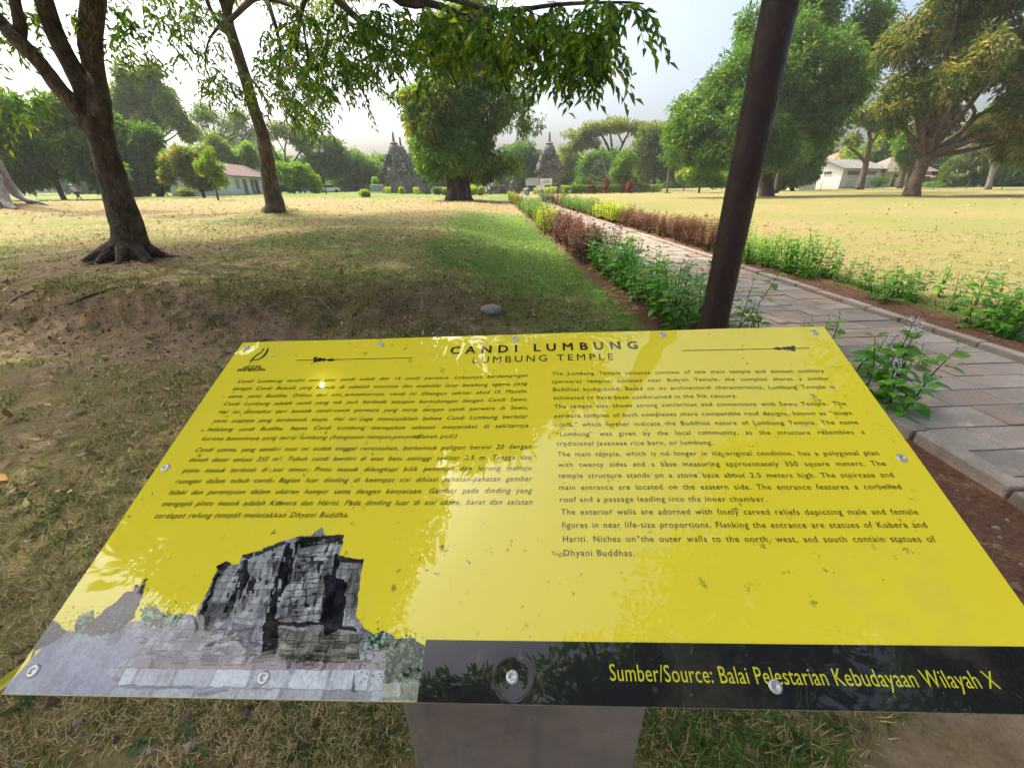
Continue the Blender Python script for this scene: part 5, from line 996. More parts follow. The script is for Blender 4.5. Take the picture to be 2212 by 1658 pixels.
class House:
    def __init__(s, label, c0, c1, depth, h, roof, wall, roofm, kind='gable', over=.5, rise=1.3, away=None, cat='house'):
        c0 = np.array(c0[:2]); c1 = np.array(c1[:2]); s.z = min(float(gz(*c0, False)), float(gz(*c1, False)))
        s.o = thing('house', (c0[0], c0[1], s.z), label, cat); s.a = (c1 - c0) / np.linalg.norm(c1 - c0); s.L = np.linalg.norm(c1 - c0)
        b = np.array([-s.a[1], s.a[0]]); mid = (c0 + c1) / 2; s.b = b if np.dot(b, mid) > 0 else -b; s.c0 = c0; s.D = depth; s.h = h
        W = lambda u, v, z: np.append(c0 + s.a * u + s.b * v, s.z + z); s.W = W; L, D = s.L, depth
        mb = MB(); V = [W(0, 0, -.4), W(L, 0, -.4), W(L, D, -.4), W(0, D, -.4), W(0, 0, h), W(L, 0, h), W(L, D, h), W(0, D, h)]
        mb.add(V, quads=[[0, 1, 5, 4], [1, 2, 6, 5], [2, 3, 7, 6], [3, 0, 4, 7]])
        if kind == 'gable':
            mb.add([W(0, 0, h), W(0, D, h), W(0, D / 2, h + rise * .97), W(L, 0, h), W(L, D, h), W(L, D / 2, h + rise * .97)], tris=[[0, 1, 2], [4, 3, 5]])
        mb.build('wall', M[wall], s.o)
        mb = MB(); th = .12
        def slab(q):
            q = np.array(q); V = np.concatenate([q, q - np.array([0, 0, th])]); n = len(q)
            mb.add(V, quads=[[0, 1, 2, 3], [7, 6, 5, 4]] + [[i, 4 + i, 4 + (i + 1) % 4, (i + 1) % 4] for i in range(4)])
        e = over; k = rise / (D / 2); lo = h - e * k + .08
        if kind == 'gable':
            slab([W(-e, -e, lo), W(L + e, -e, lo), W(L + e, D / 2, h + rise + .08), W(-e, D / 2, h + rise + .08)]); slab([W(L + e, D + e, lo), W(-e, D + e, lo), W(-e, D / 2, h + rise + .083), W(L + e, D / 2, h + rise + .083)])
        elif kind == 'hip':
            r0, r1 = W(D * .45, D / 2, h + rise), W(L - D * .45, D / 2, h + rise); c = [W(-e, -e, lo), W(L + e, -e, lo), W(L + e, D + e, lo), W(-e, D + e, lo)]
            slab([c[0], c[1], r1, r0]); slab([c[2], c[3], r0, r1]); slab([c[1], c[2], (r1 + r1) / 2, r1 + 1e-3]); slab([c[3], c[0], r0, r0 + 1e-3])
        mb.build('roof', M[roofm], s.o)
    def opening(s, name, u0, u1, z0, z1, mat, side='front', frame=True):
        mb = MB(); Wf = (lambda u, z, o_: s.W(u, -o_, z)) if side == 'front' else (lambda u, z, o_: s.W(-o_, u, z))
        def bx(mb, a0, a1, z0, z1, d0, d1):
            P = [Wf(a0, z0, d0), Wf(a1, z0, d0), Wf(a1, z1, d0), Wf(a0, z1, d0), Wf(a0, z0, d1), Wf(a1, z0, d1), Wf(a1, z1, d1), Wf(a0, z1, d1)]
            mb.add(P, quads=[[0, 1, 2, 3], [4, 5, 6, 7], [0, 1, 5, 4], [1, 2, 6, 5], [2, 3, 7, 6], [3, 0, 4, 7]])
        bx(mb, u0, u1, z0, z1, -.05, .03); w = mb.build(name, M[mat], s.o)
        if frame:
            fb = MB(); f_ = .09
            for q in ((u0 - f_, u0, z0, z1 + f_), (u1, u1 + f_, z0, z1 + f_), (u0, u1, z1, z1 + f_)): bx(fb, *q, -.04, .07)
            if name == 'window':
                bx(fb, u0 - .14, u1 + .14, z0 - .1, z0, -.04, .12)
                n = max(1, int((u1 - u0) / .5))
                for i in range(1, n + 1): uu = u0 + (u1 - u0) * i / (n + 1); bx(fb, uu - .02, uu + .02, z0, z1, .03, .05)
            fr = fb.build('frame', M['wood' if name == 'door' else 'white_paint'], s.o); fr.parent = w
    def along(s, px):                         # photo column -> metres along the front
        d = ray(px, 400)[:2]; A = np.stack([d, -s.a], 1); return np.linalg.solve(A, s.c0)[1]
c0 = at(502, 419, 72); c1 = at(592, 419, 92)
hs = House('long whitewashed house with a rusty red roof and doors, behind the young trees', c0, c1, 8.5, 3.05, None, 'plaster_white', 'roof_red', over=.6, rise=1.9)
q4 = lambda x: 269.9 + x / 5.1225
for nm, x0, x1, z0, z1, m_ in (('window', 1225, 1268, .95, 2.35, 'door_grey'), ('door', 1312, 1345, .1, 2.3, 'door_grey'), ('door', 1396, 1424, .1, 2.3, 'door_grey'), ('door', 1440, 1472, .1, 2.3, 'door_red')):
    hs.opening(nm, hs.along(q4(x0)), hs.along(q4(x1)), z0, z1, m_)
z7 = lambda x, y: ((3150 + x / 2.338) / 1.8526, (500 + y / 2.338) / 1.8526)
c0 = at(*z7(472, 596), 94); c1 = at(*z7(860, 585), 104)
hs = House('long white house with a patchy grey roof, vents under the eaves and a gable end', c0, c1, 9, 4.0, None, 'plaster_white', 'roof_grey', over=.7, rise=1.7)
for x0, x1 in ((520, 635), (700, 790)): hs.opening('window', hs.along(z7(x0, 0)[0]), hs.along(z7(x1, 0)[0]), 2.6, 3.35, 'door_red')
hs.opening('window', 2.0, 3.4, 2.7, 3.3, 'dark', 'side')
c0 = at(*z7(868, 582), 103); c1 = at(*z7(1300, 572), 103)
hs = House('cream bungalow with a hipped brown roof beside the leaning mango trunk', c0, c1, 8, 3.6, None, 'plaster_cream', 'roof_brown', 'hip', .9, 2.6)
hs.opening('window', hs.along(z7(960, 0)[0]), hs.along(z7(1000, 0)[0]), 1.9, 2.6, 'dark'); hs.opening('door', hs.along(z7(965, 0)[0]), hs.along(z7(985, 0)[0]), .05, 1.7, 'wood')
hs.opening('window', hs.along(z7(1180, 0)[0]), hs.along(z7(1260, 0)[0]), 1.2, 2.5, 'dark')
c0 = at(*z7(415, 560), 122); c1 = at(*z7(640, 560), 122)
House('building with an orange tiled roof showing above the long white house', c0, c1, 9, 6.6, None, 'plaster_white', 'roof_orange', 'hip', .7, 2.6, cat='building')
c0 = at(*z7(92, 602), 92); c1 = at(*z7(255, 600), 92)
House('small sunlit white shed half hidden by the tree left of the long house', c0, c1, 4, 3.0, None, 'plaster_white', 'roof_grey', 'gable', .3, 1.0, cat='shed')
# carport
ca0 = at(*z7(1300, 575), 98); ca1 = at(*z7(1600, 575), 98); z = float(gz(ca0[0], 98, False)); zt = at(*z7(1450, 470), 98)[2]
o = thing('carport', (ca0[0], 98, z), 'open carport with a flat pale red roof on thin posts by the cream bungalow', 'carport')
mb = MB(); mb.box(((ca0[0] + ca1[0]) / 2, 100.5, zt), (ca1[0] - ca0[0], 5.5, .18)); mb.build('roof', M['roof_orange'], o)
mb = MB(); mb.box(((ca0[0] + ca1[0]) / 2, 97.7, zt - .16), (ca1[0] - ca0[0], .1, .3)); mb.build('fascia', M['white_paint'], o)
for i in range(4):
    x = ca0[0] + .2 + (ca1[0] - ca0[0] - .4) * (i % 2); yy = 98 + (4.6 if i > 1 else 0); mb = MB(); mb.box((x, yy, (z + zt) / 2 - .1), (.13, .13, zt - z)); mb.build('post', M['dark'], o)
mb = MB(); mb.box(((ca0[0] + ca1[0]) / 2 - 1.5, 99.5, z + 1.3), (4.5, 1.5, .12)); mb.box(((ca0[0] + ca1[0]) / 2 - 1.5, 99.5, z + .6), (4.0, 1.2, 1.2)); mb.build('bench', M['dark'], o)
# cars parked far behind the left trees
def car(label, p, rz, colm):
    z = float(gz(p[0], p[1], False)); o = thing('parked_car', (p[0], p[1], z), label, 'car', 'cars parked beyond the left lawn'); o['_o'] = (0, 0, 0)
    def ext(prof, w): 
        prof = np.array(prof); n = len(prof); V = np.concatenate([np.stack([prof[:, 0], np.full(n, sgn * w), prof[:, 1]], 1) for sgn in (-1, 1)]); k = np.arange(n)
        return V, np.stack([k, (k + 1) % n, (k + 1) % n + n, k + n], 1), [[0, i, i + 1] for i in range(1, n - 1)] + [[n, n + i + 1, n + i] for i in range(1, n - 1)]
    for nm, prof, w, m_ in (('body', [(-2.1, .3), (2.1, .3), (2.15, .7), (1.9, .85), (1.1, .95), (-1.9, 1.0), (-2.15, .8)], .85, colm), ('cabin', [(-1.8, .96), (1.1, .94), (.5, 1.48), (-1.3, 1.5)], .74, 'dark'), ('roof', [(-1.3, 1.5), (.5, 1.48), (.4, 1.54), (-1.2, 1.56)], .72, colm)):
        mb = MB(); V, Q, T = ext(prof, w); mb.add(V, tris=T, quads=Q); mb.build(nm, M[m_], o)
    for x in (-1.3, 1.35):
        for yy in (-.86, .86):
            mb = MB(); th = np.linspace(0, 2 * math.pi, 16, endpoint=False); mb.tube([(x, yy - .1, .32), (x, yy + .1, .32)], [.32, .32], 14); mb.build('wheel', M['dark'], o)
    o.rotation_euler = (0, 0, rz); return o
M['car_white'] = m_plain('car_white', (.7, .7, .72), .25, .04, 3, 0, 0); M['car_blue'] = m_plain('car_blue', (.06, .11, .2), .25, .1, 3, 0, 0); M['car_black'] = m_plain('car_black', (.02, .02, .022), .25, .1, 3, 0, 0)
for lb, px, py, Yq, rz, m_ in (('black car under the low bright green tree', 618, 420, 94, .1, 'car_black'), ('dark blue car between the green tree and the twin lamp post', 668, 420, 95, -.1, 'car_blue'), ('white car right of the twin lamp post foot', 714, 420, 97, .3, 'car_white')):
    p = at(px, py, Yq); car(lb, (p[0], Yq), rz, m_)

# ------------------------------------------------------------------ fences, posts, boards
def rail_fence(label, p0, p1, h, mat, step=.35, postgap=3., rails=(.15, .9), r=.022, wire=False, cat='fence', name='railing'):
    p0 = np.array(p0[:2]); p1 = np.array(p1[:2]); L = np.linalg.norm(p1 - p0); a = (p1 - p0) / L
    o = thing(name, (p0[0], p0[1], float(gz(*p0, False))), label, cat)
    n = max(1, round(L / postgap))
    for i in range(n + 1):
        p = p0 + a * L * i / n; z = float(gz(*p, False)); mb = MB(); mb.box((p[0], p[1], z + h * .52), (.09, .09, h * 1.04), math.atan2(a[1], a[0])); mb.build('post', M[mat], o)
    for f_ in rails:
        q = [p0 + a * L * i / n for i in range(n + 1)]; mb = MB(); mb.tube([(p[0], p[1], float(gz(*p, False)) + h * f_) for p in q], [r * 1.3] * (n + 1), 5); mb.build('rail', M[mat], o)
    mb = MB()
    if step:
        for s_ in np.arange(step, L, step):
            p = p0 + a * s_; z = float(gz(*p, False)); mb.box((p[0], p[1], z + h * .52), (r * 1.6, r * 1.6, h * .9), 0)
        mb.build('pickets', M[mat], o)
    return o
gp = lambda px, Yq: (at(px, 415, Yq)[0], Yq)
rail_fence('dark iron railing in front of the left shrines, left of the fig', gp(745, 90), gp(985, 87), 1.35, 'black_metal')
rail_fence('dark iron railing between the fig and the gate of the temple yard', gp(1000, 87), gp(1122, 86.5), 1.3, 'black_metal')
rail_fence('dark iron railing behind the notice boards, right of the gate', gp(1152, 86.5), gp(1226, 87), 1.35, 'black_metal')
rail_fence('thin dark railing running behind the clipped hedge', gp(1226, 89), gp(1424, 93), 1.35, 'black_metal', .5)
rail_fence('weathered grey wooden paling gate leaning at the left shrine railing', gp(803, 86), gp(829, 85.5), 1.55, 'grey_board', .22, 3, r=.05, name='paling_gate', cat='gate')
rail_fence('dark low rail beyond the left lawn by the parked cars', gp(600, 100), gp(745, 96), 1.1, 'black_metal', 1.2)
o = rail_fence('green wire fence on thin posts in front of the right houses', gp(z7(300, 0)[0], 87), gp(2330, 66), 1.5, 'green_metal', 0, 4.2, (.05, .35, .65, .97), .014, name='wire_fence')
rail_fence('low white paling at the far side of the lawn, left of the mango trunk', gp(1560, 110), gp(z7(95, 0)[0], 105), 1.3, 'white_paint', .3, 3, r=.05, name='white_paling')
def lamp(label, px0, py0, px1, py1, Yq, w_, heads):
    b = at(px0, py0, Yq); t_ = at(px1, py1, Yq); z = float(gz(b[0], Yq, False)); o = thing('lamp_post', (b[0], Yq, z), label, 'lamp post')
    mb = MB(); mb.tube([(b[0], Yq, z - .1), (t_[0], Yq, t_[2])], [w_, w_ * .7], 8); mb.build('shaft', M['black_metal'], o)
    for s_ in ((-1, 1) if heads == 2 else (1,)):
        mb = MB(); mb.tube([(t_[0], Yq, t_[2] - .1), (t_[0] + s_ * .45, Yq, t_[2] + .05)], [.05, .05], 6); ar = mb.build('arm', M['black_metal'], o)
        mb = MB(); c_ = np.array([t_[0] + s_ * .55, Yq - .1, t_[2] + .15]); mb.box(c_, (.55, .35, .42), .2 * s_, .5, .03); mb.build('flood_lamp', M['grey_board'], o)
    return o
lamp('dark lamp post with two flood lamps, standing right of the bright low tree', 706, 423, 689.5, 327, 78, .13, 2)
lamp('thin grey post with one small lamp beside the left shrine', *zz5(247, 800), *zz5(229, 565), 84, .09, 1)
b = at(*zz6(1710, 872), 82); t_ = at(*zz6(1738, 540), 82); z = float(gz(b[0], 82, False))
o = thing('wooden_post', (b[0], 82, z), 'tall bare brown post on the lawn below the mango crown', 'post')
mb = MB(); mb.tube([(b[0], 82, z - .1), (t_[0], 82, t_[2])], [.17, .13], 10, .05); mb.build('shaft', M['wood'], o)
mb = MB(); mb.box((b[0], 82, z + .08), (1.2, .8, .2), 0, .5, .02); mb.build('footing', M['paving'], o)
def board(label, x0, x1, y0, y1, mat, lines):
    Yq = 80; a, b = at(*zz6(x0, y0), Yq), at(*zz6(x1, y1), Yq); z = float(gz(a[0], Yq, False)); o = thing('notice_board', ((a[0] + b[0]) / 2, Yq, z), label, 'notice board')
    mb = MB(); mb.box(((a[0] + b[0]) / 2, Yq, (a[2] + b[2]) / 2), (b[0] - a[0], .08, a[2] - b[2])); mb.build('panel', M[mat], o)
    if lines:
        mb = MB()
        for f_, wl, hl in ((.42, .4, .05), (.56, .7, .06), (.66, .6, .05)): mb.box(((a[0] + b[0]) / 2, Yq - .045, a[2] + (b[2] - a[2]) * f_), ((b[0] - a[0]) * wl, .01, hl))
        mb.build('printed_lines', M['door_grey'], o)
    for f_ in (.12, .88):
        mb = MB(); x = a[0] + (b[0] - a[0]) * f_; mb.tube([(x, Yq + .07, z - .1), (x, Yq + .07, a[2])], [.05, .05], 8); mb.build('post', M['grey_board'], o)
board('plain grey notice board on two posts left of the white one', 145, 291, 722, 804, 'grey_board', False)
board('white notice board with dark lines of print before the right shrine', 304, 437, 728, 798, 'white_paint', True)
p = at(*zz6(310, 826), 84); o = thing('small_sign', (p[0], 84, float(gz(p[0], 84, False))), 'little pale plate on the railing under the notice boards', 'sign'); mb = MB(); mb.box(p, (1.5, .05, .8)); mb.build('plate', M['white_paint'], o); mb = MB(); mb.tube([(p[0], 84.06, float(gz(p[0], 84, False)) - .1), (p[0], 84.06, p[2])], [.04, .04], 6); mb.build('post', M['grey_board'], o)
p = at(*zz5(1258, 680), 86); z = float(gz(p[0], 86, False)); o = thing('small_sign', (p[0], 86, z), 'small white sign with a dark mark, above the people at the gate', 'sign'); mb = MB(); mb.box(p, (1.7, .06, 1.4)); mb.build('plate', M['white_paint'], o); mb = MB(); mb.box((p[0] + .1, 85.96, p[2] + .1), (.7, .012, .5)); mb.build('mark', M['door_grey'], o); mb = MB(); mb.tube([(p[0], 86.07, z - .1), (p[0], 86.07, p[2])], [.05, .05], 6); mb.build('post', M['black_metal'], o)
M['blue_plastic'] = m_plain('blue_plastic', (.03, .10, .34), .4, .15, 3, 0, .05)
p = at(*zz6(165, 912), 82); z = float(gz(p[0], 82, False)); o = thing('rubbish_bin', (p[0], 82, z), 'blue plastic bin standing left of the path under the boards', 'bin')
mb = MB(); mb.lathe([(.3, 0), (.33, .05), (.4, .85), (.42, .9)], (p[0], 82, z), 12); mb.build('body', M['blue_plastic'], o); mb = MB(); mb.lathe([(.44, .9), (.44, .97), (.3, 1.08), (.01, 1.12)], (p[0], 82, z), 12); mb.build('lid', M['blue_plastic'], o)

# ------------------------------------------------------------------ people
def skin_body(name, joints, edges, radii, mat, parent, sub=2):
    me = bpy.data.meshes.new(name); me.from_pydata(joints, edges, []); o = bpy.data.objects.new(name, me); COL.objects.link(o)
    md = o.modifiers.new('s', 'SKIN'); md.use_smooth_shade = True
    for i, r in enumerate(radii): me.skin_vertices[0].data[i].radius = (r, r) if np.ndim(r) == 0 else r; me.skin_vertices[0].data[i].use_root = (i == 0)
    sb = o.modifiers.new('d', 'SUBSURF'); sb.levels = sub; sb.render_levels = sub
    dg = bpy.context.evaluated_depsgraph_get(); nm = bpy.data.meshes.new_from_object(o.evaluated_get(dg)); nm.name = name
    bpy.data.objects.remove(o); nm.materials.clear(); nm.materials.append(mat); q = bpy.data.objects.new(name, nm); COL.objects.link(q); q.parent = parent; return q
M['skin'] = m_plain('skin', (.22, .12, .08), .6, .08, 3, 0, 0); M['cloth_white'] = m_plain('cloth_white', (.68, .68, .68), .8, .06, 4, 0, 0); M['cloth_dark'] = m_plain('cloth_dark', (.03, .035, .05), .8, .1, 4, 0, 0); M['cloth_red'] = m_plain('cloth_red', (.3, .05, .05), .8, .1, 4, 0, 0); M['hair'] = m_plain('hair', (.012, .01, .009), .6, .1, 8, 0, 0)
t = NT('cloth_striped'); c = t.coord(); w_ = t.n('ShaderNodeTexWave'); w_.bands_direction = 'Z'; w_.inputs['Scale'].default_value = 2.2; t.l(c, w_.inputs['Vector']); t.set(Base_Color=t.ramp(w_.outputs['Fac'], [(.45, (.30, .31, .36)), (.55, (.55, .55, .6))]), Roughness=.85); M['cloth_striped'] = t.m
def person(label, p, rz, lean, stride, shirt, shorts, cap):
    z = float(gz(p[0], p[1], False)); o = thing('person', (p[0], p[1], z), label, 'person'); o.rotation_euler = (0, 0, rz)
    hip = np.array([0, 0, .92 - .06 * stride]); up = np.array([0, math.sin(lean), math.cos(lean)]); ch = hip + up * .42; nk = hip + up * .56; hd = nk + np.array([0, .06 + .05 * lean, .17])
    J = [hip, hip + up * .22, ch, nk, hd - np.array([0, 0, .05]), hd + np.array([0, 0, .07])]; E_ = [(0, 1), (1, 2), (2, 3), (3, 4), (4, 5)]; Rr = [(.15, .11), (.14, .10), (.17, .11), .055, .085, .075]
    legs = []; arms = []
    for s_ in (-1, 1):
        f_ = stride * s_; k = len(J); kn = hip + np.array([s_ * .1, .22 * f_ + .05 * stride, -.42]); an = np.array([s_ * .1, .28 * f_ - (.2 * stride if s_ < 0 else 0), .08 + (.14 * stride if s_ < 0 else 0)]); te = an + np.array([0, .16, -.04])
        J += [hip + np.array([s_ * .1, 0, -.06]), kn, an, te]; E_ += [(0, k), (k, k + 1), (k + 1, k + 2), (k + 2, k + 3)]; Rr += [.10, .065, .042, .035]; legs.append((hip + np.array([s_ * .1, 0, -.02]), kn, an))
        k = len(J); sh = nk + np.array([s_ * .19, 0, -.06]); el = sh + np.array([s_ * .06, -.2 * f_ + .12 * lean, -.27]); hn = el + np.array([-s_ * .03, .12 - .1 * f_, -.2]); J += [sh, el, hn, hn + np.array([0, .05, -.09])]; E_ += [(3, k), (k, k + 1), (k + 1, k + 2), (k + 2, k + 3)]; Rr += [.062, .042, .032, .03]; arms.append((sh, el))
    skin_body('body', [tuple(j) for j in J], E_, Rr, M['skin'], o)
    q = [tuple(hip + up * .02), tuple(hip + up * .22), tuple(ch), tuple(nk - up * .02)]; ee = [(0, 1), (1, 2), (2, 3)]; rr = [(.18, .14), (.17, .13), (.2, .14), .085]
    for sh, el in arms: k = len(q); q += [tuple(sh), tuple(sh * .4 + el * .6)]; ee += [(3, k), (k, k + 1)]; rr += [.085, .07]
    skin_body('shirt', q, ee, rr, M[shirt], o)
    q = [tuple(hip + up * .05)]; ee = []; rr = [(.175, .135)]
    for h0, kn, an in legs: k = len(q); q += [tuple(h0), tuple(h0 * .1 + kn * .9)]; ee += [(0, k), (k, k + 1)]; rr += [.12, .095]
    skin_body('shorts', q, ee, rr, M[shorts], o)
    mb = MB(); mb.lathe([(.105, hd[2]), (.11, hd[2] + .05), (.095, hd[2] + .11), (.05, hd[2] + .15), (.001, hd[2] + .16)], (hd[0], hd[1] - .005, 0), 12)
    if cap != 'hair': mb.box((hd[0], hd[1] + .13, hd[2] + .04), (.15, .12, .02))
    q = mb.build('cap' if cap != 'hair' else 'hair', M[cap], None, True); q.parent = o
    mb = MB()
    for s_ in (-.035, .035): mb.lathe([(.001, -.012), (.012, 0), (.001, .012)], (hd[0] + s_, hd[1] + .085, hd[2] + .0), 8)
    q = mb.build('eyes', M['hair'], None, True); q.parent = o
    return o
g1 = ground(174, 434); p = at(174, 434, 48)
person('person running with arms bent, in a pale cap, striped shirt and dark shorts', (p[0], 48.), 2.0, .35, .6, 'cloth_striped', 'cloth_dark', 'cloth_white')
p = at(*zz5(1216, 812), 84); person('person in white top and white trousers standing left at the temple gate', (p[0], 84.), .3, .02, .1, 'cloth_white', 'cloth_white', 'hair')
p = at(*zz5(1248, 812), 85); person('person in white top and red skirt standing right at the temple gate', (p[0], 85.), -.4, .02, .1, 'cloth_white', 'cloth_red', 'hair')

# ------------------------------------------------------------------ hedges, red plants, little shrubs by the railing
def leafy_box(name, label, p0, p1, dep, h, mat, n, L, cat, group=None, tint0=.5):
    p0 = np.array(p0[:2]); p1 = np.array(p1[:2]); Ln = np.linalg.norm(p1 - p0); a = (p1 - p0) / Ln; b = np.array([-a[1], a[0]]); z0 = float(gz(*((p0 + p1) / 2), False))
    o = thing(name, ((p0[0] + p1[0]) / 2, (p0[1] + p1[1]) / 2, z0), label, cat, group)
    P = np.stack([rng.uniform(0, 1, n), rng.uniform(-.5, .5, n), rng.uniform(.04, 1, n)], 1); f_ = rng.integers(0, 4, n)
    P[f_ == 0, 1] = -.5; P[f_ == 1, 2] = 1.; P[f_ == 2, 1] = rng.uniform(-.5, .5, (f_ == 2).sum())
    xy = p0 + np.outer(P[:, 0] * Ln, a) + np.outer(P[:, 1] * dep, b); z = z0 + P[:, 2] * h * (1 + .12 * (fbm(xy[:, 0] * .9, xy[:, 1], 81) - .5) * 2)
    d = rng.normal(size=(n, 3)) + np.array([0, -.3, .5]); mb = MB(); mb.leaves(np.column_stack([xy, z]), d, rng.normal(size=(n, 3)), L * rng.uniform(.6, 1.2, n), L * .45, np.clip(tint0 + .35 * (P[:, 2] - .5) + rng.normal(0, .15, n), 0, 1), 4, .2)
    mb.build('foliage', M[mat], o)
    sb = MB()
    for s_ in np.arange(.3, Ln, .7): p = p0 + a * s_; sb.tube([(p[0], p[1], z0 - .05), (p[0], p[1], z0 + h * .7)], [.03, .02], 4)
    sb.build('stems', M['stem'], o); return o
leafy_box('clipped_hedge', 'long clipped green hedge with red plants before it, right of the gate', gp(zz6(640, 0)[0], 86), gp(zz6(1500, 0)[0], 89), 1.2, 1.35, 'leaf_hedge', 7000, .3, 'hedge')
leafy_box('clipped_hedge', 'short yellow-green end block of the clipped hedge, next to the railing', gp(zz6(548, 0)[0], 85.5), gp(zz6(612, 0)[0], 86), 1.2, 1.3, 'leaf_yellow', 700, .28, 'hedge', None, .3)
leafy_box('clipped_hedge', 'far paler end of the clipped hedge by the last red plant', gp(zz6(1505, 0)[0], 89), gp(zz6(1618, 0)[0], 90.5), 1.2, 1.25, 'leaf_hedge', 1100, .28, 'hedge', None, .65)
SM = 'small shrubs planted along the temple railing'
for lb, q, Yq, w_, h_, m_ in (('flat-topped yellow shrub behind the blue bin', zz6(150, 0), 85, 64, 1.0, 'leaf_yellow'), ('flat-topped yellow shrub under the gap between the boards', zz6(265, 0), 85, 66, 1.0, 'leaf_yellow'), ('flat-topped yellow shrub under the right edge of the white board', zz6(375, 0), 85, 62, 1.1, 'leaf_yellow'), ('flat-topped yellow shrub furthest right before the hedge', zz6(457, 0), 85, 64, 1.15, 'leaf_yellow'),
                              ('boxy yellow shrub right of the paling gate', zz5(255, 0), 84, 60, 1.0, 'leaf_yellow'), ('small yellow shrub in the middle of the left railing', zz5(388, 0), 84, 44, 1.0, 'leaf_yellow'), ('boxy yellow shrub beside the stone block at the left shrine', zz5(530, 0), 84, 56, 1.0, 'leaf_yellow'), ('greyish pink-tinged shrub left of the fig roots', zz5(735, 0), 84, 80, 1.3, 'leaf_grey'), ('yellow shrub touching the left of the fig roots', zz5(808, 0), 84, 56, 1.4, 'leaf_yellow'), ('yellow-green shrub touching the right of the fig roots', zz5(1085, 0), 83, 76, 1.4, 'leaf_yellow'), ('orange-flowered shrub left of the two people', zz5(1165, 0), 83, 46, 1.5, 'leaf_yellow'),
                              ('tall light green shrub above the left railing', zz5(125, 0), 93, 80, 2.6, 'leaf_bright'), ('low sprawling dry shrub on the leaf litter at the left', zz5(28, 0), 62, 96, .8, 'leaf_pale'), ('spreading bush at the back wall of the white house', (405, 0), 66, 40 * 4.5, 1.3, 'leaf_pale'), ('round bush before the white house wall at right', z7(800, 0), 92, 40 * 4.5, 2.6, 'leaf_dark'), ('long low green bush under the carport', z7(1310, 0), 93, 60 * 4.5, 1.0, 'leaf_hedge'), ('green bush right of the bent trunk beside the cars', (592, 0), 86, 60, 2., 'leaf_mid')):
    c = at(q[0], 415, Yq); ww = w_ / 4.554 * wid(1., c); z = float(gz(c[0], Yq, False))
    if 'boxy' in lb or 'flat-topped' in lb: leafy_box('garden_shrub', lb, (c[0] - ww * .45, Yq), (c[0] + ww * .45, Yq), 1., h_, m_, 330, .24, 'shrub', SM, .5); continue
    o = thing('garden_shrub', (c[0], Yq, z), lb, 'shrub', SM if 'yellow shrub' in lb else None)
    mb = MB(); crown(mb, lumpy([((c[0], Yq, z + h_ * .55), (ww * .5, ww * .45, h_ * .48))], 7, .55, .6), 300, 6, .26, .12, gap=.1, fill=.5, tint0=.55, spread=.5); mb.build('foliage', M[m_], o)
    mb = MB()
    for k in range(4): mb.tube([(c[0] + rng.uniform(-.2, .2), Yq + rng.uniform(-.2, .2), z - .05), (c[0] + rng.uniform(-.4, .4) * ww, Yq, z + h_ * .6)], [.03, .015], 4)
    mb.build('stems', M['stem'], o)
for lb, x, y0, y1, w_ in (('tall two-tiered red cordyline at the left end of the hedge', 845, 735, 892, 46), ('low dark purple cordyline leaning right of the two-tiered one', 893, 795, 905, 44), ('tallest broad crimson cordyline in the middle of the hedge', 1037, 700, 902, 52), ('thin-stemmed pinkish cordyline under the round topiary', 1197, 720, 890, 34), ('bushy red cordyline right of the round topiary', 1290, 752, 885, 60), ('small dark slim cordyline on a bare stem', 1393, 765, 882, 28), ('red cordyline at the right end of the hedge', 1560, 718, 850, 40), ('small reddish cordyline at the left railing end', 630, 828, 908, 26)):
    Yq = 84.3 if x < 1500 else 88.; c = at(*zz6(x, y1), Yq); tp = at(*zz6(x, y0), Yq); z = float(gz(c[0], Yq, False)); o = thing('cordyline', (c[0], Yq, z), lb, 'red plant', 'red cordylines along the clipped hedge'); ww = w_ / 5.1225 * wid(1., c) * 1.25
    sb = MB(); mb = MB(); H_ = tp[2] - z; heads = [1.0, .6] if w_ > 42 else [1.0]
    if w_ > 50: heads = [1., .8, .6, .45]
    for hf in heads:
        dx = rng.uniform(-.25, .25) * ww * (hf < 1) ; sb.tube([(c[0], Yq, z - .05), (c[0] + dx, Yq, z + H_ * (hf - .22))], [.05, .03], 5)
        n = 46; th = rng.uniform(0, 2 * math.pi, n); el = rng.uniform(-.5, 1.3, n); d = np.stack([np.cos(th) * np.cos(el), np.sin(th) * np.cos(el), np.sin(el)], 1)
        mb.leaves(np.array([c[0] + dx, Yq, z + H_ * (hf - .26)]) + d * .05 + np.stack([0 * th, 0 * th, rng.uniform(-.15, .25, n) * H_ * .4], 1), d, np.array([0, 0, 1.]) + rng.normal(0, .3, (n, 3)), ww * .55 * rng.uniform(.7, 1.1, n), .2, np.clip((.3 if 'dark' in lb else .55) + rng.normal(0, .2, n), 0, 1), 4, .35)
    sb.build('stem', M['stem'], o); mb.build('leaves', M['leaf_red'], o)

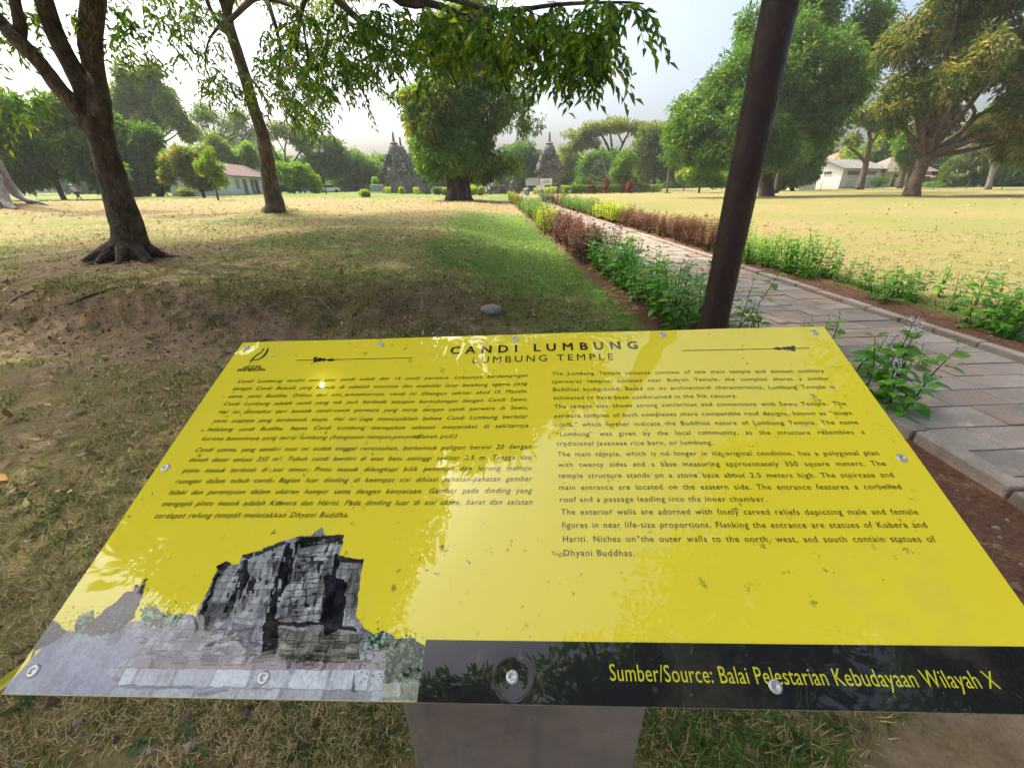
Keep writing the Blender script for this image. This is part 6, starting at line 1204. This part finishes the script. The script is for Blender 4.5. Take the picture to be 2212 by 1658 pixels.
# ------------------------------------------------------------------ shrub rows beside the path
def shrub_proto(nstem, h, L, W, pair, start, mat, kind=8, spread=.16, flower=0, whorl=False, tint0=.5, lean=.3):
    sb = MB(); mb = MB(); fb = MB()
    for s_ in range(nstem):
        az = rng.uniform(0, 2 * math.pi); r0 = spread * rng.random() ** .5; b = np.array([math.cos(az) * r0, math.sin(az) * r0, -.03]); hh = h * rng.uniform(.72, 1.1)
        az2 = az + rng.normal(0, .7); tip = b + np.array([math.cos(az2) * lean * hh * rng.uniform(.2, 1), math.sin(az2) * lean * hh * rng.uniform(.2, 1), hh]); mid = (b + tip) / 2 + rng.normal(0, .03, 3)
        pts = np.array([b, mid, tip]); sb.tube(*resample(pts, np.array([.0055, .004, .002]) * (1 + h * .3), 3), 5)
        n = max(2, int(hh * (1 - start) / pair)); u = np.linspace(start, 1, n); base = np.where(u[:, None] < .5, b + (mid - b) * u[:, None] * 2, mid + (tip - mid) * (u[:, None] * 2 - 1))
        for rep in range(2 if not whorl else 4):
            an = (np.arange(n) % 2) * math.pi / 2 + rep * (math.pi if not whorl else math.pi / 2) + az + rng.normal(0, .3, n); el = rng.uniform(-.15, .5, n) + .5 * (u > .9)
            d = np.stack([np.cos(an) * np.cos(el), np.sin(an) * np.cos(el), np.sin(el)], 1); sz = L * rng.uniform(.65, 1.15, n) * np.where(u > .92, .6, 1.) * (1.1 - .25 * u)
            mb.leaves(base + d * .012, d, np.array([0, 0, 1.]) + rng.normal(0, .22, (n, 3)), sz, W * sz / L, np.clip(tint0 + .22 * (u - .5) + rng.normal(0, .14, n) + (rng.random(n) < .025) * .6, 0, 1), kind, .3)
        if flower and s_ < flower:
            k = 46; zz_ = rng.uniform(0, .17, k); an = rng.uniform(0, 2 * math.pi, k); rr = (.030 - .10 * zz_).clip(.006); pp_ = tip + np.stack([np.cos(an) * rr, np.sin(an) * rr, zz_], 1)
            fb.leaves(pp_, np.stack([np.cos(an), np.sin(an), rng.uniform(-.2, .6, k)], 1), rng.normal(size=(k, 3)), .02, .014, rng.random(k), 4, .1); sb.tube([tip, tip + np.array([0, 0, .18])], [.003, .0015], 4)
    return sb, mb, fb, mat
PROTO = {}
for key, args in dict(green=[(7, .74, .175, .105, .085, .12, 'leaf_shrub'), (5, .66, .18, .105, .09, .12, 'leaf_shrub'), (8, .8, .14, .08, .075, .2, 'leaf_shrub'), (4, .6, .15, .085, .085, .2, 'leaf_shrub')], light=[(8, .62, .12, .07, .065, .2, 'leaf_shrub')] * 2, redbrown=[(15, .66, .10, .032, .05, .45, 'leaf_redbrown')] * 3, lemon=[(16, .62, .075, .045, .05, .3, 'leaf_yellow')] * 2,
                      flower=[(4, .48, .15, .09, .06, .12, 'leaf_shrub')] * 2, thin=[(3, .58, .14, .09, .065, .2, 'leaf_shrub')] * 3, hedgegreen=[(14, .7, .09, .045, .055, .35, 'leaf_hedge')] * 2, purple=[(14, .72, .09, .034, .055, .35, 'leaf_redbrown')]).items():
    PROTO[key] = []
    for v, a in enumerate(args):
        kw = dict(flower=2, lean=.2, spread=.08) if key == 'flower' else dict(lean=.5) if key == 'green' and v == 0 else dict(lean=.5) if key == 'green' else dict(flower=1, lean=.25, spread=.07) if key == 'thin' and v == 0 else dict(lean=.25, spread=.07) if key == 'thin' else dict(whorl=True, spread=.2) if key in ('redbrown', 'purple', 'lemon', 'hedgegreen') else {}
        if key == 'lemon': kw['tint0'] = .5
        if key == 'light': kw['tint0'] = .6
        if key == 'purple': kw['tint0'] = .25
        sb, mb, fb, mat = shrub_proto(*a, **kw)
        ms = []
        for nm, b_, m_ in (('stems', sb, M['stem']), ('foliage', mb, M[mat]), ('flowers', fb, M['petal'])):
            if b_.n: q = b_.build(nm, m_, None, nm != 'flowers'); ms.append((nm, q.data)); bpy.data.objects.remove(q)
        PROTO[key].append(ms)
def plant(key, x, y, s, label, group, name='path_shrub', cat='shrub'):
    o = thing(name, (x, y, float(gz(x, y)) - .01), label, cat, group); o['_o'] = (0, 0, 0); o.rotation_euler = (rng.normal(0, .05), rng.normal(0, .05), rng.uniform(0, 6.28)); o.scale = (s * rng.uniform(.9, 1.12), s * rng.uniform(.9, 1.12), s * rng.uniform(.88, 1.1))
    for nm, me in PROTO[key][rng.integers(len(PROTO[key]))]: q = bpy.data.objects.new(nm, me); COL.objects.link(q); q.parent = o
    return o
ROWS = [ # side, from, to, step, kind, scale, offset from path edge, sub-rows, label
 ('L', 4.55, 9.3, .31, 'green', .95, .52, 2, 'tall bright green leafy shrub in the near left row, beside the brown pole'),
 ('L', 9.5, 15.6, .42, 'redbrown', 1.2, .62, 2, 'reddish-brown shrub in the dark stretch of the left path row'),
 ('L', 15.9, 21, .55, 'lemon', 1.15, .62, 2, 'yellow shrub in the glowing stretch of the left path row'),
 ('L', 21.4, 33, .8, 'hedgegreen', 1.2, .62, 2, 'green shrub in the far stretch of the left path row, past the yellow ones'),
 ('L', 34, 40, 1.1, 'purple', 1.25, .6, 1, 'dull purple shrub near the far end of the left path row'),
 ('L', 41, 56, 1.6, 'lemon', 1.5, .7, 1, 'yellow-green shrub at the very end of the left path row by the fig'),
 ('R', 4.35, 7.6, .34, 'green', .76, .95, 2, 'leafy green shrub in the near right row, with bare soil at its foot'),
 ('R', 7.7, 10.2, .38, 'light', 1.1, .9, 2, 'light yellow-green shrub in the right row just right of the brown pole'),
 ('R', 10.4, 19.5, .42, 'redbrown', 1.05, .85, 2, 'rusty brown slender shrub in the long stretch of the right path row'),
 ('R', 19.9, 24, .6, 'lemon', 1.25, .8, 2, 'bright yellow shrub in the middle of the right path row'),
 ('R', 24.6, 36, .85, 'hedgegreen', 1.25, .8, 2, 'green shrub in the far stretch of the right path row'),
 ('R', 37, 46, 1.1, 'purple', 1.4, .8, 1, 'dull purple shrub far along the right path row'),
 ('R', 47, 54, 1.4, 'hedgegreen', 1.4, .7, 1, 'green shrub at the far end of the right path row near the boards')]
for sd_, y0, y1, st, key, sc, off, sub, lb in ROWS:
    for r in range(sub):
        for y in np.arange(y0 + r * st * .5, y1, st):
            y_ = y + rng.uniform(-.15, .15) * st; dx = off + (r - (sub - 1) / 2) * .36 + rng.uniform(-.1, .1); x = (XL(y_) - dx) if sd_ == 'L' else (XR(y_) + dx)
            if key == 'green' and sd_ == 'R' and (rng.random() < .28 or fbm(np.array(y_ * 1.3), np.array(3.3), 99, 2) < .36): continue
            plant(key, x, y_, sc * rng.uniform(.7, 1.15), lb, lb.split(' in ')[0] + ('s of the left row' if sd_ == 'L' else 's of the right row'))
for px, py, key, sc, lb in ((1640, 735, 'flower', .9, 'white-flowered green plant on the path edge just right of the brown pole'), (1722, 760, 'flower', .8, 'white-flowered plant peeping over the board top between pole and corner'), (1790, 770, 'thin', .8, 'low plant touching the top right corner of the board'), (1838, 800, 'flower', .95, 'plant with large white flower spikes beside the top right board corner'),
        (1872, 870, 'thin', 1.0, 'leafy plant with yellowed lower leaves along the right board edge'), (1945, 880, 'thin', 1.15, 'tall slender plant with a seed spike right of the board edge'), (1930, 905, 'thin', .7, 'low dark-leaved plant tucked under the right board edge'), (1990, 800, 'flower', .5, 'tiny plant with one white flower on the paving'),
        (2085, 700, 'thin', 1.15, 'tall straggly plant on the right soil bed, big leaves at its top'), (2060, 670, 'thin', .8, 'straggly small plant behind the tall one on the right bed'), (2165, 730, 'thin', .95, 'yellowing plant nearest the right edge of the photo'), (2180, 690, 'light', .7, 'bushy little plant at the right edge behind the yellowing one'), (2030, 640, 'thin', .8, 'thin brownish seedling on the right bed before the lawn'), (1935, 640, 'thin', .85, 'single upright plant between the right row and the seedlings'), (2130, 660, 'thin', .7, 'sparse sprig at the lawn edge near the right border')):
    g = ground(px, py); plant(key, g[0], g[1], sc, lb, 'single plants around the board and right bed', 'flowering_plant' if key == 'flower' else 'young_plant', 'plant')

# ------------------------------------------------------------------ stones, twigs, fallen leaves
def pebble(label, px, py, w_, colr, flat=.55, grp=None):
    g = ground(px, py); r = wid(w_, g) / 2; o = thing('stone', (g[0], g[1], g[2]), label, 'stone', grp); bm = bmesh.new(); bmesh.ops.create_icosphere(bm, subdivisions=3, radius=1)
    sd_ = rng.uniform(0, 50)
    for v in bm.verts: k = .8 + .4 * float(fbm(np.array(v.co.x * 1.3 + sd_), np.array(v.co.y * 1.3 + v.co.z), 95)); v.co = Vector((v.co.x * r * k * 1.05, v.co.y * r * k * .8, v.co.z * r * k * flat + r * .18))
    me = bpy.data.meshes.new('rock'); bm.to_mesh(me); bm.free(); me.shade_smooth(); me.materials.append(m_plain('pebble', colr, .8, .3, 25, 0, .3)); q = bpy.data.objects.new('rock', me); COL.objects.link(q); q.parent = o
pebble('smooth grey-beige cobble lying on the bank in front of the board', 1060, 672, 44, (.24, .22, .19)); pebble('small brown pebble on the bare bank left of the cobble', 930, 700, 12, (.16, .12, .1)); pebble('pale small stone on the ground right of the post', 1452, 1545, 20, (.3, .26, .21))
lm = {'orange': m_leaf('fallen_orange', [(0, (.30, .10, .03)), (1, (.55, .28, .04))], .25, .6), 'brown': m_leaf('fallen_brown', [(0, (.10, .045, .025)), (1, (.28, .16, .09))], .2, .7), 'green': m_leaf('fallen_green', [(0, (.06, .14, .02)), (1, (.3, .35, .05))], .25, .6)}
FL = {}
for k_ in lm:
    mb = MB(); mb.leaves(np.zeros((1, 3)), np.array([[1., 0, .12]]), np.array([[0, .25, 1.]]), .13, .05, .6, 8, -.25); q = mb.build('fallen_leaf', lm[k_], None, True); FL[k_] = q.data; bpy.data.objects.remove(q)
spots = [(110, 655), (270, 720), (740, 640), (1155, 683), (1010, 690), (700, 700), (1180, 660), (740, 600), (815, 610), (165, 640), (330, 660), (420, 640), (470, 655), (620, 655), (540, 640), (200, 690), (380, 690), (840, 655), (905, 640), (960, 655), (1250, 650), (1300, 690), (60, 690), (130, 740), (230, 775), (20, 1040), (25, 905), (65, 830), (1180, 600), (1080, 610), (640, 600), (560, 690), (880, 690), (1230, 690), (420, 780), (300, 640), (680, 650), (775, 660), (1120, 640), (480, 620), (100, 610), (210, 590), (1370, 660), (2020, 690), (1930, 610)]
for i, (px, py) in enumerate(spots):
    g = ground(px, py); k_ = ['orange', 'brown', 'brown', 'brown', 'green'][i % 5] if i > 3 else 'orange'; s_ = rng.uniform(.7, 1.25)
    o = bpy.data.objects.new('fallen_leaf', FL[k_]); COL.objects.link(o); o.location = (g[0], g[1], float(gz(g[0], g[1])) + .018); o.rotation_euler = (rng.normal(0, .3), rng.normal(0, .3), rng.uniform(0, 6.28)); o.scale = (s_,) * 3
    tag(o, {'orange': 'single orange-yellow fallen leaf on the shaded ground', 'brown': 'single curled brown fallen leaf on the shaded ground', 'green': 'single greenish fallen leaf on the shaded ground'}[k_], 'leaf', k_ + ' fallen leaves')
# long yellow leaf under the lower left board corner
g = ground(12, 1535); mb = MB(); o = thing('fallen_leaf', g, 'long narrow yellow leaf on the grass below the lower left board corner', 'leaf'); mb.leaves(np.array([[g[0] - .06, g[1] - .1, g[2] + .05]]), np.array([[.35, .8, .25]]), np.array([[.2, 0, 1.]]), .34, .045, .9, 8, .15); mb.build('blade', M['leaf_yellow'], o)
for lb, pts in (('long dark fallen branch on the bank below the near trunk', [(150, 662, 5), (210, 640, 6), (300, 612, 4)]), ('crooked grey root sticking from the bank at the far left', [(0, 690, 9), (18, 660, 9), (40, 640, 7), (75, 622, 5)]), ('short forked stick on the bank in the middle', [(545, 668, 4), (560, 655, 5), (573, 640, 3)]), ('pale exposed root running down the bank before the board', [(655, 640, 6), (690, 650, 7), (718, 672, 4)]), ('thin pale root hanging over the bank near the cobble', [(905, 622, 4), (912, 650, 5), (910, 672, 4)])):
    o = None; P = []; Rr = []
    for px, py, w_ in pts: g = ground(px, py); P.append(np.array([g[0], g[1], float(gz(g[0], g[1])) + wid(w_, g) * .08])); Rr.append(wid(w_, g) * .33)
    o = thing('root' if 'root' in lb else 'stick', P[0], lb, 'root' if 'root' in lb else 'stick'); mb = MB(); mb.tube(P, Rr, 7, .25, smooth_n=5)
    if 'forked' in lb or 'long' in lb: mb.tube([P[1], P[1] + (P[2] - P[1]) * .5 + np.array([.05, -.06, .03])], [Rr[1] * .7, Rr[1] * .2], 5)
    mb.build('wood', M['bark_pale' if 'pale' in lb or 'grey' in lb else 'bark_dark'], o, True)
def scatter(n, r0, r1, a0, a1):
    r = np.exp(rng.uniform(math.log(r0), math.log(r1), n)); a = rng.uniform(a0, a1, n); return np.sin(a) * r, np.cos(a) * r
# leaf litter
x, y = scatter(17000, 3.2, 70, -1.25, .35); k_ = (x < XL(np.clip(y, -20, 80)) - .2) & ((fbm(x * .35, y * .35, 96) > .44) | (y > 20)) & ((np.hypot(x, y) > 9) | (rng.random(17000) < .4)); x, y = x[k_], y[k_]; r = np.hypot(x, y); n = len(x)
mb = MB(); an = rng.uniform(0, 6.28, n); d = np.stack([np.cos(an), np.sin(an), rng.uniform(-.1, .5, n)], 1); x2, y2 = scatter(420, 8, 60, .35, 1.05); ok_ = x2 > XR(np.clip(y2, -20, 80)) + 1.3; x = np.concatenate([x, x2[ok_]]); y = np.concatenate([y, y2[ok_]]); r = np.hypot(x, y); n = len(x); an = rng.uniform(0, 6.28, n); d = np.stack([np.cos(an), np.sin(an), rng.uniform(-.1, .5, n)], 1); L = np.clip(.05 + .0036 * r, .05, .22) * rng.uniform(.6, 1.3, n)
mb.leaves(np.column_stack([x, y, gz(x, y) + .012]), d, np.array([0, 0, 1.]) + rng.normal(0, .4, (n, 3)), L, L * .42, np.clip(rng.beta(2, 2, n), 0, 1), 4, -.2)
M['litter'] = m_leaf('litter', [(0, (.10, .05, .03)), (.4, (.30, .19, .115)), (.8, (.55, .41, .27)), (1, (.6, .42, .08))], .2, .7)
tag(mb.build('leaf_litter', M['litter']), 'dry leaves strewn over the lawn under the trees', 'leaf litter', kind='stuff')
# grass blades
t = NT('grass_blades'); a = t.n('ShaderNodeAttribute', attribute_name='blade'); t.set(Base_Color=a.outputs['Color'], Roughness=.7); t.b.inputs['Specular IOR Level'].default_value = .2
tr = t.n('ShaderNodeBsdfTranslucent'); t.l(a.outputs['Color'], tr.inputs[0]); mx = t.n('ShaderNodeMixShader'); mx.inputs[0].default_value = .3; t.l(t.b.outputs[0], mx.inputs[1]); t.l(tr.outputs[0], mx.inputs[2]); t.l(mx.outputs[0], t.out.inputs[0]); M['grass'] = t.m
def grass(n, r0, r1, a0, a1, hgt):
    x, y = scatter(n, r0, r1, a0, a1); g_, s_, b_ = masks(x, y); r = np.hypot(x, y); clump = fbm(x * 3.2, y * 3.2, 97, 3); yc = np.clip(y, -20, 80)
    onpath = (x > XL(yc) - .2) & (x < XR(yc) + .2); pr = (1 - s_ * .97) * np.clip(1.25 - 1.5 * np.clip(b_ + 1.9 * (.52 - clump), 0, 1), .02, 1); k_ = (rng.random(n) < pr) & ~onpath & (y > -.4)
    k_ &= ~((x > XR(yc)) & ((r > 9) | (rng.random(n) > .5)))
    x, y, g_, r, clump = x[k_], y[k_], g_[k_], r[k_], clump[k_]; m = len(x); an = rng.uniform(0, 6.28, m); el = rng.uniform(.12, 1.25, m) ** 1.2
    gg = rng.random(m) < np.clip(g_ * 1.15 + .5 * (clump - .5) , .05, .97); d = np.stack([np.cos(an) * np.cos(el), np.sin(an) * np.cos(el), np.sin(el)], 1)
    tn = rng.random(m)[:, None]; dry = np.array([.30, .205, .09]) * (1 - tn) + np.array([.76, .59, .37]) * tn; grn = np.array([.05, .11, .014]) * (1 - tn) + np.array([.18, .31, .045]) * tn
    colr = np.where(gg[:, None], grn, dry); L = hgt * rng.uniform(.5, 1.35, m) * (.8 + .5 * clump) * (1 + .03 * r); W = np.clip(.0040 + .0010 * r, .003, .03) * rng.uniform(.7, 1.3, m)
    b = MB(); b.leaves(np.column_stack([x, y, gz(x, y) - .003]), d, np.column_stack([np.zeros((m, 2)), np.ones(m)]) + rng.normal(0, .3, (m, 3)), L, W, .5, 3, .25); b.c = [np.repeat(colr, 3, 0)]
    for cx_, cy_ in zip(*scatter(260, .8, 6, a0, a1)):            # broad-leaved weeds between the blades
        if cx_ > XL(cy_) - 1.2 or cy_ < -.3: continue
        k = rng.integers(5, 11); an = rng.uniform(0, 6.28, k); q = np.array([cx_, cy_, float(gz(cx_, cy_)) + .004]); dd = np.stack([np.cos(an), np.sin(an), rng.uniform(.1, .6, k)], 1)
        b.leaves(q + rng.normal(0, .02, (k, 3)) * [1, 1, .1], dd, np.array([0, 0, 1.]) + rng.normal(0, .3, (k, 3)), rng.uniform(.03, .06, k), .02, .5, 8, .3); b.c[-1] = np.tile(np.array([[.075, .125, .04]]) * rng.uniform(.6, 1.5), (k * 8, 1))
    return b
def tufts(b, cx, cy, per, hgt, gfrac, rad):
    n = len(cx) * per; x = np.repeat(cx, per) + rng.normal(0, rad, n); y = np.repeat(cy, per) + rng.normal(0, rad, n); r = np.hypot(x, y); an = rng.uniform(0, 6.28, n); el = rng.uniform(.4, 1.4, n)
    d = np.stack([np.cos(an) * np.cos(el), np.sin(an) * np.cos(el), np.sin(el)], 1); tn = rng.random(n)[:, None]; dry = np.array([.24, .17, .07]) * (1 - tn) + np.array([.6, .46, .24]) * tn; grn = np.array([.05, .10, .014]) * (1 - tn) + np.array([.17, .27, .045]) * tn
    colr = np.where((rng.random(n) < np.repeat(np.clip(gfrac + rng.normal(0, .25, len(cx)), 0, 1), per))[:, None], grn, dry)
    b.leaves(np.column_stack([x, y, gz(x, y) - .004]), d, np.column_stack([np.zeros((n, 2)), np.ones(n)]) + rng.normal(0, .3, (n, 3)), hgt * rng.uniform(.5, 1.3, n), np.clip(.005 + .0010 * r, .004, .03), .5, 3, .3); b.c[-1] = np.repeat(colr, 3, 0)
gb = MB(); k = 520; cx = rng.uniform(-9.5, 1.2, k); cy = 5.15 + .22 * np.sin(cx * .8 + .5) + rng.normal(.15, .42, k); tufts(gb, cx, cy, 26, .06, .45, .05)
cx, cy = scatter(900, 6.5, 22, .5, 1.12); k_ = cx > XR(cy) + 1.1; tufts(gb, cx[k_], cy[k_], 14, .05, .5, .06)
cx, cy = scatter(700, 1.6, 14, -1.3, .3); k_ = cx < XL(cy) - 1.3; tufts(gb, cx[k_], cy[k_], 22, .055, .5, .04)
tag(gb.build('grass_tufts', M['grass'], attr='blade'), 'loose tufts of grass on the bank and lawn', 'grass', kind='stuff')
# crumbs of earth on the bank, the trail and the planted beds
cb_ = MB(); n = 5200; x = rng.uniform(-9, 1, n); y = 5.1 + .22 * np.sin(x * .8 + .5) + rng.normal(-.1, .5, n)
q = rng.uniform(0, 14, 4200) ** 1.0; sd_ = rng.random(4200) < .5; x2 = np.where(sd_, XR(q) + rng.uniform(.2, 1.1, 4200), XL(q) - rng.uniform(.2, 1.05, 4200)); x = np.concatenate([x, x2]); y = np.concatenate([y, q]); x3, y3 = scatter(2600, .9, 4.5, -1.3, .9); k_ = x3 < XL(y3) - .2; x = np.concatenate([x, x3[k_]]); y = np.concatenate([y, y3[k_]]); n = len(x)
sz = rng.lognormal(-4.75, .5, n).clip(.004, .028); c_ = np.column_stack([x, y, gz(x, y) + sz * .25]); O_ = np.array([[1, 0, 0], [0, 1, 0], [-1, 0, 0], [0, -1, 0], [0, 0, .8], [0, 0, -.8]])
V = c_[:, None, :] + O_[None] * sz[:, None, None] * rng.uniform(.6, 1.3, (n, 6, 1)); F_ = np.array([[0, 1, 4], [1, 2, 4], [2, 3, 4], [3, 0, 4], [1, 0, 5], [2, 1, 5], [3, 2, 5], [0, 3, 5]])
cb_.add(V.reshape(-1, 3), tris=(np.arange(n)[:, None, None] * 6 + F_[None]).reshape(-1, 3), tint=np.repeat(rng.random(n), 6))
t = NT('crumbs'); a = t.n('ShaderNodeAttribute', attribute_name='tint'); t.set(Base_Color=t.ramp(a.outputs['Fac'], [(0, (.07, .042, .028)), (.6, (.17, .11, .075)), (1, (.34, .27, .21))]), Roughness=.95)
tag(cb_.build('soil_crumbs', t.m), 'crumbs of earth and grit on the bare soil', 'soil crumbs', kind='stuff')
tag(grass(300000, .75, 20, -1.35, 1.05, .04).build('grass', M['grass'], attr='blade'), 'short patchy dry and green grass', 'grass', kind='stuff')
# ------------------------------------------------------------------ air
hb = MB(); hb.box((0, 167, 20.5), (830, 466, 53)); t = NT('haze'); t.t.nodes.remove(t.b)
pv_ = t.n('ShaderNodeVolumePrincipled'); pv_.inputs['Color'].default_value = (.9, .95, 1, 1); pv_.inputs['Density'].default_value = .00032; pv_.inputs['Anisotropy'].default_value = .25; t.l(pv_.outputs[0], t.out.inputs['Volume'])
tag(hb.build('haze', t.m), 'thin pale haze in the air', 'haze', kind='stuff')
